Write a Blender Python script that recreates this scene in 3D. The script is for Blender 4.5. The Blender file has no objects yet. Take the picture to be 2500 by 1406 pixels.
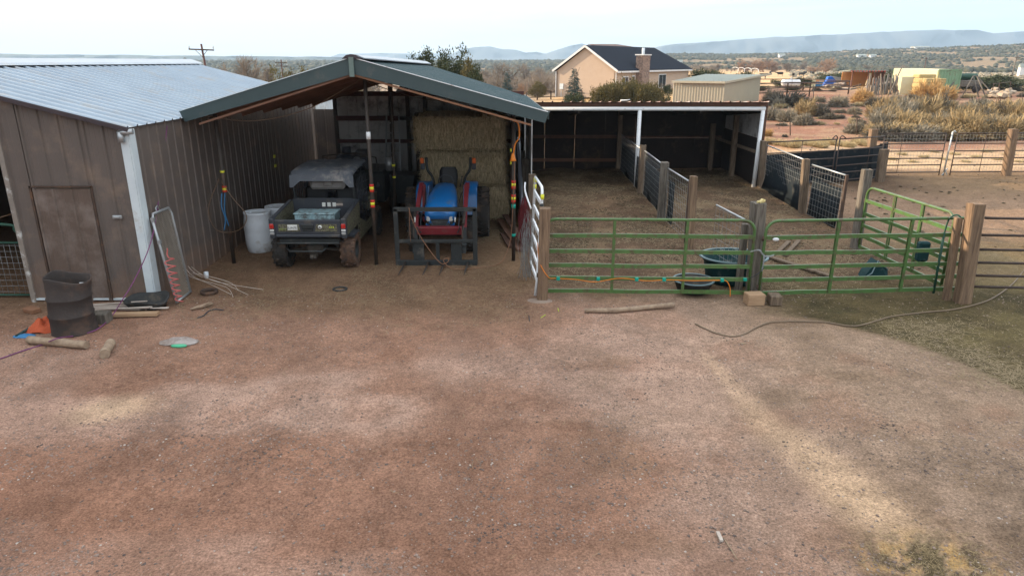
import bpy, math, random
import numpy as np
from mathutils import Vector, Matrix, Euler
R = math.radians
random.seed(7); rng = np.random.default_rng(11)
scene = bpy.context.scene
COL = scene.collection
V = Vector
# ------------------------------------------------------------------ camera
CAMZ = 3.95; PITCH = R(18.12); FPX = 1690.0
cd = bpy.data.cameras.new('camera'); cam = bpy.data.objects.new('camera', cd); COL.objects.link(cam)
cam.location = (0, 0, CAMZ); cam.rotation_euler = (R(90) - PITCH, 0, 0)
cd.sensor_width = 36; cd.lens = 36 * FPX / 2500; cd.clip_start = .1; cd.clip_end = 20000
scene.camera = cam
cP, sP = math.cos(PITCH), math.sin(PITCH)
def ray(px, py):            # direction with y == 1
    dn = cP * (py - 703) + sP * FPX; fw = cP * FPX - sP * (py - 703)
    return (px - 1250) / fw, -dn / fw
def D(px, py, Y):
    a, b = ray(px, py); return V((a * Y, Y, CAMZ + b * Y))
def G(px, py, z=0.0):
    a, b = ray(px, py); Y = (z - CAMZ) / b; return V((a * Y, Y, z))
def XZ(px, z, Y):           # x for a pixel column at distance Y (centre rows)
    return ray(px, 150)[0] * Y
# ------------------------------------------------------------------ noise
def _h(i, j, s):
    n = (i.astype(np.int64) * 374761393 + j.astype(np.int64) * 668265263 + s * 974711) & 0x7fffffff
    n = ((n ^ (n >> 13)) * 1274126177) & 0x7fffffff
    return ((n ^ (n >> 16)) & 0xffff) / 65535.0
def vn(x, y, s=0):
    xi = np.floor(x); yi = np.floor(y); fx = x - xi; fy = y - yi
    fx = fx * fx * (3 - 2 * fx); fy = fy * fy * (3 - 2 * fy)
    a = _h(xi, yi, s); b = _h(xi + 1, yi, s); c = _h(xi, yi + 1, s); d = _h(xi + 1, yi + 1, s)
    return (a * (1 - fx) + b * fx) * (1 - fy) + (c * (1 - fx) + d * fx) * fy
def fbm(x, y, o=4, s=0):
    t = 0; a = .5
    for k in range(o):
        t = t + a * vn(x, y, s + k); x = x * 2.03 + 17.1; y = y * 2.03 + 5.3; a *= .5
    return t / (1 - .5 ** o)
def ss(a, b, x):
    t = np.clip((x - a) / (b - a), 0, 1); return t * t * (3 - 2 * t)
def H(x, y):
    x = np.asarray(x, float); y = np.asarray(y, float)
    r = np.hypot(x, y); az = np.degrees(np.arctan2(x, y))
    z = .6 * ss(26, 78, y) * ss(0, 15, x)
    z = z - 6 * ss(55, 260, r) * (1 - ss(5, 13, az))
    z = z - 1.5 * ss(90, 400, r) * ss(5, 13, az)
    top = np.interp(az, [-180, -60, -36, 0, 7, 12, 18, 24, 30, 37, 60, 180], [6, 6, 7, 7, 8, 11.5, 13, 15, 18.5, 24, 24, 6])
    z = z + top * ss(430, 1050, r) * (.75 + .5 * fbm(x / 170, y / 170, 3, 5))
    z = z + ss(300, 700, r) * 7 * (fbm(x / 70, y / 70, 4, 8) - .5) * ss(6, 14, az)
    wild = ss(25.5, 31, y + np.maximum(0, 0)) * (1 - ss(120, 200, r))
    z = z + wild * (.55 * (fbm(x / 7, y / 7, 4, 2) - .5)) * ss(3, 12, x)
    z = z + .05 * (fbm(x / 2.2, y / 2.2, 3, 3) - .5) * (1 - wild) * (1 - ss(40, 60, r))
    # trampled bedding piled up inside the stalls and pens
    pen = ss(.6, 1.4, x) * (1 - ss(8.5, 12, x)) * ss(13.5, 19, y) * (1 - ss(26, 28, y))
    z = z + pen * (.10 + .10 * (fbm(x / .9, y / .9, 3, 9) - .3))
    return z
def Hz(x, y): return float(H(np.array([x]), np.array([y]))[0])
def GT(px, py):
    z = 0
    for _ in range(8):
        p = G(px, py, z); z = .5 * z + .5 * Hz(p.x, p.y)
    return V((p.x, p.y, Hz(p.x, p.y)))
# ------------------------------------------------------------------ materials
def nd(nt, t, **kw):
    n = nt.nodes.new(t)
    for k, v in kw.items(): setattr(n, k, v)
    return n
def mat(name, c, c2=None, rough=.75, metal=0.0, scale=4.0, bump=0.0, bscale=60.0, stretch=(1, 1, 1), spec=.35, dirt=None, dirtamt=.5, dscale=1.6, dlow=0.0, contrast=.25, basedust=0.0):
    m = bpy.data.materials.new(name); m.use_nodes = True; nt = m.node_tree; b = nt.nodes['Principled BSDF']; L = nt.links
    tc = nd(nt, 'ShaderNodeTexCoord'); mp = nd(nt, 'ShaderNodeMapping'); mp.inputs['Scale'].default_value = stretch
    L.new(tc.outputs['Object'], mp.inputs[0])
    n = nd(nt, 'ShaderNodeTexNoise'); n.inputs['Scale'].default_value = scale; n.inputs['Detail'].default_value = 6; n.inputs['Roughness'].default_value = .65
    L.new(mp.outputs[0], n.inputs['Vector'])
    r = nd(nt, 'ShaderNodeMapRange'); r.inputs[1].default_value = .5 - contrast; r.inputs[2].default_value = .5 + contrast
    L.new(n.outputs[0], r.inputs[0])
    mx = nd(nt, 'ShaderNodeMix', data_type='RGBA')
    c2 = c2 or tuple(v * .72 for v in c)
    mx.inputs[6].default_value = (*c2, 1); mx.inputs[7].default_value = (*c, 1); L.new(r.outputs[0], mx.inputs[0])
    out = mx.outputs[2]
    if dirt:
        n2 = nd(nt, 'ShaderNodeTexNoise'); n2.inputs['Scale'].default_value = dscale; n2.inputs['Detail'].default_value = 8; n2.inputs['Roughness'].default_value = .7
        L.new(tc.outputs['Object'], n2.inputs['Vector'])
        r2 = nd(nt, 'ShaderNodeMapRange'); r2.inputs[1].default_value = .62 - .3 * dirtamt; r2.inputs[2].default_value = .75 - .2 * dirtamt
        L.new(n2.outputs[0], r2.inputs[0]); m2 = nd(nt, 'ShaderNodeMix', data_type='RGBA')
        L.new(r2.outputs[0], m2.inputs[0]); L.new(out, m2.inputs[6]); m2.inputs[7].default_value = (*dirt, 1); out = m2.outputs[2]
    if basedust:            # mud splashed up from the ground
        sxyz = nd(nt, 'ShaderNodeSeparateXYZ'); L.new(tc.outputs['Object'], sxyz.inputs[0]); n4 = nd(nt, 'ShaderNodeTexNoise'); n4.inputs['Scale'].default_value = 3.5; n4.inputs['Detail'].default_value = 9; L.new(tc.outputs['Object'], n4.inputs['Vector'])
        ma = nd(nt, 'ShaderNodeMath', operation='MULTIPLY_ADD'); L.new(n4.outputs[0], ma.inputs[0]); ma.inputs[1].default_value = -1.3; L.new(sxyz.outputs['Z'], ma.inputs[2])
        r5 = nd(nt, 'ShaderNodeMapRange'); r5.inputs[1].default_value = -.75; r5.inputs[2].default_value = -.05; r5.inputs[3].default_value = basedust; r5.inputs[4].default_value = 0; L.new(ma.outputs[0], r5.inputs[0])
        m5 = nd(nt, 'ShaderNodeMix', data_type='RGBA'); L.new(r5.outputs[0], m5.inputs[0]); L.new(out, m5.inputs[6]); m5.inputs[7].default_value = (.21, .13, .09, 1); out = m5.outputs[2]
    L.new(out, b.inputs['Base Color'])
    b.inputs['Roughness'].default_value = rough; b.inputs['Metallic'].default_value = metal
    b.inputs['Specular IOR Level'].default_value = spec
    if bump:
        n3 = nd(nt, 'ShaderNodeTexNoise'); n3.inputs['Scale'].default_value = bscale; n3.inputs['Detail'].default_value = 4
        L.new(mp.outputs[0], n3.inputs['Vector'])
        bp = nd(nt, 'ShaderNodeBump'); bp.inputs['Strength'].default_value = bump; bp.inputs['Distance'].default_value = .02
        L.new(n3.outputs[0], bp.inputs['Height']); L.new(bp.outputs[0], b.inputs['Normal'])
    return m
DUST = (.26, .17, .12)
M = dict(
    brownmetal=mat('brown_painted_metal', (.128, .104, .091), (.110, .088, .077), rough=.5, scale=2, dirt=(.19, .14, .11), dirtamt=.35, spec=.4, basedust=.8),
    galv=mat('galvanised_roof', (.33, .39, .45), (.26, .31, .37), rough=.38, metal=.75, scale=1.2, dirt=(.33, .33, .33), dirtamt=.3),
    palegalv=mat('pale_metal_trim', (.62, .68, .70), (.52, .58, .62), rough=.5, metal=.1, scale=3, dirt=(.4, .38, .34), dirtamt=.2),
    greenroof=mat('green_painted_roof', (.045, .085, .095), (.035, .07, .08), rough=.42, scale=1.5, dirt=(.09, .11, .11), dirtamt=.35),
    greenfascia=mat('green_fascia', (.05, .075, .078), (.04, .062, .066), rough=.45, scale=2, dirt=(.10, .10, .09), dirtamt=.2),
    ridge=mat('dark_ridge_metal', (.06, .045, .05), rough=.5),
    white=mat('white_paint', (.78, .79, .80), (.66, .68, .70), rough=.5, scale=6, dirt=(.28, .16, .10), dirtamt=.12, dscale=7),
    whiteplastic=mat('white_plastic', (.62, .66, .70), (.55, .58, .62), rough=.45, scale=3, dirt=(.30, .24, .19), dirtamt=.3, dscale=3),
    decking=mat('reddish_roof_boards', (.19, .095, .06), (.12, .06, .04), rough=.85, scale=3, stretch=(1, 6, 1)),
    orangewood=mat('orange_pine_edge', (.25, .125, .07), (.17, .08, .045), rough=.8, scale=5, stretch=(1, 1, 6)),
    graypanel=mat('grey_panel_metal', (.52, .51, .50), (.44, .43, .42), rough=.5, scale=1.5, dirt=(.13, .12, .11), dirtamt=.4),
    redpaint=mat('dull_red_steel', (.10, .035, .03), (.06, .025, .02), rough=.7, scale=6),
    blackpipe=mat('black_pipe', (.035, .03, .028), (.055, .04, .03), rough=.6, scale=8, dirt=(.12, .07, .05), dirtamt=.2),
    oldwood=mat('weathered_wood', (.22, .16, .11), (.08, .055, .038), rough=.9, scale=3.5, stretch=(9, 9, .7), bump=.7, bscale=12, contrast=.16),
    greywood=mat('grey_weathered_wood', (.20, .175, .145), (.065, .052, .042), rough=.9, scale=3.5, stretch=(9, 9, .7), bump=.7, bscale=12, contrast=.16),
    newwood=mat('tan_wood_post', (.28, .185, .115), (.085, .052, .034), rough=.85, scale=3, stretch=(8, 8, .6), bump=.6, bscale=12, contrast=.2),
    lumber=mat('sawn_lumber', (.42, .28, .17), (.28, .17, .10), rough=.85, scale=4, stretch=(1, 6, 6)),
    log=mat('peeled_log', (.40, .30, .21), (.17, .11, .075), rough=.9, scale=9, bump=.5, bscale=20),
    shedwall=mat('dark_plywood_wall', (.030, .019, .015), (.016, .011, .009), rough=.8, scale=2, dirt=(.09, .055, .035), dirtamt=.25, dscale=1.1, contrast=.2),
    rustwood=mat('rust_brown_board', (.12, .06, .04), (.06, .03, .022), rough=.85, scale=4),
    rust=mat('rusted_steel', (.10, .062, .045), (.055, .04, .033), rough=.8, metal=.2, scale=5, bump=.3, bscale=30, dirt=(.17, .09, .05), dirtamt=.3, dscale=4),
    burnt=mat('burnt_rusty_drum', (.062, .048, .042), (.038, .031, .029), rough=.8, metal=.1, scale=3, bump=.35, bscale=25, dirt=(.11, .065, .045), dirtamt=.35, dscale=3),
    green=mat('green_gate_paint', (.078, .160, .044), (.055, .118, .036), rough=.36, scale=7, dirt=(.085, .060, .036), dirtamt=.45, dscale=11, spec=.5),
    darkgreen=mat('dark_green_paint', (.02, .075, .05), rough=.5),
    railpipe=mat('brown_panel_pipe', (.040, .030, .027), (.07, .045, .035), rough=.55, scale=9),
    galvpipe=mat('galvanised_pipe', (.42, .44, .45), (.33, .34, .35), rough=.4, metal=.6, scale=8),
    wire=mat('galvanised_wire', (.30, .31, .31), (.20, .195, .19), rough=.5, metal=.4),
    rubber=mat('black_rubber', (.022, .024, .026), (.035, .034, .032), rough=.75, scale=6, dirt=(.08, .065, .05), dirtamt=.35, dscale=4),
    belt=mat('dark_rubber_belting', (.010, .016, .021), (.007, .010, .013), rough=.85, spec=.15, scale=2.5, dirt=(.05, .045, .038), dirtamt=.25, dscale=2.4),
    tyre=mat('tyre_rubber', (.024, .023, .022), (.04, .034, .03), rough=.85, scale=7, dirt=(.10, .065, .045), dirtamt=.4, dscale=5),
    muddytyre=mat('muddy_tyre_rubber', (.15, .085, .055), (.04, .03, .026), rough=.9, scale=9, contrast=.16),
    blue=mat('blue_tractor_paint', (.010, .15, .42), (.009, .12, .36), rough=.3, scale=3, dirt=(.09, .13, .22), dirtamt=.3, dscale=4, spec=.5),
    marron=mat('maroon_loader_paint', (.22, .025, .032), (.15, .018, .024), rough=.5, scale=5, dirt=(.12, .07, .06), dirtamt=.25, dscale=5),
    blacksteel=mat('black_painted_steel', (.028, .032, .032), (.018, .02, .021), rough=.5, scale=7, dirt=(.09, .08, .07), dirtamt=.2, dscale=5),
    blackplastic=mat('black_plastic', (.030, .034, .044), (.04, .044, .052), rough=.5, scale=5, dirt=(.10, .085, .07), dirtamt=.3, dscale=3),
    blackseat=mat('black_vinyl', (.008, .008, .010), rough=.45, spec=.3),
    camo=mat('camouflage_panel', (.13, .125, .075), (.04, .035, .025), rough=.6, scale=26, contrast=.07, dirt=(.22, .19, .15), dirtamt=.35, dscale=30),
    utvroof=mat('dusty_grey_roof', (.115, .125, .145), (.08, .09, .105), rough=.7, scale=3, dirt=(.28, .26, .24), dirtamt=.35, dscale=3),
    toolbox=mat('worn_pale_blue_steel', (.40, .55, .58), (.28, .42, .46), rough=.45, metal=.3, scale=5, dirt=(.09, .065, .05), dirtamt=.5, dscale=7),
    redlens=mat('red_lens', (.45, .02, .015), rough=.2, spec=.6), clearlens=mat('clear_lens', (.6, .6, .58), rough=.15, spec=.6),
    orangelens=mat('orange_lens', (.65, .12, .02), rough=.3), glassm=mat('dusty_window', (.12, .12, .12), rough=.15, spec=.6),
    hay=mat('hay', (.68, .55, .35), (.27, .215, .13), rough=.95, scale=5, stretch=(6, 6, 1), bump=1, bscale=12, contrast=.13),
    haybright=mat('golden_hay', (.50, .38, .17), (.32, .24, .11), rough=.95, scale=4, stretch=(4, 4, 1), bump=.8, bscale=30),
    straw=mat('straw_blades', (.36, .275, .165), (.22, .165, .095), rough=.9, scale=.9),
    twig=mat('dry_stick', (.36, .27, .18), (.20, .14, .09), rough=.9, scale=20),
    yellow=mat('yellow_tape', (.80, .78, .05), rough=.5), red=mat('red_tape', (.62, .035, .02), rough=.5),
    teal=mat('green_tape', (.0, .32, .24), rough=.5), bluerope=mat('blue_rope', (.05, .20, .40), rough=.8),
    orange=mat('orange_cord', (.75, .22, .02), rough=.5), purple=mat('purple_rope', (.20, .055, .16), rough=.6),
    pinkhose=mat('pink_coiled_hose', (.62, .14, .13), rough=.35), net=mat('orange_netting', (.50, .095, .035), rough=.8, scale=40),
    hose=mat('beige_garden_hose', (.21, .15, .10), (.14, .10, .065), rough=.6), hosebrown=mat('brown_garden_hose', (.16, .10, .06), rough=.6),
    tub=mat('dark_green_tub', (.008, .042, .045), (.006, .03, .034), rough=.7, spec=.2, scale=3, dirt=(.12, .13, .12), dirtamt=.25, dscale=3), tubrim=mat('scuffed_tub_rim', (.16, .24, .26), rough=.5),
    tarpgrey=mat('grey_tarp', (.17, .19, .22), (.11, .12, .14), rough=.8, scale=6, bump=.8, bscale=8), twine=mat('maroon_twine', (.15, .02, .025), rough=.9),
    stucco=mat('peach_stucco', (.46, .355, .275), (.42, .32, .245), rough=.95, scale=2), shingle=mat('charcoal_shingles', (.012, .016, .026), (.020, .024, .034), rough=.95, spec=.1, scale=6, stretch=(1, 1, 5)),
    trimwhite=mat('white_trim', (.75, .75, .75), rough=.6), stone=mat('chimney_stone', (.33, .23, .18), (.14, .10, .085), rough=.95, scale=5, bump=.6, bscale=8, contrast=.1),
    glass=mat('window_glass', (.05, .06, .07), rough=.08, spec=.8), brownroof=mat('brown_shingles', (.13, .08, .07), rough=.9),
    tanmetal=mat('tan_shed_metal', (.42, .37, .27), (.37, .33, .25), rough=.6, scale=1), tanroof=mat('pale_green_grey_roof', (.30, .32, .28), (.27, .29, .26), rough=.55, metal=.2, scale=1),
    creamcont=mat('cream_container_paint', (.60, .56, .38), (.52, .48, .32), rough=.6, scale=1.5), greencont=mat('faded_green_container_paint', (.21, .34, .21), (.17, .28, .17), rough=.65, scale=1.5, dirt=(.16, .12, .08), dirtamt=.25, dscale=1.5),
    shedred=mat('redbrown_boards', (.20, .09, .055), (.13, .06, .04), rough=.85, scale=2), plyorange=mat('orange_plywood', (.55, .25, .08), (.42, .18, .06), rough=.85, scale=2),
    tank=mat('white_tank_paint', (.78, .79, .82), rough=.4), bluetarp=mat('blue_tarp', (.01, .12, .55), rough=.6, scale=4), debris=mat('mixed_scrap', (.36, .30, .26), (.07, .06, .055), rough=.85, scale=3, contrast=.1),
    rock=mat('rubble_rock', (.44, .36, .27), (.26, .20, .15), rough=.95, scale=3), redbarrel=mat('red_plastic', (.62, .05, .03), rough=.5),
    juniper=mat('juniper_foliage', (.060, .068, .024), (.028, .040, .018), rough=.95, scale=3), junipery=mat('yellow_juniper_foliage', (.17, .13, .045), (.06, .058, .024), rough=.95, scale=2.5),
    spruce=mat('blue_spruce_needles', (.045, .085, .080), (.028, .055, .055), rough=.95, scale=3), bark=mat('tree_bark', (.16, .12, .09), (.09, .07, .05), rough=.95, scale=8),
    baretwig=mat('bare_branches', (.26, .21, .16), (.17, .135, .11), rough=.95, scale=.3), redtwig=mat('warm_bare_branches', (.38, .24, .15), (.24, .16, .11), rough=.95, scale=.3),
    sage=mat('sagebrush', (.30, .26, .19), (.16, .14, .11), rough=.95, scale=3), rabbit=mat('golden_rabbitbrush', (.39, .285, .145), (.21, .155, .085), rough=.95, scale=3),
    orangebrush=mat('orange_brush', (.50, .32, .13), (.32, .19, .08), rough=.95, scale=3), darkbrush=mat('dark_grey_brush', (.15, .13, .10), (.08, .07, .055), rough=.95, scale=3),
    tumble=mat('pale_dry_grass', (.52, .42, .24), (.32, .25, .14), rough=.95, scale=1), scrub=mat('hillside_scrub', (.075, .075, .048), (.05, .052, .038), rough=.95, scale=.02),
    cowhide=mat('black_cow_hide', (.02, .018, .017), rough=.8), concrete=mat('concrete', (.30, .23, .18), (.20, .14, .11), rough=.95, scale=5, bump=.4),
    bag=mat('clear_plastic_bag', (.5, .5, .5), rough=.15), greenplastic=mat('green_plastic', (.08, .45, .25), rough=.4), lime=mat('lime_grass', (.45, .55, .05), rough=.8),
    manure=mat('dried_manure', (.11, .078, .045), (.065, .047, .028), rough=.95, scale=3, bump=.5), pebble=mat('pebbles', (.30, .22, .18), (.10, .075, .065), rough=.9, scale=1.7, contrast=.12),
    palepebble=mat('pale_pebbles', (.52, .46, .40), (.34, .27, .23), rough=.9, scale=2), plate=mat('plate_white', (.7, .7, .66), rough=.4), ink=mat('dark_ink', (.03, .04, .08), rough=.5),
    yellowink=mat('yellow_lettering', (.6, .7, .06), rough=.5), mesa=None)
# ------------------------------------------------------------------ mesh builder
class MB:
    def __init__(s): s.v = []; s.f = []; s.sm = []
    def add(s, vs, fs, smooth=False):
        o = len(s.v); s.v += [tuple(p) for p in vs]; s.f += [tuple(i + o for i in f) for f in fs]; s.sm += [smooth] * len(fs); return s
    def box(s, c, sz, rot=None, bev=0.0):
        hx, hy, hz = (k / 2 for k in sz)
        P = [(-hx, -hy, -hz), (hx, -hy, -hz), (hx, hy, -hz), (-hx, hy, -hz), (-hx, -hy, hz), (hx, -hy, hz), (hx, hy, hz), (-hx, hy, hz)]
        if bev > 0:
            b = min(bev, hx * .9, hy * .9, hz * .9); vs = []; 
            for p in P:
                sx, sy, sz_ = [1 if q > 0 else -1 for q in p]
                vs += [(p[0] - sx * b, p[1] - sy * b, p[2]), (p[0] - sx * b, p[1], p[2] - sz_ * b), (p[0], p[1] - sy * b, p[2] - sz_ * b)]
            fs = [(0, 9, 6, 3), (12, 15, 18, 21), (1, 4, 16, 13), (7, 10, 22, 19), (5, 8, 20, 17), (11, 2, 14, 23)]
            E = [(0, 1), (1, 2), (2, 3), (3, 0), (4, 5), (5, 6), (6, 7), (7, 4), (0, 4), (1, 5), (2, 6), (3, 7)]
            for a, b2 in E:
                d = [i for i in range(3) if P[a][i] != P[b2][i]][0]
                # the two slots whose inset axes include d keep faces adjacent along the edge
                sl = {0: (0, 1), 1: (0, 2), 2: (1, 2)}[d]
                fs.append((a * 3 + sl[0], b2 * 3 + sl[0], b2 * 3 + sl[1], a * 3 + sl[1]))
            for a in range(8): fs.append((a * 3, a * 3 + 1, a * 3 + 2))
            P = vs
        else:
            fs = [(0, 3, 2, 1), (4, 5, 6, 7), (0, 1, 5, 4), (2, 3, 7, 6), (1, 2, 6, 5), (3, 0, 4, 7)]
        Mx = rot if isinstance(rot, Matrix) else (Euler(rot).to_matrix() if rot else Matrix.Identity(3))
        c = V(c); return s.add([Mx @ V(p) + c for p in P], fs)
    def bar(s, a, b, w=.05, h=None, up=V((0, 0, 1)), bev=0.0):
        a = V(a); b = V(b); h = h or w; d = (b - a); L = d.length; d.normalize()
        if abs(d.dot(up)) > .98: up = V((0, 1, 0))
        x = d.cross(up).normalized(); z = x.cross(d).normalized()
        Mx = Matrix((x, d, z)).transposed()
        return s.box((a + b) / 2, (w, L, h), Mx, bev)
    def tube(s, pts, r, n=8, caps=True, closed=False):
        pts = [V(p) for p in pts]; N = len(pts); rs = r if isinstance(r, (list, tuple)) else [r] * N
        vs = []; t0 = None; x = None
        for i, p in enumerate(pts):
            if closed: t = pts[(i + 1) % N] - pts[i - 1]
            else: t = pts[min(i + 1, N - 1)] - pts[max(i - 1, 0)]
            if t.length < 1e-9: t = V((0, 0, 1))
            t.normalize()
            if x is None:
                u = V((0, 0, 1)) if abs(t.z) < .9 else V((0, 1, 0)); x = t.cross(u).normalized()
            else: x = (x - t * x.dot(t)).normalized()
            y = t.cross(x)
            vs += [p + (x * math.cos(2 * math.pi * k / n) + y * math.sin(2 * math.pi * k / n)) * rs[i] for k in range(n)]
        fs = []
        for i in range(N if closed else N - 1):
            j = (i + 1) % N
            fs += [(i * n + k, i * n + (k + 1) % n, j * n + (k + 1) % n, j * n + k) for k in range(n)]
        s.add(vs, fs, True)
        if caps and not closed:
            o = len(s.v) - len(vs); s.f.append(tuple(o + k for k in range(n))[::-1]); s.f.append(tuple(o + (N - 1) * n + k for k in range(n))); s.sm += [False, False]
        return s
    def cyl(s, a, b, r, r2=None, n=12): return s.tube([a, b], [r, r if r2 is None else r2], n)
    def lathe(s, prof, o=(0, 0, 0), axis='z', n=24, sx=1, sy=1):
        o = V(o); vs = []
        for (r, h) in prof:
            for k in range(n):
                a = 2 * math.pi * k / n; c, d = math.cos(a) * r * sx, math.sin(a) * r * sy
                vs.append(o + (V((c, d, h)) if axis == 'z' else V((h, c, d)) if axis == 'x' else V((c, h, d))))
        fs = [(i * n + k, i * n + (k + 1) % n, (i + 1) * n + (k + 1) % n, (i + 1) * n + k) for i in range(len(prof) - 1) for k in range(n)]
        return s.add(vs, fs, True)
    def quad(s, *p): return s.add(p, [tuple(range(len(p)))])
    def prism(s, poly, ext):      # planar polygon (list of V) extruded by a vector
        poly = [V(p) for p in poly]; e = V(ext); n = len(poly)
        return s.add(poly + [p + e for p in poly], [tuple(range(n)), tuple(range(n, 2 * n))[::-1]] + [(i, i + n, (i + 1) % n + n, (i + 1) % n) for i in range(n)])
    def ribbed(s, a, b, c, d, pitch=.3, rw=.05, rh=.02, t=.004, flip=False, minor=True):
        """sheet a-b (across the ribs) , d-c the far edge; ribs run a->d"""
        a, b, c, d = map(V, (a, b, c, d)); W = ((b - a).length + (c - d).length) / 2; nrm = (b - a).cross(d - a).normalized()
        if flip: nrm = -nrm
        us = [(0, 0)]; k = 0
        while k * pitch < W:
            x = k * pitch
            for q, h in ((0, 0), (rw * .3, rh), (rw * .7, rh), (rw, 0)):
                if 0 < x + q < W: us.append((x + q, h))
            if minor:
                for mfr in (.36, .64):
                    for q, h in ((-.012, 0), (0, rh * .18), (.012, 0)):
                        if 0 < x + pitch * mfr + q < W: us.append((x + pitch * mfr + q, h))
            k += 1
        us.append((W, 0)); vs = []
        for x, h in us:
            u = x / W; vs += [a.lerp(b, u) + nrm * h, d.lerp(c, u) + nrm * h, a.lerp(b, u) + nrm * (h - t), d.lerp(c, u) + nrm * (h - t)]
        fs = []
        for i in range(len(us) - 1):
            o = i * 4; p = o + 4
            fs += [(o, p, p + 1, o + 1), (o + 2, o + 3, p + 3, p + 2), (o, o + 2, p + 2, p), (o + 1, p + 1, p + 3, o + 3)]
        return s.add(vs, fs)
    def build(s, name, m, parent=None, kind=None):
        me = bpy.data.meshes.new(name); o0 = V((0, 0, 0))
        if parent is not None:
            q = parent
            while q.parent is not None: q = q.parent
            if q.get('_w'): o0 = q.location.copy()
        me.from_pydata([tuple(V(p) - o0) for p in s.v], [], s.f); me.validate(); me.update()
        if len(me.polygons) == len(s.sm): me.polygons.foreach_set('use_smooth', s.sm)
        me.materials.append(m); ob = bpy.data.objects.new(name, me); COL.objects.link(ob)
        if parent is not None: ob.parent = parent
        if kind: ob['kind'] = kind
        return ob
def tag(o, label, cat, group=None):
    o['label'] = label; o['category'] = cat
    if group: o['group'] = group
    return o
def thing(name, label, cat, loc, rz=0, group=None, world=True):
    o = bpy.data.objects.new(name, None); COL.objects.link(o); o.location = loc; o.rotation_euler = (0, 0, rz); o.empty_display_size = .2
    if world: o['_w'] = 1
    return tag(o, label, cat, group)
def arrmesh(name, verts, faces, m, kind=None, smooth=False, mats=None, mi=None):
    verts = np.asarray(verts, np.float32); faces = np.asarray(faces, np.int32); k = faces.shape[1]
    me = bpy.data.meshes.new(name); me.vertices.add(len(verts)); me.vertices.foreach_set('co', verts.ravel())
    me.loops.add(faces.size); me.loops.foreach_set('vertex_index', faces.ravel()); me.polygons.add(len(faces))
    me.polygons.foreach_set('loop_start', np.arange(0, faces.size, k, dtype=np.int32)); me.polygons.foreach_set('loop_total', np.full(len(faces), k, np.int32))
    me.update(calc_edges=True)
    if smooth: me.polygons.foreach_set('use_smooth', np.ones(len(faces), bool))
    if m: me.materials.append(m)
    ob = bpy.data.objects.new(name, me); COL.objects.link(ob)
    if kind: ob['kind'] = kind
    return ob
def single(mb, name, m, label, cat, group=None):      # a thing that is one mesh, origin at its base
    xs = np.array(mb.v); c = V(((xs[:, 0].min() + xs[:, 0].max()) / 2, (xs[:, 1].min() + xs[:, 1].max()) / 2, xs[:, 2].min()))
    mb.v = [tuple(V(p) - c) for p in mb.v]; o = mb.build(name, m); o.location = c
    return tag(o, label, cat, group)
def dup(root, loc=None, rz=None, label=None, group=None, scale=None):
    r = root.copy(); COL.objects.link(r)
    if loc is not None: r.location = loc
    if rz is not None: r.rotation_euler = (0, 0, rz)
    if scale is not None: r.scale = scale if hasattr(scale, '__len__') else (scale,) * 3
    if label: r['label'] = label
    if group: r['group'] = group
    for ch in list(root.children):
        c = ch.copy(); COL.objects.link(c); c.parent = r
        for g in ch.children: d = g.copy(); COL.objects.link(d); d.parent = c
    return r
def text_mb(s, size, centre, ext=.002, rot=(R(90), 0, 0)):
    cu = bpy.data.curves.new('lettering', 'FONT'); cu.body = s; cu.size = size; cu.align_x = 'CENTER'; cu.align_y = 'CENTER'; cu.extrude = ext
    o = bpy.data.objects.new('lettering', cu); COL.objects.link(o); dg = bpy.context.evaluated_depsgraph_get(); me = o.evaluated_get(dg).to_mesh()
    E = Euler(rot).to_matrix(); mb = MB(); mb.add([E @ v.co + V(centre) for v in me.vertices], [tuple(p.vertices) for p in me.polygons])
    o.evaluated_get(dg).to_mesh_clear(); bpy.data.objects.remove(o); bpy.data.curves.remove(cu); return mb
def smooth_path(pts, n=8):
    pts = [V(p) for p in pts]; out = []
    for i in range(len(pts) - 1):
        p0 = pts[max(i - 1, 0)]; p1 = pts[i]; p2 = pts[i + 1]; p3 = pts[min(i + 2, len(pts) - 1)]
        for k in range(n):
            t = k / n; out.append(.5 * ((2 * p1) + (p2 - p0) * t + (2 * p0 - 5 * p1 + 4 * p2 - p3) * t * t + (3 * p1 - p0 - 3 * p2 + p3) * t ** 3))
    return out + [pts[-1]]
# ------------------------------------------------------------------ sky, sun
SUN_AZ, SUN_EL = -72.0, 16.0            # degrees, azimuth from +Y towards +X
w = bpy.data.worlds.new('World'); scene.world = w; w.use_nodes = True; nt = w.node_tree; L = nt.links
bg = nt.nodes['Background']
sky = nd(nt, 'ShaderNodeTexSky'); sky.sky_type = 'NISHITA'; sky.sun_disc = False; sky.sun_elevation = R(SUN_EL); sky.sun_rotation = R(SUN_AZ)
sky.air_density = 1.0; sky.dust_density = 1.5; sky.ozone_density = 1.5; sky.altitude = 1700
tc = nd(nt, 'ShaderNodeTexCoord')
mp = nd(nt, 'ShaderNodeMapping'); mp.inputs['Scale'].default_value = (1.0, 1.0, 15.0); mp.inputs['Location'].default_value = (3.1, 1.3, .4)
L.new(tc.outputs['Generated'], mp.inputs[0])
n1 = nd(nt, 'ShaderNodeTexNoise'); n1.inputs['Scale'].default_value = 2.6; n1.inputs['Detail'].default_value = 7; n1.inputs['Roughness'].default_value = .62; n1.inputs['Distortion'].default_value = .5
L.new(mp.outputs[0], n1.inputs['Vector'])
dt = nd(nt, 'ShaderNodeVectorMath', operation='DOT_PRODUCT'); L.new(tc.outputs['Generated'], dt.inputs[0])
dt.inputs[1].default_value = (math.sin(R(-20)), math.cos(R(-20)), .1)
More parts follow.
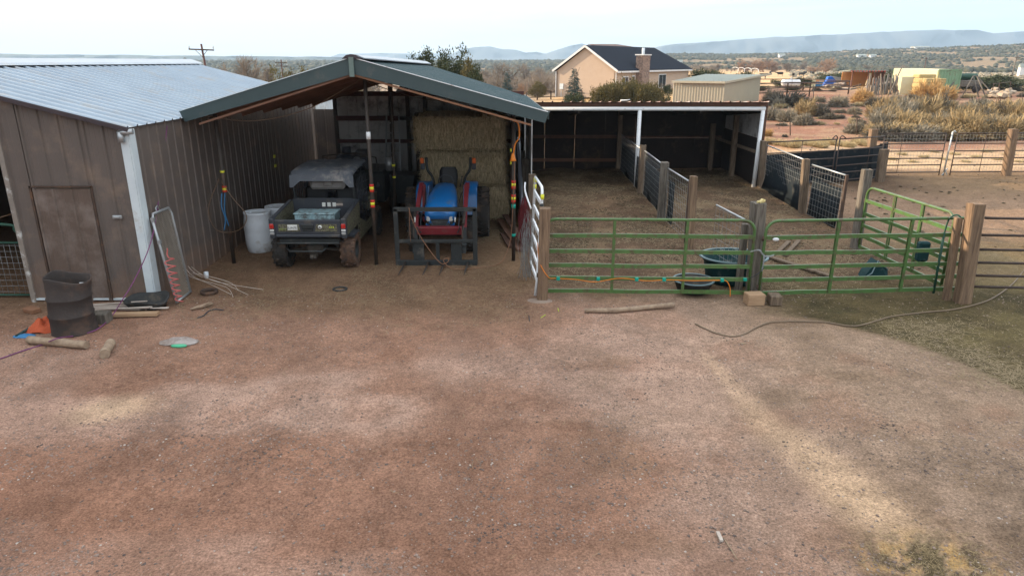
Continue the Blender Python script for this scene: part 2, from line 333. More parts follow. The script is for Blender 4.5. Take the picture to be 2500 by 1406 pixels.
ad = nd(nt, 'ShaderNodeMath', operation='MULTIPLY_ADD'); L.new(dt.outputs['Value'], ad.inputs[0]); ad.inputs[1].default_value = .55; ad.inputs[2].default_value = -.34
a2 = nd(nt, 'ShaderNodeMath', operation='ADD'); L.new(n1.outputs[0], a2.inputs[0]); L.new(ad.outputs[0], a2.inputs[1])
mr = nd(nt, 'ShaderNodeMapRange'); mr.inputs[1].default_value = .42; mr.inputs[2].default_value = .70; L.new(a2.outputs[0], mr.inputs[0])
mx = nd(nt, 'ShaderNodeMix', data_type='RGBA'); L.new(mr.outputs[0], mx.inputs[0]); L.new(sky.outputs[0], mx.inputs[6]); mx.inputs[7].default_value = (7.6, 7.4, 7.1, 1)
base = nd(nt, 'ShaderNodeMix', data_type='RGBA'); base.inputs[0].default_value = .86; L.new(sky.outputs[0], base.inputs[6]); base.inputs[7].default_value = (5.55, 5.8, 5.95, 1)
L.new(base.outputs[2], mx.inputs[6])
sx = nd(nt, 'ShaderNodeSeparateXYZ'); L.new(tc.outputs['Generated'], sx.inputs[0])
gr = nd(nt, 'ShaderNodeMapRange'); [setattr(gr.inputs[i + 1], 'default_value', v) for i, v in enumerate((.07, .42, .74, 1.25))]; L.new(sx.outputs['Z'], gr.inputs[0])
gs = nd(nt, 'ShaderNodeVectorMath', operation='SCALE'); L.new(mx.outputs[2], gs.inputs[0]); L.new(gr.outputs[0], gs.inputs['Scale'])     # a veiled sky is dimmer at the horizon than overhead
L.new(gs.outputs[0], bg.inputs[0]); bg.inputs[1].default_value = .11
sl = bpy.data.lights.new('sun', 'SUN'); so = bpy.data.objects.new('sun', sl); COL.objects.link(so)
sl.energy = 4.5; sl.angle = R(.6); sl.color = (1, .80, .56)
sd = V((math.sin(R(SUN_AZ)) * math.cos(R(SUN_EL)), math.cos(R(SUN_AZ)) * math.cos(R(SUN_EL)), math.sin(R(SUN_EL))))
so.rotation_euler = sd.to_track_quat('Z', 'Y').to_euler(); so.location = sd * 60
scene.view_settings.view_transform = 'Standard'; scene.view_settings.look = 'None'; scene.view_settings.exposure = 1.36; scene.view_settings.gamma = 1
scene.cycles.volume_bounces = 0; scene.cycles.max_bounces = 6; scene.cycles.transparent_max_bounces = 8
# ------------------------------------------------------------------ ground: one sheet to the horizon
rad = [0.0] + list(np.geomspace(1.2, 9000, 900)); rad = np.array(rad)
ang = np.concatenate([np.linspace(-180, -46, 60)[:-1], np.linspace(-46, 46, 560), np.linspace(46, 180, 60)[1:-1]])
A, RR = np.meshgrid(np.radians(ang), rad); X = RR * np.sin(A); Y = RR * np.cos(A); Z = H(X, Y)
nA = len(ang); nR = len(rad); idx = np.arange(nA * nR).reshape(nR, nA)
q = np.stack([idx[:-1], np.roll(idx, -1, 1)[:-1], np.roll(idx, -1, 1)[1:], idx[1:]], -1).reshape(-1, 4)
x = X.ravel(); y = Y.ravel(); z = Z.ravel(); r = np.hypot(x, y); az = np.degrees(np.arctan2(x, y))
def mixc(c, m, col): return c * (1 - m[:, None]) + np.array(col)[None] * m[:, None]
def blob(cx, cy, rx, ry, rot=0, soft=.6, seed=0):
    dx = x - cx; dy = y - cy; c, s = math.cos(rot), math.sin(rot); u = (dx * c + dy * s) / rx; v = (-dx * s + dy * c) / ry
    dd = np.sqrt(u * u + v * v) + .55 * (fbm(x * 1.7 + seed, y * 1.7, 4, 31 + seed) - .5)
    return 1 - ss(1 - soft, 1 + soft * .3, dd)
c = np.tile(np.array([.265, .160, .118]), (len(x), 1))
n_lo = fbm(x / 3.1, y / 3.1, 4, 21); n_mid = fbm(x / .8, y / .8, 4, 22); n_hi = fbm(x / .22, y / .22, 3, 23); ruts = fbm(x / .7 + .25 * y + 1.3 * np.sin(y * .6), y / 2.2, 5, 97)
c = mixc(c, ss(.44, .64, fbm(x / 2.4 + 7, y / 1.5, 4, 24)) * .75 * (1 - ss(8.0, 10.2, y + .5 * (n_lo - .5)) * (1 - ss(-.5, 2.0, x))), (.40, .285, .235))          # powdery pale dirt
c = mixc(c, ss(.0, 4.5, x + .6 * (n_lo - .5) * 4) * .7, (.235, .180, .130)); c = mixc(c, (1 - ss(2.5, 7.5, y + .25 * x + 2 * (n_lo - .5))) * (1 - ss(0, 3, x)) * .5, (.22, .105, .068))                # greyer towards the right
c = mixc(c, ss(.52, .66, n_mid) * .35, (.21, .115, .078))
c = mixc(c, ss(.58, .72, fbm(x / 1.1 + 3, y / .7, 5, 77)) * .45 * ss(-1, 3, x), (.15, .105, .07))
c = mixc(c, ss(8.9, 11.2, y + 1.6 * (n_lo - .5) * 2 + .10 * x) * (1 - ss(-.6, 1.5, x - .0 * y)) * .92, (.150, .098, .064))     # straw-littered strip before the barn
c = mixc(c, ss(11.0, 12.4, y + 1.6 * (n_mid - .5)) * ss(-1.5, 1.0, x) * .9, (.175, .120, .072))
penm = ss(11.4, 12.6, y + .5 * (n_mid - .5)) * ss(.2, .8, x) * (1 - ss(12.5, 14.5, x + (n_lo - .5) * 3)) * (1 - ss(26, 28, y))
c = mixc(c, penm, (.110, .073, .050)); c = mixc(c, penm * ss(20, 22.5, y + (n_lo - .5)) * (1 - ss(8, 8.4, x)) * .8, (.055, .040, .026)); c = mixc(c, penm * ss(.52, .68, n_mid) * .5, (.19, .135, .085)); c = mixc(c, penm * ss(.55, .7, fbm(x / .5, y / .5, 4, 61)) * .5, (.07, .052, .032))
# hay-strewn apron by the right-hand gate, with the hose lying along its edge
edge = np.interp(x, [3.2, 4.9, 5.5, 5.94, 6.2, 6.4, 6.8, 7.3], [10.9, 10.3, 9.8, 9.26, 8.6, 7.83, 6.0, 3.0])
ap = ss(-.12, .22, y - edge + .25 * (n_mid - .5)) * ss(3.6, 5.2, x) * (1 - ss(12.0, 12.8, y))
c = mixc(c, ap * .95, (.085, .070, .033)); c = mixc(c, ap * ss(.5, .66, n_mid) * .6, (.125, .105, .05)); c = mixc(c, ap * ss(.55, .66, fbm(x / .35, y / .35, 4, 63)) * .5, (.045, .042, .022))
rp = ss(11.6, 12.5, y) * ss(8.2, 9, x) * (1 - ss(24, 27, y)); c = mixc(c, rp * ss(18, 14, y) * .5 * 1.0, (.19, .155, .08))
c = mixc(c, rp * ss(14.5, 17, y) * (1 - ss(20, 23, y + 2 * (n_lo - .5))) * .75, (.25, .17, .12))
c = mixc(c, blob(-4.75, 7.45, .62, .42, .3, .8, 1) * .55, (.56, .42, .29))                    # paler patch in the soil at left
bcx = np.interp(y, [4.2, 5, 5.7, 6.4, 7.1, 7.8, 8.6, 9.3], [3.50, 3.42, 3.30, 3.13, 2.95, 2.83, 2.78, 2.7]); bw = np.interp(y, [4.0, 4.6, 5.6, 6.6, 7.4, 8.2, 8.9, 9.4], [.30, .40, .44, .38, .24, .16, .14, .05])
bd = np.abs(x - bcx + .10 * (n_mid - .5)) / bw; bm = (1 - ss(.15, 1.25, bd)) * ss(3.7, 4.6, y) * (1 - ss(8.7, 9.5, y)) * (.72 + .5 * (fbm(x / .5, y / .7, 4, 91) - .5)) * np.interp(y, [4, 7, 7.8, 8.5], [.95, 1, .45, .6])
c = mixc(c, np.clip(bm, 0, 1) * .85, (.56, .405, .275))  # streak of sunlight across the yard, painted into the soil colour
mp_ = blob(3.5, 4.7, .62, .55, 0, .8, 9); pf = fbm(x / .11, y / .13, 5, 71); c = mixc(c, mp_ * ss(.42, .54, pf) * .9, (.060, .052, .028)); c = mixc(c, mp_ * (1 - ss(.36, .47, pf)) * .8, (.40, .26, .10))
wild = ss(25.5, 28, y + (n_lo - .5) * 4) * (1 - ss(90, 130, r)) * ss(-5, 2, x)
c = mixc(c, wild, (.25, .135, .095)); c = mixc(c, wild * ss(.48, .62, fbm(x / 3, y / 1.5, 4, 41)) * .6, (.33, .23, .155)); c = mixc(c, wild * ss(25, 27, y) * (1 - ss(29, 36, y + (n_lo - .5) * 12)) * .75, (.52, .39, .25))
lft = ss(20, 40, r) * (1 - ss(3, 7, az)); c = mixc(c, lft, (.30, .23, .16))
yard = ss(62, 70, y) * (1 - ss(86, 100, y)) * ss(1, 5, az) * (1 - ss(16, 20, az)); c = mixc(c, yard * .8, (.50, .34, .17))
fld = ss(92, 115, r + 30 * (n_lo - .5)) * (1 - ss(420, 520, r)); c = mixc(c, fld * ss(4, 9, az), (.55, .38, .22)); c = mixc(c, fld * ss(.5, .66, fbm(x / 40, y / 18, 4, 44)) * .5, (.36, .27, .18))
c = mixc(c, fld * ss(22, 27, az) * .85, (.27, .215, .14)); c = mixc(c, fld * (1 - ss(4, 9, az)) , (.27, .21, .155))
hl = ss(360, 480, r + 60 * (n_lo - .5)); c = mixc(c, hl, (.21, .16, .105)); c = mixc(c, hl * ss(.42, .58, fbm(x / 45, y / 45, 5, 51)) * .8, (.11, .095, .065)); c = mixc(c, hl * ss(.56, .68, fbm(x / 90, y / 90, 4, 52)) * .5, (.34, .25, .16))
c *= (1 - .15 * ss(.5, .68, ruts) * (1 - ss(12, 14, y)) * (1 - ss(8, 10, x)))[:, None]; c *= (.78 + .44 * n_hi)[:, None] * (.88 + .24 * n_mid)[:, None]; c *= np.array([1.05, .98, .91])
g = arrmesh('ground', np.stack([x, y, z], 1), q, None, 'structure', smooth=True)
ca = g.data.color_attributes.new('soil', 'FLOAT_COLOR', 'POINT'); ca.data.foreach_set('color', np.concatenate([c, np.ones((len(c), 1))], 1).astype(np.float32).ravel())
gm = bpy.data.materials.new('bare_soil'); gm.use_nodes = True; nt = gm.node_tree; L = nt.links; b = nt.nodes['Principled BSDF']; b.inputs['Roughness'].default_value = .95; b.inputs['Specular IOR Level'].default_value = .1
at = nd(nt, 'ShaderNodeAttribute', attribute_name='soil'); tc = nd(nt, 'ShaderNodeTexCoord')
def noise(sc, det=4, rough=.6):
    n = nd(nt, 'ShaderNodeTexNoise'); n.inputs['Scale'].default_value = sc; n.inputs['Detail'].default_value = det; n.inputs['Roughness'].default_value = rough; L.new(tc.outputs['Object'], n.inputs['Vector']); return n
def rmp(sock, a, b_, c_, d_):
    m = nd(nt, 'ShaderNodeMapRange'); L.new(sock, m.inputs[0]); [setattr(m.inputs[i + 1], 'default_value', v) for i, v in enumerate((a, b_, c_, d_))]; return m.outputs[0]
f1 = rmp(noise(11, 8, .78).outputs[0], .3, .7, .68, 1.30); f2 = rmp(noise(44, 6, .8).outputs[0], .32, .68, .52, 1.46)
mu = nd(nt, 'ShaderNodeMath', operation='MULTIPLY'); L.new(f1, mu.inputs[0]); L.new(f2, mu.inputs[1])
vm = nd(nt, 'ShaderNodeVectorMath', operation='SCALE'); L.new(at.outputs['Color'], vm.inputs[0]); L.new(mu.outputs[0], vm.inputs['Scale'])
vo = nd(nt, 'ShaderNodeTexVoronoi'); vo.inputs['Scale'].default_value = 34; vo.inputs['Randomness'].default_value = 1; L.new(tc.outputs['Object'], vo.inputs['Vector'])
sp = rmp(vo.outputs['Distance'], .16, .24, 1, 0); sep = nd(nt, 'ShaderNodeSeparateColor'); L.new(vo.outputs['Color'], sep.inputs[0])
gate = rmp(sep.outputs[0], .80, .84, 0, .75); m3 = nd(nt, 'ShaderNodeMath', operation='MULTIPLY'); L.new(sp, m3.inputs[0]); L.new(gate, m3.inputs[1])
pc = nd(nt, 'ShaderNodeMix', data_type='RGBA'); L.new(sep.outputs[1], pc.inputs[0]); pc.inputs[6].default_value = (.09, .06, .05, 1); pc.inputs[7].default_value = (.46, .36, .29, 1)
mxp = nd(nt, 'ShaderNodeMix', data_type='RGBA'); L.new(m3.outputs[0], mxp.inputs[0]); L.new(vm.outputs[0], mxp.inputs[6]); L.new(pc.outputs[2], mxp.inputs[7]); L.new(mxp.outputs[2], b.inputs['Base Color'])
bp = nd(nt, 'ShaderNodeBump'); bp.inputs['Strength'].default_value = .95; bp.inputs['Distance'].default_value = .02
hs = nd(nt, 'ShaderNodeMath', operation='MULTIPLY_ADD'); L.new(m3.outputs[0], hs.inputs[0]); hs.inputs[1].default_value = .6; nb = nd(nt, 'ShaderNodeMath', operation='MULTIPLY_ADD'); L.new(noise(6, 3, .5).outputs[0], nb.inputs[0]); nb.inputs[1].default_value = 2.6; L.new(noise(38, 7, .75).outputs[0], nb.inputs[2]); L.new(nb.outputs[0], hs.inputs[2]); L.new(hs.outputs[0], bp.inputs['Height']); L.new(bp.outputs[0], b.inputs['Normal'])
g.data.materials.append(gm)
# ------------------------------------------------------------------ far mesas and bluffs
def haze_mat(name, a, b_, sc): return mat(name, a, b_, rough=1, scale=sc, spec=.05)
def ridge(name, prof, Dd, m, base=-12, front=.25, back=.5, seed=0, z_of=None):
    """prof: (px, py) skyline as seen from the yard, standing at distance Dd; real slopes fall to both sides"""
    pts = []; px = np.array([p[0] for p in prof], float); py = np.array([p[1] for p in prof], float)
    xs = np.linspace(px[0], px[-1], 160); ys = np.interp(xs, px, py)
    xw = (xs - 1250) / 1778 * Dd; zt = CAMZ + (150 - ys) / 1778 * Dd; zt += (fbm(xw / (Dd * .02), xw * 0 + seed, 4, seed) - .5) * Dd * .0022
    zt = np.maximum(zt, base + 2); hgt = zt - base; vs = []
    fr = [(-1.0, 0), (-.78, .10), (-.55, .25), (-.36, .42), (-.2, .62), (-.08, .86), (0, 1), (.3, 1.01), (.8, .97), (1.4, .4), (1.9, 0)]
    for k, (o, h) in enumerate(fr):
        off = o * Dd * (front if o < 0 else back) * .5; gul = (fbm(xw / (Dd * .03), np.full_like(xw, k * .8 + seed), 4, 3 + seed) - .5)
        yy = Dd + off + (gul * Dd * .09 if 0 < k < 6 else 0 * xw); zz = base + hgt * h * (1 + (gul * .2 if 0 < k < 6 else 0))
        vs.append(np.stack([xw * (1 + off / Dd * .3), yy, zz], 1))
    n = len(xs); k = len(fr); idx = np.arange(n * k).reshape(k, n); q = np.stack([idx[:-1, :-1], idx[:-1, 1:], idx[1:, 1:], idx[1:, :-1]], -1).reshape(-1, 4)
    return arrmesh(name, np.concatenate(vs), q, m, 'structure', smooth=True)
mm = haze_mat('mesa_rock', (.13, .135, .14), (.09, .10, .10), .006)
ridge('far_mesa', [(800, 158), (808, 140), (830, 133), (1000, 132), (1180, 133), (1210, 140)], 5200, mm, seed=1)
ridge('far_hills', [(1060, 160), (1105, 133), (1130, 122), (1160, 117), (1195, 116), (1230, 123), (1255, 124), (1285, 131), (1310, 128), (1332, 133), (1360, 124), (1400, 113), (1420, 109), (1460, 122), (1530, 140), (1590, 150)], 4300, mm, seed=2)
ridge('long_mesa', [(1540, 150), (1590, 138), (1612, 118), (1640, 111), (1700, 107), (1840, 97), (1990, 91), (2060, 88), (2200, 80), (2330, 78), (2372, 79), (2400, 85), (2430, 89), (2460, 84), (2520, 82), (2700, 88), (2900, 96)], 3600, mm, seed=3)
ridge('far_bluff', [(-900, 130), (-300, 131), (0, 133), (120, 136), (240, 135), (420, 137), (640, 139), (800, 140), (960, 144), (1100, 152)], 2600, haze_mat('wooded_bluff', (.12, .12, .09), (.06, .065, .05), .02), seed=4)
# haze
hb = MB().box((0, 3600, 195), (12000, 9200, 430)).build('haze', None if False else bpy.data.materials.new('thin_haze'), None, 'stuff')
hm = hb.data.materials[0]; hm.use_nodes = True; nt = hm.node_tree; nt.nodes.remove(nt.nodes['Principled BSDF'])
pv = nd(nt, 'ShaderNodeVolumePrincipled'); pv.inputs['Color'].default_value = (.54, .75, 1, 1); pv.inputs['Density'].default_value = .00022; pv.inputs['Anisotropy'].default_value = .1
nt.links.new(pv.outputs[0], nt.nodes['Material Output'].inputs['Volume'])
# ------------------------------------------------------------------ brown metal barn
EX, EZ, RX, RZ = -6.15, 2.97, -9.9, 3.92; Y0, Y1 = 11.3, 22.3
t = thing('metal_barn', 'brown ribbed metal barn with pale galvanised roof and white corner trim', 'barn', (-9.9, 16.8, 0))
def roofz(x): return EZ + (RZ - EZ) * (EX - x) / (EX - RX) if x > RX else RZ - (RX - x) * (RZ - EZ) / (EX - RX)
# front wall: ribbed, gable cut, from the doorway jamb to the corner, with the small door in it
mb = MB()
def wall_strip(mb, xa, xb, za, zb=None, Y=Y0):
    x_ = xa
    # one ribbed sheet whose top follows the roof slope
    mb.ribbed((xa, Y, za), (xb, Y, za), (xb, Y, (zb if zb is not None else roofz(xb) - .03)), (xa, Y, (zb if zb is not None else roofz(xa) - .03)), .3048, .06, .028)
wall_strip(mb, -8.22, -7.875, 0); wall_strip(mb, -6.88, EX, 0); wall_strip(mb, -7.875, -6.88, 1.99)
mb.ribbed((-14.5, Y0, 2.9), (-11.6, Y0, 2.9), (-11.6, Y0, roofz(-11.6)), (-14.5, Y0, 2.95), .3048, .06, .028); mb.ribbed((-11.6, Y0, 3.35), (-8.22, Y0, 3.35), (-8.22, Y0, roofz(-8.22) - .03), (-11.6, Y0, roofz(-11.6)), .3048, .06, .028)
mb.ribbed((-20, Y0, 0), (-11.6, Y0, 0), (-11.6, Y0, 2.9), (-20, Y0, 2.9), .3048, .06, .028)
mb.build('front_wall', M['brownmetal'], t)
mb = MB().ribbed((EX, Y0, 0), (EX, Y1, 0), (EX, Y1, EZ - .02), (EX, Y0, EZ - .02), .3048, .07, .016, minor=False); mb.build('side_wall', M['brownmetal'], t)
mb = MB().ribbed((-13.65, Y1, 0), (EX, Y1, 0), (EX, Y1, 2.9), (-13.65, Y1, 2.9), .3048, .055, .026); mb.prism([(-13.65, Y1, 2.9), (EX, Y1, 2.9), (RX, Y1, RZ - .06)], (0, .03, 0)); mb.build('back_wall', M['brownmetal'], t)
mb = MB().box((-13.66, 17, 1.45), (.03, 10.5, 2.9)); mb.build('far_wall', M['brownmetal'], t)
mb = MB().ribbed((EX + .06, Y0 - .12, EZ - .02), (EX + .06, Y1 + .12, EZ - .02), (RX, Y1 + .12, RZ), (RX, Y0 - .12, RZ), .3048, .06, .03, flip=False); mb.build('roof', M['galv'], t)
mb = MB().ribbed((RX, Y0 - .12, RZ), (RX, Y1 + .12, RZ), (-13.9, Y1 + .12, EZ), (-13.9, Y0 - .12, EZ), .3048, .06, .03); mb.build('roof', M['galv'], t)
mb = MB()
mb.prism([(RX - .36, Y0 - .14, RZ - .045), (RX - .30, Y0 - .14, RZ + .0), (RX, Y0 - .14, RZ + .09), (RX + .30, Y0 - .14, RZ + .0), (RX + .36, Y0 - .14, RZ - .045)], (0, Y1 - Y0 + .3, 0)); mb.build('ridge_cap', M['galv'], t)
mb = MB(); mb.bar((EX + .08, Y0 - .13, EZ - .05), (RX, Y0 - .13, RZ - .03), .02, .07); mb.bar((RX, Y0 - .13, RZ - .03), (-13.9, Y0 - .13, EZ - .03), .02, .07); mb.build('rake_trim', M['ridge'], t)
mb = MB().box((EX - .045, Y0 - .045, 1.46), (.13, .02, 2.92)).box((EX + .032, Y0 + .045, 1.46), (.02, .18, 2.92)); mb.build('corner_trim', M['palegalv'], t)
mb = MB().box((-8.22, Y0 - .03, 1.7), (.07, .05, 3.4)).box((-8.27, Y0 + .03, 1.7), (.03, .12, 3.4)); mb.build('doorway_trim', mat('chipped_trim_paint', (.26, .22, .19), rough=.7, scale=8, dirt=(.62, .62, .6), dirtamt=.25, dscale=6), t)
mb = MB().tube([(EX - .1, Y0 - .09, 2.86), (EX + .02, Y0 - .1, 2.88), (EX + .13, Y0 - .08, 2.89)], .045, 10); mb.tube([(EX - .07, Y0 - .09, 2.88), (EX - .07, Y0 - .1, 2.72)], .05, 10); mb.build('gutter_elbow', M['galvpipe'], t)
mb = MB().ribbed((-7.86, Y0 - .02, .03), (-6.895, Y0 - .02, .03), (-6.895, Y0 - .02, 1.97), (-7.86, Y0 - .02, 1.97), .3048, .06, .028)
dr = mb.build('door', mat('brown_door_metal', (.125, .09, .072), (.105, .075, .06), rough=.5, scale=2, dirt=(.20, .16, .14), dirtamt=.5, dscale=1.3), t)
mb = MB(); [mb.box(c_, s_) for c_, s_ in (((-7.88, Y0 - .035, 1.0), (.035, .03, 2.02)), ((-6.875, Y0 - .035, 1.0), (.03, .03, 2.02)), ((-7.38, Y0 - .035, 2.0), (1.03, .03, .03)))]
mb.build('door_frame', M['rust'], dr)
mb = MB().box((-6.53, Y0 - .05, 1.50), (.16, .03, .06), bev=.008).box((-6.53, Y0 - .075, 1.50), (.10, .03, .03), bev=.006); mb.build('latch', M['galvpipe'], t)
mb = MB().box((-7.2, Y0 - .02, .06), (2.05, .04, .03)); mb.build('sill', M['palegalv'], t)
# things seen in the open doorway
t = thing('dark_green_stall_gate', 'dark green rounded stall gate just inside the barn doorway at the left edge', 'gate', (-9.3, 11.9, 0))
gm_ = MB(); gx0, gx1, gy = -10.3, -8.42, 11.5
gm_.tube(smooth_path([(gx0, gy, 1.32), (gx1 - .22, gy, 1.32), (gx1 - .04, gy, 1.22), (gx1, gy, 1.02), (gx1, gy, .02)], 6), .026, 8)
for z_ in (1.0, .06): gm_.tube([(gx0, gy, z_), (gx1, gy, z_)], .02, 8)
gm_.build('frame', M['darkgreen'], t)
mb = MB(); [mb.tube([(gx0, gy, z_), (gx1, gy, z_)], .004, 4) for z_ in np.linspace(.12, .95, 9)]; [mb.tube([(x_, gy, .06), (x_, gy, 1.0)], .004, 4) for x_ in np.linspace(gx0, gx1, 20)]; mb.build('mesh', M['wire'], t)
mb = MB().box((-9.6, 16, 1.2), (2.4, 1.2, 2.4), bev=.05); mb.box((-9.6, 15.3, .6), (1.8, .2, 1.1), bev=.03); single(mb, 'feed_cabinet', M['darkgreen'], 'dark cabinet deep inside the open barn doorway', 'cabinet')
mb = MB(); mb.lathe([(0, 1.42), (.16, 1.42), (.2, 1.5), (.22, 1.75), (.2, 1.78), (0, 1.78)], (-8.75, 12.3, 0), n=16); single(mb, 'pale_bucket', M['whiteplastic'], 'pale bucket hanging in the dark barn doorway at the left edge', 'bucket')
# ------------------------------------------------------------------ open hay canopy
FY, BY = 13.2, 21.6; LZ0, RZ0 = 3.04, 3.02
Lf, Pf, Rf = V((-6.12, FY, LZ0)), V((-2.9, FY, 3.97)), V((.66, FY, RZ0)); Lb, Pb, Rb = V((-5.75, BY, 2.92)), V((-2.62, BY, 3.86)), V((.44, BY, 2.93))
t = thing('hay_canopy', 'open gabled canopy with dark green metal roof and reddish board ceiling over the tractor', 'canopy', (-2.8, 17.4, 0))
MB().ribbed(Rf, Rb, Pb, Pf, .3048, .06, .026).build('roof', M['greenroof'], t)
MB().ribbed(Pf, Pb, Lb, Lf, .3048, .06, .026).build('roof', M['greenroof'], t)
dn = V((0, 0, -.045)); a_ = V((0, .03, 0))
mb = MB(); mb.prism([Pf + dn + a_, Rf + dn + a_, Rb + dn, Pb + dn], (0, 0, -.03)); mb.prism([Pf + dn + a_, Lf + dn + a_, Lb + dn, Pb + dn], (0, 0, -.03)); mb.build('ceiling_boards', M['decking'], t)
mb = MB()
for k in range(1, 7):
    f = k / 7; pa, pr, pl = Pf.lerp(Pb, f), Rf.lerp(Rb, f), Lf.lerp(Lb, f)
    mb.bar(pa + V((0, 0, -.14)), pr + V((-.1, 0, -.14)), .06, .13); mb.bar(pa + V((0, 0, -.14)), pl + V((.1, 0, -.14)), .06, .13)
mb.build('rafters', M['decking'], t)
for e, nm in ((Rf, 1), (Lf, -1)):
    d_ = (e - Pf).normalized(); up = V((-d_.z * nm, 0, abs(d_.x)))
    poly = [Pf + V((nm * .0, -.03, .035)), e + d_ * .03 + V((0, -.03, .035)), e + d_ * .0 + V((-nm * .045, -.03, -.16)), Pf + V((0, -.03, -.24))]
    mb = MB().prism(poly, (0, .02, 0)); mb.prism([Pf + V((0, -.03, .045)), e + d_ * .04 + V((0, -.03, .045)), e + d_ * .04 + V((0, -.03, .035)), Pf + V((0, -.03, .035))], (0, .12, 0))
    fo = mb.build('fascia', M['greenfascia'], t)
    mb = MB(); mb.bar(Pf + V((nm * .02, -.045, .043)), e + V((0, -.045, .043)), .012, .014); mb.build('edge_strip', M['white'] if nm > 0 else M['palegalv'], fo)
    mb = MB(); mb.bar(Pf + V((nm * .02, .01, -.262)), e + V((-nm * .3, .01, -.20)), .04, .035); mb.build('edge_board', M['orangewood'] if nm > 0 else M['decking'], fo)
# eave lips, ridge cap, brace plate
mb = MB().bar(Rf + V((.02, 0, -.04)), Rb + V((.02, 0, -.04)), .015, .12); mb.build('eave_lip', M['greenfascia'], t)
mb = MB().prism([Pf + V((-.17, -.06, .02)), Pf + V((-.09, -.06, .085)), Pf + V((.0, -.06, .10)), Pf + V((.09, -.06, .085)), Pf + V((.17, -.06, .02))], Pb - Pf + V((0, .1, 0))); rc = mb.build('ridge_cap', M['ridge'], t)
mb = MB().prism([Pf + V((.08, -.0, .075)), Pf + V((.22, 0, .02)), Pb + V((.22, 0, .0)), Pb + V((.06, 0, .075))], (0, 0, .02)); mb.build('pale_roof_strip', M['galv'], t)
mb = MB().box(Pf + V((0, -.075, -.12)), (.085, .03, .34)); mb.build('ridge_plate', mat('weathered_green_plate', (.16, .21, .19), rough=.8, scale=12), t)
# posts and beams
posts = dict(c=(-2.77, 13.6), r=(.03, 13.9), l=(-5.72, 13.7))
for k_, (px_, py_) in posts.items():
    top = 3.70 if k_ == 'c' else 2.98 if k_ == 'l' else 2.98
    pm = MB().cyl((px_, py_, 0), (px_, py_, top), .038, n=12); p = pm.build('post', M['blackpipe'], t)
mb = MB().bar((-5.7, 21.2, 3.04), (.35, 21.2, 3.04), .09, .14); mb.build('tie_beam', M['redpaint'], t)
mb = MB().bar((-5.25, 21.22, 2.33), (-3.4, 21.22, 2.33), .05, .14); mb.build('girt', M['redpaint'], t)
mb = MB().bar((-3.4, 21.24, 2.33), (.3, 21.24, 2.33), .05, .10); mb.build('girt', M['blacksteel'], t)
mb = MB().bar((-5.25, 21.22, 1.66), (.3, 21.22, 1.66), .05, .11); mb.build('girt', M['redpaint'], t)
for x_, zz in ((-5.28, 3.0), (-3.62, 3.5), (-3.12, 3.6), (-2.6, 3.0), (-.55, 3.2), (.32, 2.9)):
    mb = MB().box((x_, 21.3, zz / 2), (.1, .1, zz)); mb.build('wall_post', M['blackpipe'], t)
mb = MB(); mb.ribbed((-5.28, 21.45, 0), (.42, 21.45, 0), (.42, 21.45, 3.0), (-5.28, 21.45, 3.0), .3048, .05, -.02)
mb.ribbed((-3.55, 21.45, 3.0), (-.3, 21.45, 3.0), (-1.9, 21.45, 3.56), (-3.0, 21.45, 3.66), .3048, .05, -.02); mb.build('back_wall', M['graypanel'], t)
mb = MB(); mb.bar((-5.32, 21.36, 2.42), (-5.32, 21.36, 3.02), .03, .03); mb.box((-5.3, 21.34, 2.38), (.1, .03, .04)); mb.build('gap_trim', M['trimwhite'], t)
mb = MB(); mb.ribbed((-6.1, 21.9, 0), (-5.3, 21.9, 0), (-5.3, 21.9, 2.55), (-6.1, 21.9, 2.55), .3048, .05, .02); mb.build('low_panel', M['brownmetal'], t)
mb = MB(); mb.ribbed((.46, 16.6, .1), (.46, 21.3, .1), (.46, 21.3, 2.85), (.46, 16.6, 2.85), .3048, .05, .02); mb.build('side_panel', M['graypanel'], t)
# tape bands on the canopy posts
def bands(name, label, cx, cy, r_, lst, parent_label=None):
    tt = thing(name, label, 'tape', (cx, cy, lst[-1][0]), group='coloured tape wrapped on posts')
    for z_, h_, m_ in lst: MB().lathe([(r_, z_), (r_ + .006, z_), (r_ + .006, z_ + h_), (r_, z_ + h_)], (cx, cy, 0), n=14).build('band', M[m_], tt)
bands('post_tape', 'red and yellow tape bands on the black post between utility vehicle and tractor', -2.77, 13.6, .038, [(1.60, .05, 'red'), (1.545, .055, 'yellow'), (1.495, .05, 'red'), (1.29, .05, 'red'), (1.235, .055, 'yellow'), (1.185, .05, 'red'), (2.52, .14, 'white')])
bands('post_tape', 'red, yellow and green tape bands on the black post right of the tractor', .03, 13.9, .038, [(1.62, .055, 'red'), (1.56, .06, 'yellow'), (1.505, .055, 'red'), (1.34, .05, 'red'), (1.285, .055, 'yellow'), (1.23, .05, 'red'), (1.11, .08, 'teal'), (.52, .06, 'teal')])
bands('post_tape', 'red and yellow tape high on the left post beside the barn wall', -5.72, 13.7, .038, [(1.56, .04, 'red'), (1.515, .045, 'yellow'), (1.475, .04, 'red'), (1.86, .04, 'yellow')])
mb = MB(); mb.tube(smooth_path([(-5.76, 13.64, 1.46), (-5.79, 13.62, 1.2), (-5.75, 13.63, .95), (-5.80, 13.62, .72)], 5), .012, 6).tube(smooth_path([(-5.70, 13.64, 1.46), (-5.74, 13.62, 1.1), (-5.70, 13.63, .8)], 5), .01, 6); single(mb, 'blue_rope', M['bluerope'], 'blue rope hanging down the left canopy post by the barrels', 'rope')
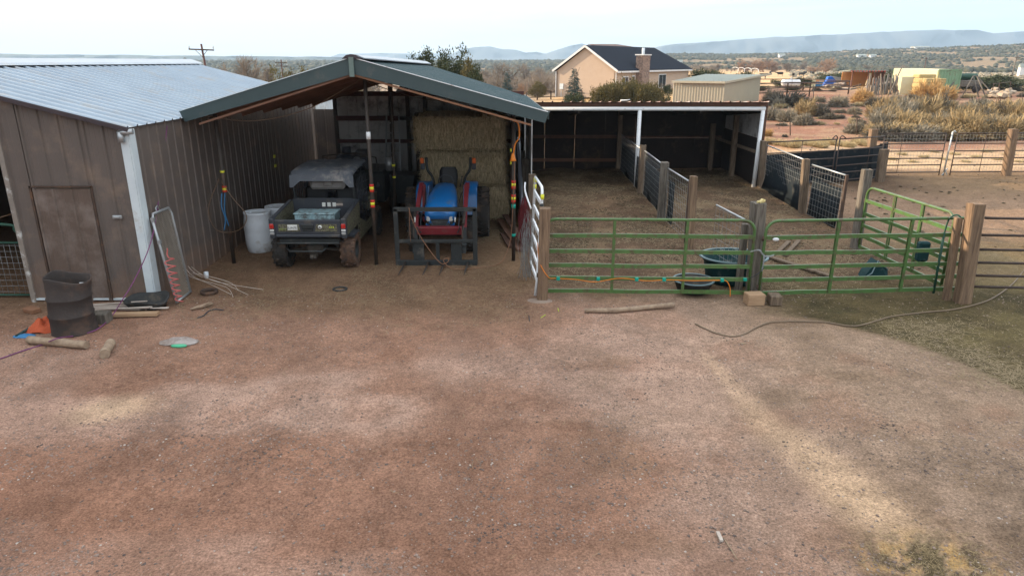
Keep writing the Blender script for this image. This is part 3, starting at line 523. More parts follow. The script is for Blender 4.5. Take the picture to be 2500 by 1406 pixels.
mb = MB(); mb.tube(smooth_path([(-5.72, 13.6, 1.7), (-5.5, 13.5, 1.4), (-5.25, 13.45, 1.05), (-5.4, 13.45, .78), (-5.75, 13.5, .70), (-5.95, 13.5, .82), (-6.0, 13.5, 1.2), (-5.76, 13.6, 1.75)], 8), .008, 5); single(mb, 'wire_loop', M['hosebrown'], 'thin brown wire loop drooping from the left canopy post', 'wire')
mb = MB(); 
for x_ in (-6.02, -5.97): pass
yt = [((EX + .03, 18.0, 1.62), 0), ((EX + .03, 18.0, 1.38), 0)]
for i, (c_, _) in enumerate(yt):
    q_ = MB().box(c_, (.02, .12, .07)); single(q_, 'tape_mark', M['yellow'], ('upper' if i == 0 else 'lower') + ' small yellow tape patch on the brown barn wall above the utility vehicle', 'tape', 'yellow tape patches on the barn wall')
# ------------------------------------------------------------------ loafing shed with two stalls
SY, SB = 22.2, 26.3
t = thing('loafing_shed', 'open-fronted loafing shed with white pipe frame and dark plywood stalls', 'shed', (4, 24, 0))
def sz(y_): return 2.66 - (y_ - SY) * .10
for x_, in ((.22,), (3.98,), (7.82,)):
    MB().cyl((x_ - (.05 if x_ > 7 else 0), SY, 0), (x_, SY, 2.5), .062, n=14).build('post', M['white'], t)
MB().cyl((.1, SY, 2.545), (7.88, SY, 2.545), .062, n=14).build('header_pipe', M['white'], t)
MB().box((4.0, SY - .02, 2.68), (7.85, .04, .10)).build('fascia_board', M['rustwood'], t)
MB().ribbed((.0, SY - .12, 2.75), (7.98, SY - .12, 2.75), (7.98, SB + .2, 2.34), (0, SB + .2, 2.34), .3048, .06, .035).build('roof', mat('rusty_roof_sheet', (.22, .12, .09), (.14, .08, .065), rough=.6, scale=3, dirt=(.45, .42, .4), dirtamt=.3), t)
mb = MB(); [mb.bar((.1, y_, 2.72 - (y_ - SY) * .10 - .06), (7.9, y_, 2.72 - (y_ - SY) * .10 - .06), .06, .08) for y_ in (22.7, 23.4, 24.1, 24.8, 25.5)]; mb.build('purlins', M['orangewood'], t)
mb = MB(); [mb.bar((x_, SY, 2.48), (x_, SB, 2.12), .09, .14) for x_ in (.22, 2.1, 3.98, 5.9, 7.82)]; mb.build('rafters', M['shedwall'], t)
mb = MB()
for k in range(7):
    for r_ in range(2): mb.box((.1 + 1.12 * k + .56, SB + .01 * (k % 2), .62 + 1.22 * r_), (1.115, .03, 1.215))
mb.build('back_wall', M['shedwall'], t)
MB().box((7.9, 24.3, .75), (.03, 4.2, 1.7)).build('side_wall', M['shedwall'], t); MB().box((.12, 23.9, 1.2), (.03, 5.0, 2.3)).build('side_wall', M['shedwall'], t)  # left wall lengthened past the front posts to block a sun leak
MB().ribbed((7.92, SY + .05, 1.6), (7.92, SB, 1.6), (7.92, SB, 2.3), (7.92, SY + .05, 2.62), .3048, .05, .02).build('upper_side_panel', M['graypanel'], t)
for z_, m_ in ((.42, 'decking'), (1.28, 'rustwood')): MB().bar((.2, SB - .05, z_), (3.9, SB - .05, z_), .04, .12).build('kick_board', M[m_], t)
MB().bar((4.05, SB - .05, 1.28), (7.8, SB - .05, 1.28), .04, .06).build('kick_board', M['rustwood'], t)
for x_, y_, h_ in ((3.98, 26.1, 2.3), (7.3, 25.7, 1.8), (7.65, 24.2, 2.2)): MB().box((x_, y_, h_ / 2), (.16, .16, h_)).build('inner_post', M['oldwood'], t)
MB().bar((7.8, 22.5, 1.2), (7.55, 26, 1.25), .05, .10).build('inner_rail', M['oldwood'], t)
mb = MB().box((7.93, SY + .05, 1.35), (.07, .06, 2.66)); mb.build('corner_board', M['rustwood'], t)
mb = MB().tube([(3.35, 22.1, 2.795), (3.55, 22.12, 2.80), (3.62, 22.0, 2.83)], [.03, .025, .012], 6); single(mb, 'roof_scrap', M['trimwhite'], 'small white scrap lying on the rusty edge of the stall roof', 'scrap')
# ------------------------------------------------------------------ wooden posts
def wpost(x_, y_, h_, wd=.2, m_='oldwood', lean=(0, 0), label='', rz=0.0, chips=False, z0=-.1, name='wooden_post', dp=None):
    wd *= .86; mb = MB(); n = 5; dp = dp or wd; b = wd / 2; d2 = dp / 2; vs = []; fs = []; pr = [(-b, -d2 * .8), (-b * .8, -d2), (b * .8, -d2), (b, -d2 * .8), (b, d2 * .8), (b * .8, d2), (-b * .8, d2), (-b, d2 * .8)]; zs = np.linspace(z0, h_, n)
    rr = random.Random(int(x_ * 100 + y_ * 1000)); ca, sa = math.cos(rz), math.sin(rz)
    for z_ in zs:
        f = max(z_, 0) / h_
        for (u, v_) in pr:
            j = 1 + rr.uniform(-.05, .05); uu, vv = u * j, v_ * j
            vs.append((x_ + uu * ca - vv * sa + lean[0] * f, y_ + uu * sa + vv * ca + lean[1] * f, z_ + (rr.uniform(-.012, .012) if z_ == zs[-1] else 0)))
    for i in range(n - 1): fs += [(i * 8 + k, i * 8 + (k + 1) % 8, (i + 1) * 8 + (k + 1) % 8, (i + 1) * 8 + k) for k in range(8)]
    fs.append(tuple((n - 1) * 8 + k for k in range(8))); mb.add(vs, fs)
    c = V((x_, y_, 0)); mb.v = [tuple(V(p) - c) for p in mb.v]; o = mb.build(name, M[m_]); o.location = c; return tag(o, label, 'post', 'wooden corral posts')
wpost(.53, 11.42, 1.62, .21, 'newwood', (.02, 0), 'tan wooden post at the near hinge end of the left green gate')
wpost(.44, 15.2, 1.6, .19, 'oldwood', (0, 0), 'first wooden post behind the white walk gate')
wpost(.36, 17.5, 1.62, .22, 'greywood', (0, 0), 'grey wooden post second behind the white walk gate')
wpost(.28, 19.4, 1.6, .20, 'greywood', (0, 0), 'grey wooden post third behind the white walk gate')
wpost(.24, 21.5, 1.95, .22, 'greywood', (0, 0), 'tall grey post beside the first white shed pipe')
wpost(3.92, 21.0, 1.57, .20, 'oldwood', (0, 0), 'brown wooden post in front of the middle white shed pipe')
wpost(3.82, 17.4, 1.55, .22, 'greywood', (0, 0), 'grey post halfway along the divider between the two pens')
wpost(3.93, 14.8, 1.62, .17, 'newwood', (-.05, 0), 'lone tan-topped post at the near end of the pen divider')
wpost(4.28, 11.62, 1.67, .25, 'greywood', (-.10, 0), 'big grey post where the two green gates are chained', 0.1)
wpost(4.08, 11.85, 1.25, .13, 'greywood', (0, 0), 'shorter grey post just behind the chained gate post', name='short_post')
wpost(7.95, 22.0, 1.58, .21, 'oldwood', (-.08, 0), 'wooden post against the right corner of the stall shed')
wpost(7.73, 18.15, 1.53, .20, 'oldwood', (-.08, 0), 'wooden post midway along the right-hand rubber-lined divider')
wpost(7.58, 14.8, 1.76, .22, 'greywood', (-.01, 0), 'leaning grey post at the hinge of the slanting green gate')
wpost(7.77, 11.28, 1.73, .25, 'newwood', (-.12, 0), 'thick split post at the far right end of the right green gate')
wpost(7.58, 11.42, 1.45, .12, 'newwood', (-.08, 0), 'narrow timber set against the thick right gate post', name='narrow_timber')
wpost(12.9, 25.1, 1.66, .28, 'newwood', (-.06, 0), 'tall sunlit post at the corner of the back panel fence')
wpost(12.7, 23.9, 1.1, .30, 'oldwood', (.0, 0), 'short thick post in front of the black belting at the back fence', name='short_post')
wpost(17.97, 25.2, 1.65, .30, 'newwood', (-.1, 0), 'sunlit post at the far right of the back panel fence')
c_ = MB(); c_.lathe([(0, .0), (.22, -.01), (.19, .015), (0, .02)], (.48, 11.33, 0), n=11, sx=1.15, sy=.8); single(c_, 'concrete_footing', M['concrete'], 'rough concrete footing around the tan post by the white gate', 'footing')
mb = MB(); 
for k in range(9): mb.box((4.22 + random.uniform(-.05, .05), 11.58 + random.uniform(-.03, .03), 1.685 + random.uniform(0, .03)), (.06, .04, .03), (random.random(), random.random(), random.random() * 3))
single(mb, 'foam_scraps', mat('yellow_foam', (.75, .62, .30), rough=.9), 'crumbled yellow foam on top of the chained grey gate post', 'foam')
for c_, s_, lb, rz in (((4.15, 11.22, .09), (.30, .22, .20), 'pale split wood block under the chained gate post', .1), ((4.50, 11.22, .08), (.20, .25, .17), 'brown wood block on the right under the chained gate post', -.1)):
    single(MB().box(c_, s_, (0, 0, rz), bev=.012), 'wood_block', M['lumber'] if rz > 0 else M['oldwood'], lb, 'wood block', 'wood blocks at the gates')
# ------------------------------------------------------------------ gates
def tube_gate(name, label, A, B, zb, zt, m_='green', rails=6, stiles=(.34, .67), rr_=.026, group=None, flat=True, round_ends=(1, 1), cat='gate', r0=.20):
    A = V(A); B = V(B); d = (B - A); Ln = d.length; d.normalize(); t = thing(name, label, cat, (A.x, A.y, 0), group=group)
    P = lambda s_, z_: V((A.x + d.x * s_, A.y + d.y * s_, z_))
    pts = []
    arc = [(1 - math.cos(a), math.sin(a)) for a in np.linspace(0, math.pi / 2, 7)]
    pts.append(P(.0, zb))
    if round_ends[0]: pts += [P(r0 * u, zt - r0 + r0 * v_) for u, v_ in arc]
    else: pts.append(P(0, zt))
    if round_ends[1]: pts += [P(Ln - r0 * u, zt - r0 + r0 * v_) for u, v_ in arc[::-1]]
    else: pts.append(P(Ln, zt))
    pts.append(P(Ln, zb)); MB().tube(pts, rr_, 10).build('frame', M[m_], t)
    H_ = zt - zb; zs = [zb + H_ * k for k in ((0, .2, .4, .6, .8) if rails == 6 else np.linspace(0, 1, rails)[:-1])]
    if rails == 6: zs = [zb, zb + H_ * .185, zb + H_ * .365, zb + H_ * .56, zb + H_ * .775]
    for z_ in zs:
        if flat:
            q_ = MB(); rj = random.Random(int(z_ * 1000) + int(A.x * 77)); ks = [P(Ln * f_, z_ + (rj.uniform(-.009, .009) if 0 < f_ < 1 else 0)) + V((0, rj.uniform(-.012, .012), 0)) for f_ in (0, .22, .45, .7, 1)]
            for f_ in range(4): q_.bar(ks[f_], ks[f_ + 1], .03, .068)
        else: q_ = MB().tube([P(0, z_), P(Ln, z_)], rr_ * .8, 8)
        q_.build('rail', M[m_], t)
    for s_ in stiles:
        n_ = V((-d.y, d.x, 0)); q_ = MB()
        for sd_ in (-1, 1): q_.bar(P(Ln * s_, zb - .02) + n_ * sd_ * .022, P(Ln * s_, zt) + n_ * sd_ * .022, .045, .008, up=n_)
        q_.build('stile', M[m_], t)
    for z_ in (zb + .12, zt - .3): MB().cyl(P(-.035, z_ - .04), P(-.035, z_ + .04), .022, n=8).build('hinge', M['rust'], t)
    return t
tube_gate('green_tube_gate', 'left green tube gate with orange cord and teal tape, between tan post and chained post', G(1327, 709, .12), G(1826, 714, .12), .12, 1.40, stiles=(.335, .68))
tube_gate('green_tube_gate', 'right green tube gate with white oval tag, closing the second pen', G(1852, 716, .12), G(2356, 705, .12), .12, 1.40, stiles=(.335, .68))
tube_gate('green_tube_gate', 'sunlit green tube gate slanting away behind the right green gate', (7.52, 14.55, 0), (7.72, 11.85, 0), .14, 1.43, stiles=(.36, .68))
single(MB().lathe([(0, -.004), (.055, -.004), (.055, .004), (0, .004)], (4.46, G(1852, 716, .12).y - .03, 1.09), axis='y', n=16, sx=1, sy=.55), 'gate_tag', M['white'], 'white oval tag on the corner of the right green gate', 'tag')
# white narrow walk gate
t = tube_gate('white_walk_gate', 'narrow white walk gate with yellow and green tape, seen nearly edge-on', (.43, 11.62, 0), (.345, 12.80, 0), .28, 1.92, m_='white', rails=7, stiles=(), rr_=.024, r0=.16, flat=True, round_ends=(1, 0))
MB().tube([(.43, 11.60, 1.1), (.43, 11.60, .3), (.41, 11.58, .02)], .026, 8).build('drop_leg', M['white'], t)
for z_, y_, m_ in ((1.78, 11.60, 'yellow'), (1.62, 11.60, 'blacksteel'), (1.45, 11.60, 'teal'), (1.30, 11.60, 'yellow'), (1.86, 12.84, 'yellow'), (1.74, 12.84, 'yellow')):
    MB().lathe([(.025, -.04), (.031, -.04), (.031, .04), (.025, .04)], (.432 if y_ < 12 else .347, y_ - .03, z_), n=10).build('tape_band', M[m_], t)
t.rotation_euler = (0, .045, 0)
# orange cord with teal tape along left gate
ga = G(1327, 709, .12); gb_ = G(1826, 714, .12)
def gp(f, z_, o=-.045): p = ga.lerp(gb_, f); return V((p.x, p.y + o, z_))
t = thing('taped_extension_cord', 'orange extension cord taped along the lower rail of the left green gate', 'cord', gp(0, 0))
MB().tube(smooth_path([(.44, 11.5, 1.0), (.47, 11.35, .7), (.62, 11.3, .45), gp(.06, .36), gp(.16, .34), gp(.25, .30), gp(.37, .37), gp(.5, .33), gp(.6, .35), gp(.72, .34), gp(.84, .35), gp(.885, .34), gp(.905, .22, -.06), gp(.91, .06, -.06)], 6), .008, 6).build('cord', M['orange'], t)
for k, f in enumerate((.07, .265, .452, .585, .865)): MB().box(gp(f, .355), (.062, .05, .062), bev=.008).build('tape_wrap', M['teal'], t)
MB().box(gp(.975, .37), (.06, .05, .055), bev=.008).build('tape_wrap', M['teal'], t)
single(MB().tube(smooth_path([gp(.975, .36), gp(.99, .40, -.08), gp(1.02, .5, -.15), gp(1.05, .62, -.15)], 6), .007, 6), 'black_cable', M['blackplastic'], 'short black cable running to the chained gate post', 'cable')
# chain
mb = MB(); cp = smooth_path([(4.08, 11.44, .86), (4.20, 11.38, .90), (4.30, 11.38, .80), (4.42, 11.38, .80), (4.52, 11.46, .83)], 7) ; cp2 = smooth_path([(4.29, 11.37, .80), (4.29, 11.36, .68), (4.28, 11.36, .55)], 6)
for path in (cp, cp2):
    dist = 0
    for i in range(len(path) - 1):
        a_, b_ = path[i], path[i + 1]; dd = (b_ - a_); m_ = (a_ + b_) / 2; dl = dd.normalized(); u = dl.cross(V((0, 1, 0))).normalized() if i % 2 else dl.cross(V((0, 1, 0))).normalized().cross(dl)
        mb.tube([m_ + dl * (.021 * math.cos(q_)) + u * (.011 * math.sin(q_)) for q_ in np.linspace(0, 2 * math.pi, 8)[:-1]], .0045, 4, closed=True)
single(mb, 'steel_chain', M['galvpipe'], 'steel chain looped round the grey post joining both green gates', 'chain')
# mesh panels with rubber
def mesh_panel(name, label, A, B, zb, zt, rub=None, rail='galvpipe', upright=None, rub2=None, zt2=None):
    A = V(A); B = V(B); d = B - A; Ln = d.length; zt2 = zt2 or zt; t = thing(name, label, 'fence panel', (A.x, A.y, 0))
    P = lambda f, z_, o=0: V((A.x + d.x * f + o, A.y + d.y * f, z_))
    MB().tube([P(0, zt), P(1, zt2)], .02, 8).build('top_rail', M[rail], t)
    q_ = MB(); nv = max(3, int(Ln / .15)); zs = np.arange(zb, zt - .03, .145)
    for k in range(nv + 1): q_.tube([P(k / nv, zb), P(k / nv, zt + (zt2 - zt) * k / nv)], .003, 4, caps=False)
    for z_ in zs: q_.tube([P(0, z_), P(1, z_)], .003, 4, caps=False)
    q_.build('wire_mesh', M['wire'], t)
    if rub:
        for (f0, f1, za, zb2, flare) in rub:
            n = 14; vs = []; 
            for i in range(n + 1):
                f = f0 + (f1 - f0) * i / n
                for j, h in enumerate((0, .35, 1)):
                    z_ = za + (zb2 - za) * h; vs.append(P(f, z_, .03 - flare * (1 - h) ** 2 + .015 * math.sin(i * .9 + j)))
            o = len(vs); vs += [v_ + V((.012, 0, 0)) for v_ in vs]
            fs = []
            for i in range(n):
                for j in range(2): a0 = i * 3 + j; fs += [(a0, a0 + 3, a0 + 4, a0 + 1), (o + a0, o + a0 + 1, o + a0 + 4, o + a0 + 3)]
                fs += [(i * 3 + 2, i * 3 + 5, o + i * 3 + 5, o + i * 3 + 2), (i * 3, o + i * 3, o + i * 3 + 3, i * 3 + 3)]
            MB().add(vs, fs, True).build('rubber_sheet', M['belt'], t)
    if upright: MB().bar(P(1, zb - .1), P(1, upright), .06, .06).build('upright', M['rust'], t)
    return t
mesh_panel('divider_panel', 'wire divider panel inside the shed running to the middle pipe', (3.98, 25.6, 0), (3.93, 21.1, 0), .15, 1.42, rub=[(.0, 1, .15, 1.1, .03)])
mesh_panel('divider_panel', 'rubber-lined wire panel between the first two posts of the pen divider', (3.95, 20.8, 0), (3.88, 17.5, 0), .15, 1.42, rub=[(.02, .9, .15, 1.12, .03)])
mesh_panel('divider_panel', 'wire panel ending at a dark upright past the grey divider post', (3.88, 17.3, 0), (3.93, 15.25, 0), .12, 1.42, rub=[(.03, .28, .12, 1.15, 0)], upright=1.45)
mesh_panel('divider_panel', 'short rusty wire panel slanting down to the chained gate post', (3.92, 13.1, 0), (4.1, 11.95, 0), .12, 1.33, rail='galvpipe', upright=1.3, zt2=1.30)
MB_ = mesh_panel('divider_panel', 'wire panel with dark rubber between shed corner and the right divider post', (7.98, 21.9, 0), (7.80, 18.3, 0), .15, 1.45, rub=[(.02, 1, .12, 1.08, .12)])
mesh_panel('divider_panel', 'wire panel with dark rubber ending at the rusty steel upright', (7.78, 18.05, 0), (7.86, 16.25, 0), .12, 1.40, rub=[(.02, .86, .05, 1.05, .02)], upright=1.42)
# pipe panels at the back
def rail_panel(name, label, A, B, zs, rr_=.021, ups=(0, 1), m_='railpipe', feet=0, mesh=False, group='brown livestock panels'):
    A = V(A); B = V(B); t = thing(name, label, 'fence panel', (A.x, A.y, 0), group=group); P = lambda f, z_: V((A.x + (B.x - A.x) * f, A.y + (B.y - A.y) * f, z_))
    for z_ in zs: MB().tube([P(0, z_), P(1, z_)], rr_, 8).build('rail', M[m_], t)
    for f in ups: MB().tube([P(f, zs[0] - (feet if f in (0, 1) else 0)), P(f, zs[-1] + .0)], rr_ * (.95 if f in (0, 1) else .5), 8).build('upright', M[m_], t)
    if mesh:
        q_ = MB(); Ln = (B - A).length; nv = int(Ln / .12)
        for k in range(nv): q_.tube([P(k / nv, zs[0]), P(k / nv, zs[-1])], .0035, 3, caps=False)
        for z_ in np.arange(zs[0], zs[-1], .12): q_.tube([P(0, z_), P(1, z_)], .0035, 3, caps=False)
        q_.build('wire_mesh', M['wire'], t)
    return t
Z6 = (.12, .38, .62, .88, 1.14, 1.50)
rail_panel('livestock_panel', 'livestock panel over black belting beside the stall shed corner', (8.15, 22.4, 0), (10.72, 23.25, 0), Z6, ups=(0, .5, 1), feet=.1)
rail_panel('livestock_panel', 'livestock panel over black belting just left of the tall sunlit corner post', (10.85, 23.3, 0), (12.8, 24.2, 0), Z6, ups=(0, .7, 1), feet=.1)
rail_panel('livestock_panel', 'livestock panel just right of the tall sunlit corner post', (13.15, 25.1, 0), (15.55, 25.25, 0), Z6, ups=(.33, 1), feet=.12, mesh=True)
rail_panel('livestock_panel', 'livestock panel ending at the far right sunlit post', (15.95, 25.25, 0), (19.2, 25.4, 0), Z6, ups=(0, .33, .68, 1), feet=.12, mesh=True)
rail_panel('livestock_panel', 'livestock panel running out of frame past the far right sunlit post', (19.3, 25.4, 0), (23, 24.6, 0), Z6, ups=(0, .33, .68, 1), feet=.12)
for a_, b_, lb in (((10.72, 23.25), (10.85, 23.3), 'curved latch loops joining the two belted livestock panels'),):
    q_ = MB().tube(smooth_path([(10.55, 23.2, 1.5), (10.66, 23.22, 1.62), (10.74, 23.25, 1.55), (10.72, 23.25, 1.4)], 5), .018, 8); q_.tube(smooth_path([(10.86, 23.3, 1.4), (10.86, 23.3, 1.56), (10.95, 23.32, 1.60), (11.1, 23.38, 1.5)], 5), .018, 8); single(q_, 'latch_loops', M['railpipe'], lb, 'latch')
q_ = MB().tube([(15.68, 25.2, .0), (15.72, 25.2, 1.55), (15.78, 25.2, 1.6), (15.84, 25.2, 1.52)], .03, 8); q_.bar((15.6, 25.15, .02), (15.82, 25.25, .25), .03); q_.bar((15.84, 25.25, .02), (15.66, 25.2, .3), .03)
single(q_, 'gate_stop_pipe', M['galvpipe'], 'pale pipe gate frame between two livestock panels at the back', 'gate frame')
q_ = MB(); pa = [V((8.2, 22.5, 0)), V((10.8, 23.45, 0)), V((12.6, 24.35, 0)), V((13.6, 25.3, 0))]
for i in range(3):
    a_, b_ = pa[i], pa[i + 1]; ztop = 1.08 + .015 * i; q_.prism([a_ + V((0, 0, .0)), b_ + V((0, 0, .0)), b_ + V((0, .1, ztop + (.08 if i == 2 else 0))), a_ + V((0, .1, ztop))], (.0, .02, 0))
single(q_, 'rubber_belting', M['belt'], 'long black rubber belting leaned inside the back livestock panels', 'belting')
# right pipe fence beside the big gate post
rail_panel('rail_fence', 'dark pipe rail fence running out of frame right of the thick split post', (7.88, 11.32, 0), (12.5, 11.0, 0), (.27, .47, .70, .93, 1.18, 1.47), rr_=.023, ups=(.28, 1), group=None, feet=.1)
q_ = MB().tube(smooth_path([(7.44, 11.62, 1.1), (7.46, 11.6, 1.38), (7.52, 11.55, 1.47), (7.58, 11.5, 1.45), (7.60, 11.45, 1.3)], 6), .014, 8); q_.tube([(7.44, 11.62, 1.15), (7.46, 11.62, .05)], .022, 8); single(q_, 'latch_hook', M['darkgreen'], 'bent pipe latch hook between slanting gate and thick post', 'latch')
single(MB().box((7.35, 11.98, .72), (.2, .14, .36), bev=.03), 'green_bucket', M['tub'], 'small dark green bucket hanging behind the thick right post', 'bucket')

for i, (pp, lb) in enumerate((([(-5.9, 13.5, 2.98), (-5.0, 13.6, 2.86), (-4.0, 13.7, 3.05), (-3.2, 13.8, 3.45), (-2.9, 13.9, 3.62)], 'thin cable drooping under the left half of the canopy ceiling'), ([(-2.9, 13.9, 3.62), (-2.6, 16, 3.30), (-2.0, 18, 3.02), (-1.2, 18.5, 3.0), (-.2, 18, 3.08)], 'thin cable drooping under the right half of the canopy ceiling'))):
    single(MB().tube(smooth_path(pp, 6), .009, 5), 'ceiling_cable', M['hosebrown'], lb, 'cable', 'cables drooping under the canopy')
# ------------------------------------------------------------------ wheels
def wheel(parent, c, r, wd, rimr, m, style='lug', side=1, rimm='blacksteel', nlug=16):
    cx_, cy_, cz_ = c; h = wd / 2
    mb = MB().lathe([(rimr, -h * .8), (rimr * 1.05, -h * .95), (r * .8, -h), (r * .93, -h * .92), (r * .975, -h * .6), (r * .985, 0), (r * .975, h * .6), (r * .93, h * .92), (r * .8, h), (rimr * 1.05, h * .95), (rimr, h * .8)], c, 'x', 32)
    for k in range(nlug):
        for s_ in (-1, 1):
            a = 2 * math.pi * (k + (.5 if s_ > 0 else 0)) / nlug
            if style == 'lug':
                a2 = a + s_ * 0.0 + .16
                p0 = V((cx_ + s_ * h * .98, cy_ + math.cos(a) * r * .97, cz_ + math.sin(a) * r * .97)); p1 = V((cx_ - s_ * h * .06, cy_ + math.cos(a2) * r * 1.0, cz_ + math.sin(a2) * r * 1.0))
                mb.bar(p0, p1, r * .075, r * .085, up=V((0, math.cos(a), math.sin(a))))
            else:
                for q_, (xo, wx) in enumerate(((.82, .34), (.32, .40))):
                    aa = a + q_ * math.pi / nlug; Mx = Matrix.Rotation(aa, 3, 'X') @ Matrix.Rotation(.35 * s_ * (1 if q_ else -1), 3, 'Y')
                    mb.box((cx_ + s_ * h * xo, cy_ + math.cos(aa) * r * (.985 - .02 * (q_ == 0)), cz_ + math.sin(aa) * r * (.985 - .02 * (q_ == 0))), (h * wx, r * .11, r * .17), Matrix.Rotation(aa, 3, 'X') @ Matrix.Rotation(.4 * s_, 3, 'Y'))
    ty = mb.build('wheel', M[m], parent)
    rm = MB().lathe([(0.0, side * h * .3), (rimr * .35, side * h * .35), (rimr * .42, side * h * .15), (rimr * .85, side * h * .1), (rimr * .95, side * h * .75), (rimr * 1.02, side * h * .85), (rimr * 1.0, side * h * .2), (rimr, -side * h * .8)], c, 'x', 24)
    for k in range(6): a = k * math.pi / 3; rm.cyl((cx_ + side * h * .1, cy_ + math.cos(a) * rimr * .6, cz_ + math.sin(a) * rimr * .6), (cx_ + side * h * .42, cy_ + math.cos(a) * rimr * .6, cz_ + math.sin(a) * rimr * .6), rimr * .07, n=6)
    rm.build('rim', M[rimm], ty)
    MB().cyl((cx_ - side * h, cy_, cz_), (cx_ - side * (h + .2), cy_, cz_), .05, n=10).build('hub', M['rust'], ty); return ty
# ------------------------------------------------------------------ blue tractor
TX = -1.50
t = thing('tractor', 'blue compact tractor with maroon loader arms and black fork frame, parked facing out', 'tractor', (TX, 15.3, 0))
for s in (-1, 1):
    wheel(t, (TX + s * .80, 16.15, .565), .575, .32, .30, 'tyre', 'lug', s, 'palegalv', 18)
    wheel(t, (TX + s * .62, 14.72, .365), .365, .23, .19, 'tyre', 'lug', s, 'palegalv', 16)
# hood: lofted cross-sections
def loft(mb, secs, cap=True, smooth=True):
    n = len(secs[0]); vs = [p for s_ in secs for p in s_]; fs = [(i * n + k, i * n + (k + 1) % n, (i + 1) * n + (k + 1) % n, (i + 1) * n + k) for i in range(len(secs) - 1) for k in range(n)]
    mb.add(vs, fs, smooth)
    if cap: mb.add(secs[0], [tuple(range(n))]); mb.add(secs[-1], [tuple(range(n))[::-1]])
    return mb
def hsec(y_, w2, ztop, zbot, r_=.35):
    wt = w2 * .72; P = []
    for u, z_ in ((-1, zbot), (-1.02, zbot + (ztop - zbot) * .45), (-.97, zbot + (ztop - zbot) * .72), (-.80, ztop - .035), (-.5, ztop - .006), (0, ztop + .006), (.5, ztop - .006), (.80, ztop - .035), (.97, zbot + (ztop - zbot) * .72), (1.02, zbot + (ztop - zbot) * .45), (1, zbot)):
        P.append(V((TX + u * w2, y_, z_)))
    return P
mb = MB(); loft(mb, [hsec(14.02, .20, 1.0, .93), hsec(14.05, .27, 1.06, .86), hsec(14.13, .31, 1.13, .80), hsec(14.3, .325, 1.19, .80), hsec(14.7, .32, 1.27, .84), hsec(15.1, .29, 1.335, .9), hsec(15.45, .25, 1.365, .95), hsec(15.52, .22, 1.34, .97)])
mb.box((TX, 14.2, .71), (.60, .14, .05), bev=.015)
for s in (-1, 1): mb.prism([(TX + s * .28, 14.06, .93), (TX + s * .23, 14.04, .93), (TX + s * .14, 14.05, .72), (TX + s * .19, 14.07, .72)], (0, .1, 0))
hd = mb.build('hood', M['blue'], t)
MB().box((TX, 14.06, 1.0), (.055, .04, .05), bev=.02).build('emblem', M['palegalv'], hd)
MB().box((TX, 14.17, .83), (.54, .2, .2), bev=.02).build('grille', M['blacksteel'], t)
for s in (-1, 1): MB().box((TX + s * .235, 14.065, .86), (.085, .05, .13), (.1, 0, s * .3), bev=.02).build('headlight', M['clearlens'], t)
mb = MB().box((TX, 14.9, .66), (.42, 1.7, .30), bev=.03).box((TX, 15.9, .70), (.34, .9, .5), bev=.05).box((TX, 14.72, .40), (1.05, .12, .12), bev=.02).box((TX, 16.15, .56), (1.15, .2, .22), bev=.03); mb.build('chassis', M['blacksteel'], t)
mb = MB().box((TX - .27, 14.8, .95), (.03, .6, .28), bev=.01).box((TX + .27, 14.8, .95), (.03, .6, .28), bev=.01); mb.build('side_screen', M['blacksteel'], t)
for s in (-1, 1):    # fenders: arc over the tyre plus an inner skirt
    vs = []; n = 12
    for i in range(n):
        a = R(8) + (R(168)) * i / (n - 1); yy = 16.15 - math.cos(a) * .66; zz = .565 + math.sin(a) * .74
        if a < R(50): yy = 16.15 - .66 * math.cos(R(50)) - .14 * (R(50) - a) / R(42) ; zz = .565 + math.sin(R(50)) * .74 - .5 * (R(50) - a) / R(42)
        for u in (.42, .68, .70): vs.append((TX + s * u, yy, min(zz, 1.27) - (.045 if u > .69 else 0)))
    m0 = len(vs); fs = [(i * 3 + k, i * 3 + k + 1, i * 3 + 4 + k, i * 3 + 3 + k) for i in range(n - 1) for k in range(2)]
    vs += [(p[0], p[1], p[2] - .02) for p in vs]; fs += [tuple(m0 + q_ for q_ in f) for f in fs]
    mb = MB().add(vs, fs, True); MB.build(mb, 'fender', M['blue'], t)
    MB().prism([(TX + s * .42, 15.55, .75), (TX + s * .42, 15.75, 1.25), (TX + s * .42, 16.5, 1.25), (TX + s * .42, 16.75, .7)], (s * -.03, 0, 0)).build('fender_skirt', M['blue'], t)
mb = MB(); loft(mb, [[V((TX + u * .21 * w_, y_, 1.13 + z_)) for u, z_ in ((-1, 0), (-1, .06), (0, .03), (1, .06), (1, 0))] for y_, w_ in ((15.95, .9), (16.05, 1), (16.3, 1), (16.4, .9))]); loft(mb, [[V((TX + u * .21 * w_, 16.36 + z_ * .25 + o, 1.16 + z_)) for u, o in ((-1, -.03), (-.9, .05), (.9, .05), (1, -.03), (.5, -.0), (-.5, 0))] for z_, w_ in ((0, .95), (.2, 1.05), (.34, 1), (.41, .8))]); st = mb.build('seat', M['blackseat'], t)
mb = MB().tube([(TX + .17 * math.cos(a), 15.72 - .05 * math.sin(a), 1.36 + .15 * math.sin(a)) for a in np.linspace(0, 2 * math.pi, 20)[:-1]], .013, 6, closed=True).cyl((TX, 15.6, 1.2), (TX, 15.72, 1.36), .02); mb.build('steering_wheel', M['blackplastic'], t)
MB().box((TX, 15.56, 1.22), (.4, .12, .26), bev=.04).build('dash', M['blackplastic'], t)
mb = MB()
for s in (-1, 1): mb.tube(smooth_path([(TX + s * .36, 16.5, .75), (TX + s * .36, 16.48, 1.15), (TX + s * .40, 16.46, 1.35), (TX + s * .50, 16.44, 1.52), (TX + s * .52, 16.44, 1.80)], 5), .032, 10)
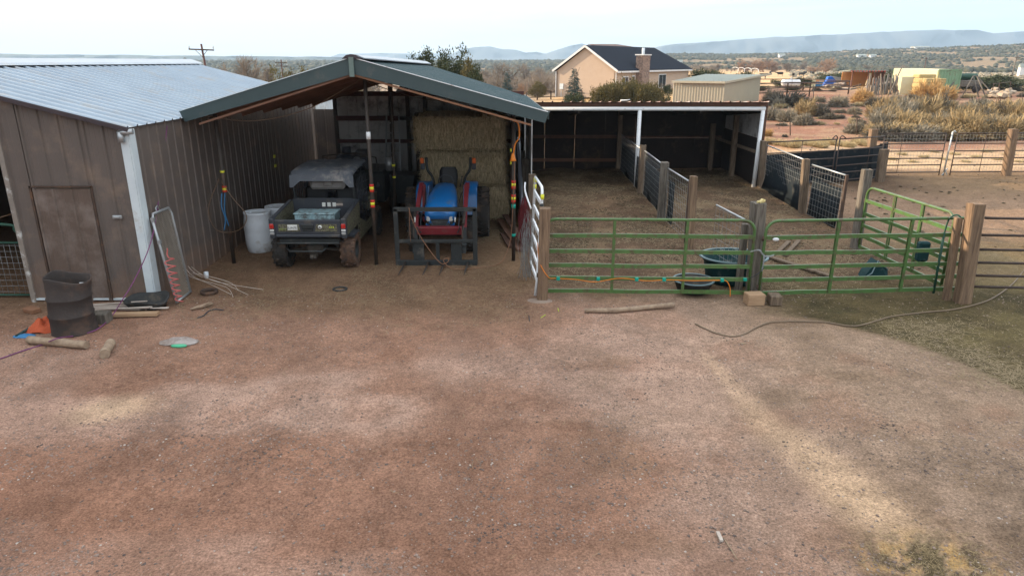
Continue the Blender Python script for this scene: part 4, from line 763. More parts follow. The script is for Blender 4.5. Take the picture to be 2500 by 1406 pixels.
mb.build('roll_bar', M['blacksteel'], t)
for s in (-1, 1):
    f = MB().box((TX + s * .60, 16.38, 1.60), (.10, .07, .15), bev=.015).build('lamp_box', M['blackplastic'], t); MB().box((TX + s * .61, 16.345, 1.735), (.09, .05, .13), bev=.015).build('lens', M['orangelens'], f)
mb = MB().tube([(TX - .30, 15.9, 1.2), (TX - .33, 15.85, 1.42)], .012, 6).tube([(TX + .3, 15.9, 1.2), (TX + .35, 15.9, 1.4)], .012, 6); mb.lathe([(0, 1.40), (.025, 1.42), (0, 1.46)], (TX + .35, 15.9, 0), n=8).build('levers', M['blackplastic'], t)
for s in (-1, 1):     # loader
    x_ = TX + s * .46
    MB().prism([(x_ - .03, 15.15, .55), (x_ - .03, 15.35, .55), (x_ - .03, 15.45, 1.33), (x_ - .03, 15.25, 1.36)], (.06, 0, 0)).build('loader_tower', M['marron'], t)
    pts = [(15.42, 1.32), (15.25, 1.36), (14.75, 1.16), (14.35, .92), (14.08, .62), (13.85, .30), (13.75, .28)]
    up_ = [V((x_ + s * .045 - .035, a_, b_ + .045)) for a_, b_ in pts]; dn_ = [V((x_ + s * .045 - .035, a_ - .03, b_ - .075)) for a_, b_ in pts]
    mb = MB(); [mb.prism([up_[i], up_[i + 1], dn_[i + 1], dn_[i]], (.085, 0, 0)) for i in range(len(pts) - 3)]; am = mb.build('loader_arm', M['marron'], t)
    mb = MB(); [mb.prism([up_[i], up_[i + 1], dn_[i + 1], dn_[i]], (.085, 0, 0)) for i in range(len(pts) - 3, len(pts) - 1)]; mb.build('lower_arm', M['blacksteel'], am)
    MB().cyl((x_, 15.2, .68), (x_, 14.55, .86), .032).cyl((x_, 14.6, .85), (x_, 14.15, .95), .018).build('lift_cylinder', M['blacksteel'], am)
    MB().cyl((x_ + s * .05, 14.3, 1.02), (x_ + s * .05, 13.8, .80), .03).cyl((x_ + s * .05, 13.85, .82), (x_ + s * .03, 13.62, .55), .018).build('tilt_cylinder', M['blackpipe'], am)
    MB().tube(smooth_path([(x_ - s * .06, 15.2, 1.2), (x_ - s * .10, 14.7, 1.05), (x_ - s * .06, 14.2, .85), (x_ - s * .08, 13.9, .6), (x_ - s * .02, 13.8, .75)], 5), .012, 6).build('hydraulic_line', M['blackplastic'], am)
MB().box((TX, 13.97, .63), (.92, .09, .17), (.25, 0, 0), bev=.01).build('cross_member', M['marron'], t)
fx = -1.535
ff = MB(); w2, yb = .825, 13.58
ff.bar((fx - w2, yb - .0, 1.15), (fx + w2, yb, 1.15), .06, .085, bev=.006); ff.bar((fx - w2, yb, .50), (fx + w2, yb, .50), .05, .07, bev=.006); ff.bar((fx - w2, yb - .02, .055), (fx + w2, yb - .02, .055), .07, .11, bev=.006)
for s in (-1, 1): ff.bar((fx + s * (w2 - .035), yb, .02), (fx + s * (w2 - .035), yb, 1.17), .09, .06, up=V((0, 1, 0)), bev=.006)
ff.bar((fx + .03, yb + .01, .05), (fx + .03, yb + .01, .5), .07, .04, up=V((0, 1, 0)))
fk = ff.build('fork_frame', M['blacksteel'], t)
for s in (-1, 1): MB().box((fx + s * .38 + .02, yb + .05, .31), (.22, .04, .42), bev=.01).build('bracket', M['blacksteel'], fk)
for k, x_ in enumerate((-2.17, -1.70, -1.38, -.90)): MB().tube([(x_, yb, .07), (x_ - .01, yb - .4, .05), (x_ - .03, yb - .82, .03)], [.026, .021, .004], 8).build('tine', M['blackpipe'], fk)

for s in (-1, 1): MB().cyl((fx + s * .40, yb - .05, .9), (fx + s * .40, yb - .03, 1.0), .012).build('pin', M['clearlens'], fk)
single(MB().tube(smooth_path([(-2.05, 13.55, 1.19), (-1.98, 13.5, .95), (-1.80, 13.50, .55), (-1.45, 13.3, .14), (-1.30, 13.35, .12), (-1.28, 13.45, .18), (-1.38, 13.4, .14), (-1.2, 13.2, .04), (-.9, 13.2, .03), (-.3, 13.5, .03), (-.12, 13.75, .2), (-.02, 13.86, .55), (.02, 13.85, 1.2), (.05, 13.84, 1.9), (.02, 13.8, 2.4)], 8), .008, 6), 'extension_cord', M['orangewood'], 'thin brown-orange cord looping from the fork frame up the right canopy post', 'cord')
single(MB().tube(smooth_path([(-2.03, 13.5, 1.19), (-2.04, 13.5, .9), (-2.04, 13.52, .5)], 4), .006, 5), 'hanging_cord', M['orangewood'], 'short cord end hanging at the left of the fork frame', 'cord')
mb = MB().tube(smooth_path([(.02, 13.8, 2.85), (.12, 13.75, 2.8), (.14, 13.75, 2.55), (.06, 13.76, 2.4), (.03, 13.78, 2.2)], 6), .014, 6); mb.lathe([(0, 2.08), (.07, 2.08), (.05, 2.12), (.025, 2.22), (0, 2.24)], (.02, 13.78, 0), n=12); single(mb, 'yellow_cable_hook', M['orange'], 'yellow-orange cable and plug hanging at the top of the right canopy post', 'cable')
# ------------------------------------------------------------------ utility vehicle
UX = -3.935
t = thing('utility_vehicle', 'muddy black and camouflage off-road utility vehicle with cargo bed, seen from behind', 'utility vehicle', (UX, 14.8, 0))
for s in (-1, 1):
    wheel(t, (UX + s * .675, 13.55, .345), .345, .29, .19, 'muddytyre' if s > 0 else 'tyre', 'block', s, 'blacksteel', 15)
    wheel(t, (UX + s * .66, 16.2, .34), .34, .25, .19, 'tyre', 'block', s, 'blacksteel', 15)
tg = MB().box((UX, 13.06, .885), (1.28, .06, .34), bev=.015); tg.box((UX, 13.03, .745), (1.24, .07, .06), bev=.015); tg.box((UX, 13.025, .80), (1.2, .02, .02)); tgo = tg.build('tailgate', M['blackplastic'], t)
mb = MB().prism([(UX - .565, 13.022, .975), (UX - .17, 13.022, .975), (UX - .14, 13.022, .83), (UX - .565, 13.022, .83)], (0, .02, 0)); mb.build('camo_panel', M['camo'], tgo)
mb = MB().prism([(UX + .17, 13.022, .975), (UX + .565, 13.022, .975), (UX + .565, 13.022, .83), (UX + .14, 13.022, .83)], (0, .02, 0)); mb.build('camo_panel', M['camo'], tgo)
MB().box((UX, 13.02, .93), (.24, .03, .09), bev=.012).box((UX, 13.03, .86), (.20, .03, .05), bev=.01).build('latch', M['blacksteel'], tgo)
MB().box((UX - .29, 13.014, .912), (.19, .008, .105), bev=.003).build('licence_plate', M['plate'], t)
text_mb('SUN7E', .062, (UX - .295, 13.008, .905)).build('lettering', M['ink'], tgo); text_mb('4X4', .06, (UX + .46, 13.016, .915)).build('lettering', M['yellowink'], tgo)
MB().lathe([(0, 0), (.038, 0), (.038, -.008), (0, -.008)], (UX + .24, 13.018, .92), 'y', 18).build('round_sticker', M['plate'], tgo); MB().lathe([(0, 0), (.016, 0), (.016, -.003), (0, -.003)], (UX + .24, 13.009, .92), 'y', 12).build('sticker_mark', M['ink'], tgo)
text_mb('Explore', .042, (UX - .48, 13.016, .88)).build('lettering', mat('green_lettering', (.28, .34, .08)), tgo)
for s in (-1, 1):
    mb = MB().box((UX + s * .69, 13.08, .885), (.105, .12, .40), bev=.02); cn = mb.build('bed_corner', M['blackplastic'], t)
    MB().box((UX + s * .69, 13.012, .935), (.085, .03, .095), bev=.012).build('tail_light', M['redlens'], cn); MB().box((UX + s * .69, 13.012, .855), (.085, .02, .04), bev=.008).build('reverse_light', M['clearlens'], cn); MB().box((UX + s * .69, 13.014, .795), (.085, .02, .055), bev=.008).build('reflector', M['galvpipe'], cn)
    mb = MB().prism([(UX + s * .72, 13.12, .72), (UX + s * .72, 14.35, .72), (UX + s * .72, 14.42, 1.16), (UX + s * .72, 14.3, 1.19), (UX + s * .72, 13.12, 1.05)], (-s * .06, 0, 0)); bs = mb.build('bed_side', M['camo'], t)
    MB().bar((UX + s * .70, 13.1, 1.065), (UX + s * .70, 14.35, 1.19), .08, .035, bev=.008).build('bed_rail', M['blackplastic'], bs)
    mb = MB(); vs = []                                   # fender flare arc
    for i in range(9):
        a = R(55) + R(75) * i / 8; yy, zz = 13.55 - math.cos(a) * .43, .345 + math.sin(a) * .43
        vs += [(UX + s * .66, yy, min(zz, .74)), (UX + s * .83, yy, min(zz, .72) - .02), (UX + s * .83, yy, min(zz, .72) - .045), (UX + s * .66, yy, min(zz, .74) - .03)]
    mb.add(vs, [(i * 4 + k, i * 4 + (k + 1) % 4, i * 4 + 4 + (k + 1) % 4, i * 4 + 4 + k) for i in range(8) for k in range(4)]); mb.build('fender_flare', M['blackplastic'], t)
    MB().prism([(UX + s * .7, 15.75, .72), (UX + s * .7, 15.9, .98), (UX + s * .66, 16.7, .95), (UX + s * .6, 16.85, .6), (UX + s * .7, 16.62, .62), (UX + s * .7, 16.4, .74), (UX + s * .7, 16.0, .74)], (-s * .25, 0, 0)).build('front_fender', M['camo'], t)
    mb = MB().prism([(UX + s * .70, 14.4, .34), (UX + s * .70, 15.75, .34), (UX + s * .70, 15.75, .55), (UX + s * .70, 15.2, .52), (UX + s * .70, 14.45, .80)], (-s * .05, 0, 0)); mb.build('side_panel', M['camo'], t)
    mb = MB(); 
    for k in range(7): mb.tube([(UX + s * .69, 14.5 + k * .16, .85 - k * .04), (UX + s * .66, 14.55 + k * .15, 1.6)], .008, 4)
    for k in range(5): mb.tube([(UX + s * .69, 14.5, .9 + .15 * k), (UX + s * .69, 15.5, .75 + .17 * k)], .008, 4)
    mb.build('side_net', M['blackplastic'], t)
    mb = MB().tube(smooth_path([(UX + s * .62, 14.42, 1.1), (UX + s * .62, 14.40, 1.45), (UX + s * .58, 14.45, 1.72), (UX + s * .57, 15.4, 1.76), (UX + s * .6, 15.8, 1.62), (UX + s * .64, 16.35, .98)], 5), .024, 8); mb.tube([(UX + s * .64, 15.35, .55), (UX + s * .58, 15.3, 1.75)], .022, 8); mb.build('cage_tube', M['blacksteel'], t)
    MB().tube([(UX + s * .66, 15.9, 1.16), (UX + s * .80, 15.92, 1.22)], .012, 6).box((UX + s * .84, 15.92, 1.24), (.05, .14, .11), bev=.02).build('mirror', M['blackplastic'], t)
MB().box((UX, 13.75, .72), (1.32, 1.3, .05)).build('bed_floor', M['blackplastic'], t)
MB().box((UX, 14.40, .97), (1.36, .05, .46), bev=.01).bar((UX - .6, 14.38, 1.21), (UX + .6, 14.38, 1.21), .03).build('bed_headboard', M['blackplastic'], t)
for k, x_ in enumerate((-.02, .09, .20, .31)): MB().box((UX + x_, 14.37, 1.09), (.07, .006, .085) if k < 3 else (.14, .006, .05)).build('warning_sticker', M['plate'] if k < 3 else M['debris'], t)
mb = MB(); secs = []
for y_, z_, w_ in ((14.28, 1.74, .60), (14.34, 1.80, .63), (14.8, 1.84, .62), (15.5, 1.865, .60), (16.0, 1.82, .56), (16.08, 1.77, .52)):
    secs.append([V((UX - w_ - .03, y_, z_ - .07)), V((UX - w_, y_, z_ - .01)), V((UX - w_ * .6, y_, z_ + .012)), V((UX - w_ * .55, y_, z_ - .012)), V((UX - w_ * .1, y_, z_)), V((UX, y_, z_ + .02)), V((UX + w_ * .1, y_, z_)), V((UX + w_ * .55, y_, z_ - .012)), V((UX + w_ * .6, y_, z_ + .012)), V((UX + w_, y_, z_ - .01)), V((UX + w_ + .03, y_, z_ - .07)), V((UX, y_, z_ - .08))])
loft(mb, secs); ro = mb.build('roof', M['utvroof'], t)
mb = MB(); mb.prism([(UX - .655, 14.27, 1.72), (UX + .655, 14.27, 1.72), (UX + .665, 14.25, 1.47), (UX + .57, 14.25, 1.47), (UX + .44, 14.26, 1.60), (UX - .44, 14.26, 1.60), (UX - .60, 14.25, 1.47), (UX - .665, 14.25, 1.47)], (0, .03, 0)); mb.build('roof_valance', M['utvroof'], ro)
mb = MB().box((UX + .03, 14.62, 1.47), (.74, .12, .20), bev=.05); mb.box((UX + .06, 14.55, 1.50), (.2, .05, .12), bev=.03); mb.build('rear_seat_back', mat('dusty_grey_vinyl', (.30, .29, .28), (.2, .19, .18), rough=.7, scale=5), t)
for s in (-1, 1):
    MB().box((UX + s * .33, 15.25, .80), (.5, .5, .14), bev=.05).box((UX + s * .33, 15.0, 1.1), (.48, .1, .55), (-.15, 0, 0), bev=.05).build('seat', M['blackseat'], t)
mb = MB().tube([(UX - .3 + .16 * math.cos(a), 15.72, 1.12 + .15 * math.sin(a)) for a in np.linspace(0, 6.28, 18)[:-1]], .013, 6, closed=True).box((UX, 15.9, .98), (1.2, .18, .25), bev=.05); mb.build('dash', M['blackplastic'], t)
mb = MB().box((UX, 16.45, .82), (1.0, .75, .3), bev=.08).box((UX, 15.3, .42), (1.1, 2.2, .2), bev=.04); mb.build('body', M['blackplastic'], t)
mb = MB().tube(smooth_path([(UX - .60, 13.0, .60), (UX - .35, 12.98, .61), (UX + .60, 12.98, .61)], 4), .022, 8).tube([(UX - .45, 13.05, .50), (UX - .38, 13.0, .44), (UX + .25, 13.0, .44), (UX + .32, 13.05, .5)], .02, 8).box((UX, 13.12, .63), (1.15, .08, .10), bev=.01)
mb.build('rear_bumper', M['blacksteel'], t)
mb = MB().box((UX + .02, 13.45, .42), (.34, .4, .22), bev=.05).box((UX + .05, 13.1, .33), (.12, .16, .07)).cyl((UX + .04, 13.0, .30), (UX + .04, 13.0, .37), .028, n=10)
for s in (-1, 1):
    mb.tube([(UX + s * .15, 13.4, .40), (UX + s * .56, 13.5, .33)], .022, 6).tube([(UX + s * .15, 13.6, .38), (UX + s * .56, 13.58, .30)], .022, 6).tube([(UX + s * .16, 13.5, .5), (UX + s * .55, 13.5, .42)], .018, 6); mb.tube([(UX + s * .3, 13.6, .72), (UX + s * .42, 13.55, .36)], .035, 8)
mb.build('rear_axle', mat('muddy_steel', (.10, .085, .07), (.045, .04, .036), rough=.85, scale=9), t)
single(MB().box((UX - .02 + .0, 13.83, .955), (.80, .42, .17), bev=.006).box((UX - .02, 13.83, 1.05), (.84, .46, .025), bev=.006).box((UX - .02 - .08, 13.60, .99), (.05, .02, .07)).box((UX + .2, 13.60, .99), (.05, .02, .07)), 'toolbox', M['toolbox'], 'worn pale blue metal toolbox lying in the utility vehicle bed', 'toolbox')
# ------------------------------------------------------------------ things under the canopy
hayrng = random.Random(5)
def bale(cx_, cy_, cz_, lx, ly, lz, label, seed):
    # rounded box displaced by noise, with loose stems standing out of it
    n = 26; vs = []; fs = []
    import itertools
    idx = {}
    def vert(u, v_, w_):
        k = (u, v_, w_)
        if k not in idx:
            p = np.array([u / n * 2 - 1, v_ / n * 2 - 1, w_ / 12 * 2 - 1]); q_ = np.sign(p) * np.abs(p) ** 1; m = np.array([lx, ly, lz]) / 2
            rr = .15; pp = p * m; inner = np.clip(pp, -(m - rr), m - rr); dv = pp - inner; ln = np.linalg.norm(dv)
            if ln > 1e-6: pp = inner + dv / ln * min(ln, rr) if ln > rr else pp
            nn = vn(np.array([pp[0] * 7 + seed]), np.array([pp[2] * 9 + pp[1] * 5]), seed)[0] - .5; n2 = vn(np.array([pp[0] * 22 + seed]), np.array([pp[2] * 26 + pp[1] * 19]), seed + 2)[0] - .5
            pp = pp * (1 + (nn * .05 + n2 * .03) / max(.5, np.max(np.abs(m)) * .7)) ; idx[k] = len(vs); vs.append((pp[0] + cx_, pp[1] + cy_, pp[2] + cz_))
        return idx[k]
    def face(fn, na, nb):
        for a_ in range(na):
            for b_ in range(nb): fs.append((fn(a_, b_), fn(a_ + 1, b_), fn(a_ + 1, b_ + 1), fn(a_, b_ + 1)))
    face(lambda a_, b_: vert(a_, 0, b_), n, 12); face(lambda a_, b_: vert(a_, n, b_), n, 12); face(lambda a_, b_: vert(0, a_, b_), n, 12); face(lambda a_, b_: vert(n, a_, b_), n, 12); face(lambda a_, b_: vert(a_, b_, 0), n, n); face(lambda a_, b_: vert(a_, b_, 12), n, n)
    mb = MB().add(vs, fs, True); c0 = V((cx_, cy_, cz_)); V2 = []
    for _ in range(4200):                    # stems
        f_ = hayrng.random()
        if f_ < .55: p = V((cx_ + hayrng.uniform(-lx / 2, lx / 2), cy_ - ly / 2 - .0, cz_ + hayrng.uniform(-lz / 2, lz / 2))); nrm_ = V((0, -1, 0))
        elif f_ < .75: p = V((cx_ + lx / 2 * .985, cy_ + hayrng.uniform(-ly / 2, ly / 2), cz_ + hayrng.uniform(-lz / 2, lz / 2))); nrm_ = V((1, 0, 0))
        elif f_ < .85: p = V((cx_ - lx / 2 * .985, cy_ + hayrng.uniform(-ly / 2, ly / 2), cz_ + hayrng.uniform(-lz / 2, lz / 2))); nrm_ = V((-1, 0, 0))
        else: p = V((cx_ + hayrng.uniform(-lx / 2, lx / 2), cy_ + hayrng.uniform(-ly / 2, ly / 2), cz_ + lz / 2 * .99)); nrm_ = V((0, 0, 1))
        d_ = (nrm_ * hayrng.uniform(.1, .45) + V((hayrng.gauss(0, .35), hayrng.gauss(0, .15), hayrng.gauss(-.4, .9)))).normalized() * hayrng.uniform(.06, .22)
        s_ = d_.cross(nrm_).normalized() * .0055
        p = p + nrm_ * .006 - nrm_ * 0; mb.add([p - s_, p + s_, p + d_], [(0, 1, 2)])
    tg_ = mb; xs = np.array(mb.v); c = V((cx_, cy_, cz_ - lz / 2)); mb.v = [tuple(V(p) - c) for p in mb.v]; o = mb.build('hay_bale', M['hay'], None); o.location = c; return tag(o, label, 'hay bale', 'large hay bales stacked behind the tractor')
bale(-1.34, 19.0, 2.20, 2.32, 2.2, .86, 'top large hay bale of the stack behind the tractor', 1)
bale(-1.27, 19.02, 1.31, 2.20, 2.2, .85, 'middle large hay bale of the stack behind the tractor', 4)
bale(-1.22, 18.95, .435, 2.24, 2.2, .85, 'bottom large hay bale of the stack, half hidden by the tractor', 7)
def drum(x_, y_, label):
    t = thing('plastic_barrel', label, 'barrel', (x_, y_, 0), group='white plastic barrels by the barn wall')
    MB().lathe([(0, .0), (.25, .0), (.275, .03), (.30, .2), (.305, .42), (.30, .45), (.305, .48), (.30, .66), (.275, .82), (.285, .84), (.285, .875), (.26, .88), (.25, .855), (0, .85)], (x_, y_, 0), n=32).build('drum', M['whiteplastic'], t)
    for s in (-1, 1): MB().cyl((x_ + s * .14, y_, .85), (x_ + s * .14, y_, .875), .035, n=12).build('bung', M['whiteplastic'], t)
drum(-5.50, 14.70, 'front white plastic barrel against the brown barn wall'); drum(-5.25, 15.3, 'rear white plastic barrel partly behind the front one')
# aluminium ladder leaning on the back wall
t = thing('aluminium_ladder', 'aluminium ladder leaning on the grey back wall beside the hay', 'ladder', (-3.52, 20.6, 0))
for s in (-1, 1): MB().bar((-3.52 + s * .24, 20.3, 0), (-3.52 + s * .18, 21.0, 2.45), .03, .08).build('side_rail', M['galvpipe'], t)
for k in range(8): f = .1 + k * .115; MB().bar((-3.52 - .23 + .05 * f, 20.3 + .7 * f, 2.45 * f), (-3.52 + .23 - .05 * f, 20.3 + .7 * f, 2.45 * f), .05, .025).build('rung', M['galvpipe'], t)
t = thing('inner_pole', 'black pole with yellow tape standing between the vehicles and the ladder', 'pole', (-2.87, 16.7, 0))
MB().cyl((-2.87, 16.7, 0), (-2.80, 16.7, 3.55), .035, n=10).build('pole', M['blackpipe'], t)
for z_, m_ in ((1.58, 'yellow'), (1.30, 'yellow'), (1.345, 'redpaint')): MB().lathe([(.037, -.025), (.042, -.025), (.042, .025), (.037, .025)], (-2.845, 16.7, z_), n=10).build('band', M[m_], t)
t = thing('inner_pole', 'black pole with two yellow marks behind the right canopy post', 'pole', (.02, 16.4, 0))
MB().cyl((.02, 16.4, 0), (.02, 16.4, 2.9), .05, n=10).build('pole', M['blackpipe'], t)
for z_ in (1.98, 1.68): MB().box((.0, 16.345, z_), (.09, .012, .07)).build('yellow_mark', M['yellow'], t)
t = thing('engine_trailer', 'dark work trailer carrying a small engine in front of the back wall', 'trailer', (-4.2, 18.6, 0))
MB().box((-4.1, 18.6, .85), (1.6, 1.6, .8), bev=.05).build('body', M['blacksteel'], t); MB().box((-4.15, 18.3, 1.45), (.85, .6, .36), bev=.06).cyl((-4.3, 18.2, 1.6), (-4.3, 18.2, 1.85), .12, n=14).box((-3.9, 18.2, 1.68), (.3, .3, .2), bev=.04).build('engine', M['blackplastic'], t)
MB().lathe([(0, -.01), (.1, -.01), (.12, .05), (0, .08)], (-4.0, 17.98, 1.5), 'y', 14).build('recoil_cover', M['galvpipe'], t)
mb = MB().tube([(-4.75, 17.9, 1.0), (-4.85, 17.9, 1.65), (-4.0, 17.9, 1.72), (-3.5, 17.95, 1.6), (-3.45, 18, 1.0)], .02, 6); mb.build('handle', M['blackpipe'], t)
for s in (-1, 1): MB().lathe([(.12, -.09), (.3, -.1), (.34, -.06), (.34, .06), (.3, .1), (.12, .09)], (-4.1 + s * .9, 18.7, .34), 'x', 20).build('wheel', M['tyre'], t)
t = thing('trailer_tongue_cart', 'dark metal cart with gas canister between the utility vehicle and ladder', 'cart', (-3.1, 18.8, 0)); MB().prism([(-3.2, 18.5, .3), (-2.75, 18.5, .3), (-2.6, 18.5, 1.05), (-3.3, 18.5, 1.05)], (0, .8, 0)).build('tray', M['blacksteel'], t); MB().cyl((-3.25, 18.4, 1.2), (-3.25, 18.4, 1.55), .11, n=14).build('canister', M['galvpipe'], t)
single(MB().lathe([(0, 0), (.2, 0), (.21, -.03), (0, -.04)], (-2.78, 21.1, 2.02), 'y', 20), 'round_lid', M['galvpipe'], 'round grey lid hanging on the back wall left of the hay', 'lid')
single(MB().box((-2.6, 21.15, 1.5), (.6, .2, 2.0), bev=.03), 'dark_cabinet', M['blackpipe'], 'dark cabinet against the back wall between ladder and hay', 'cabinet')
lb_ = ['longest reddish board leaning low at the foot of the hay', 'second reddish board lying beside the longest one by the hay', 'short reddish board nearest the white walk gate']
for k, (a_, b_) in enumerate((((-.32, 17.3, .12), (.18, 14.6, .04)), ((-.18, 17.4, .22), (.26, 14.8, .14)), ((-.22, 16.2, .03), (-.02, 14.9, .03)))): single(MB().bar(a_, b_, .14, .045), 'board', M['rustwood'] if k else M['decking'], lb_[k], 'board', 'loose boards beside the hay')
# tarp, twine and mesh hanging on the posts behind the white gate
mb = MB(); vs = []
for i in range(15):
    for j in range(9):
        z_ = 2.3 - i * .1; vs.append((.13 + .035 * math.sin(j * 1.7 + i * .3) + .01 * i * .6, 14.9 + j * .12 + .03 * math.sin(i), z_ + .05 * math.sin(j)))
o = len(vs); vs += [(p[0] + .012, p[1], p[2]) for p in vs]; fs = [(i * 9 + j, i * 9 + j + 1, i * 9 + j + 10, i * 9 + j + 9) for i in range(14) for j in range(8)]; fs += [tuple(o + q_ for q_ in f)[::-1] for f in fs]
single(mb.add(vs, fs, True), 'grey_tarp', M['tarpgrey'], 'grey tarp hanging down between canopy post and white walk gate', 'tarp')
mb = MB(); rr = random.Random(3)
for k in range(60):
    x_, y_ = .24 + rr.gauss(0, .035), 12.95 + rr.gauss(0, .1); z_ = 1.42 + rr.uniform(-.1, .1); mb.tube(smooth_path([(x_, y_, z_), (x_ + rr.gauss(0, .05), y_ + rr.gauss(0, .05), z_ - .35), (x_ + rr.gauss(0, .06), y_, z_ - rr.uniform(.5, 1.0))], 3), .006, 3, caps=False)
single(mb, 'twine_bundle', M['twine'], 'maroon bundle of baling twine hanging behind the white walk gate', 'twine')
mb = MB()
for k in range(46):
    x_, y_ = .27 + rr.gauss(0, .05), 12.6 + rr.gauss(0, .12); z_ = 1.1 + rr.uniform(-.3, .3); mb.tube(smooth_path([(x_, y_, z_), (x_ + rr.gauss(0, .07), y_ + rr.gauss(0, .1), z_ * .55), (x_ + rr.gauss(0, .08), y_, .06)], 3), .0035, 3, caps=False)
single(mb, 'wire_bundle', M['wire'], 'tangled bundle of pale wire hanging behind the white walk gate', 'wire')
single(MB().tube(smooth_path([(.24, 12.6, 1.85), (.24, 12.5, 1.7), (.34, 12.2, 1.45)], 4), .015, 8), 'white_pipe_offcut', M['white'], 'short white pipe leaning at the top left of the white walk gate', 'pipe')
# ------------------------------------------------------------------ left corner clutter
bx, by = -6.74, 9.95
t = thing('rusty_barrel', 'dented rusty burn barrel with crushed slanting rim near the small barn door', 'barrel', (bx, by, 0)); mb = MB(); vs = []; prof = [(0.0, .0), (.30, .0), (.315, .01), (.31, .02), (.30, .27), (.312, .285), (.312, .30), (.30, .315), (.295, .54), (.308, .555), (.308, .57), (.295, .585), (.30, .8), (.312, .86), (.305, .875), (.29, .86), (.285, .55), (.285, .05), (0, .04)]; n = 36
for (r_, h_) in prof:
    for k in range(n):
        a = 2 * math.pi * k / n; f = max(0, (h_ - .5) / .38); dent = 1 + f * (.10 * math.cos(a) + .06 * math.sin(2 * a)) + .02 * math.sin(5 * a + h_ * 9)
        vs.append((bx + math.cos(a) * r_ * dent + .03 * f, by + math.sin(a) * r_ * dent * (1 - .12 * f), h_ * (1 - .06 * f * math.cos(a)) + .02 * f * math.sin(3 * a)))
mb.add(vs, [(i * n + k, i * n + (k + 1) % n, (i + 1) * n + (k + 1) % n, (i + 1) * n + k) for i in range(len(prof) - 1) for k in range(n)], True); mb.build('drum', M['burnt'], t); MB().box((bx + .30, by - .08, .80), (.07, .012, .012)).build('paint_chip', M['white'], t)
def logm(a_, b_, r_, name, label, m_='log', group=None, cat='log'):
    a_, b_ = V(a_), V(b_); rr = random.Random(int(a_.x * 99)); n = 9; pts = [a_.lerp(b_, i / n) + V((rr.gauss(0, r_ * .12), rr.gauss(0, r_ * .12), 0)) for i in range(n + 1)]
    mb = MB().tube(pts, [r_ * rr.uniform(.88, 1.08) for _ in pts], 12); return single(mb, name, M[m_], label, cat, group)
la = G(70, 830, .06); lb2 = G(210, 843, .06); logm((la.x, la.y, .065), (lb2.x, lb2.y, .065), .06, 'log', 'longer peeled log lying in front of the rusty barrel', group='peeled logs by the rusty barrel')
la = G(254, 866, .05); lb2 = G(272, 838, .05); logm((la.x, la.y, .06), (lb2.x, lb2.y, .06), .065, 'log', 'short peeled log pointing at the camera right of the rusty barrel', group='peeled logs by the rusty barrel')
la = G(1427, 757, .05); lb2 = G(1648, 748, .05); mb = MB().tube([(la.x, la.y, .045), (la.x + .5, la.y - .02, .05), (lb2.x - .5, lb2.y - .05, .05), (lb2.x, lb2.y + .06, .06)], [.035, .045, .04, .042], 12); single(mb, 'pole_log', M['log'], 'long thin pole lying on the dirt below the left green gate', 'log')
single(MB().box(G(78, 757, .05), (.26, .15, .08), (0, 0, -.5), bev=.01), 'wood_block', M['orangewood'], 'orange-brown wood block beside the open barn doorway', 'wood block')
single(MB().box(G(240, 775, .08), (.34, .22, .17), (0, 0, .1), bev=.01), 'wood_block', M['greywood'], 'grey wood block directly right of the rusty barrel', 'wood block')
mb = MB(); a_ = G(270, 768, .05); mb.bar(a_, a_ + V((.75, .05, 0)), .13, .045); single(mb, 'flat_board', M['lumber'], 'flat board lying between the rusty barrel and the black tub', 'board')
mb = MB(); rr = random.Random(8)
for k in range(9):
    p0 = G(210 + rr.uniform(0, 20), 752 + rr.uniform(-8, 6), .04); mb.tube([p0, p0 + V((rr.uniform(.9, 1.35), rr.uniform(-.08, .08), rr.uniform(.0, .08)))], .012, 6)
single(mb, 'pale_stakes', M['palepebble'], 'bundle of thin pale stakes between barrel and black tub', 'stakes')
t = thing('black_feed_pan', 'crumpled black rubber feed pan at the foot of the white corner trim', 'tub', G(365, 752, 0)); c_ = G(362, 752, 0)
mb = MB(); vs = []; n = 30; prof = [(0, .02), (.28, .02), (.33, .12), (.36, .15), (.34, .16), (.30, .13), (.25, .05), (0, .04)]
for (r_, h_) in prof:
    for k in range(n): a = 2 * math.pi * k / n; vs.append((c_.x + math.cos(a) * r_ * 1.05, c_.y + math.sin(a) * r_ * .7, h_ * (1 + .5 * max(0, math.sin(a + .4))) + .03 * math.sin(3 * a) * (r_ > .3)))
mb.add(vs, [(i * n + k, i * n + (k + 1) % n, (i + 1) * n + (k + 1) % n, (i + 1) * n + k) for i in range(len(prof) - 1) for k in range(n)], True); mb.build('pan', M['rubber'], t)
mb = MB(); rr = random.Random(4)
def crumple(c, rx, ry, h, m_, name, label, cat, seed, n=14):
    vs = []; 
    for i in range(n):
        for j in range(n):
            u, v_ = i / (n - 1) * 2 - 1, j / (n - 1) * 2 - 1; d2 = max(0, 1 - (u * u + v_ * v_) * .8); k_ = 1 - .25 * (u * u * v_ * v_)
            vs.append((c[0] + u * rx * k_, c[1] + v_ * ry * k_, .012 + h * d2 * (.3 + 1.0 * float(vn(np.array([u * 3 + seed]), np.array([v_ * 3]), seed)[0]))))
    fs = [(i * n + j, i * n + j + 1, (i + 1) * n + j + 1, (i + 1) * n + j) for i in range(n - 1) for j in range(n - 1)]; o = len(vs); vs += [(p[0], p[1], p[2] - .008) for p in vs]; fs += [tuple(o + q_ for q_ in f)[::-1] for f in fs]
    return single(MB().add(vs, fs, False), name, m_, label, cat)
c_ = G(88, 805, 0); crumple((c_.x + .14, c_.y), .24, .2, .2, M['net'], 'orange_netting', 'crumpled orange netting left of the rusty barrel', 'netting', 3)
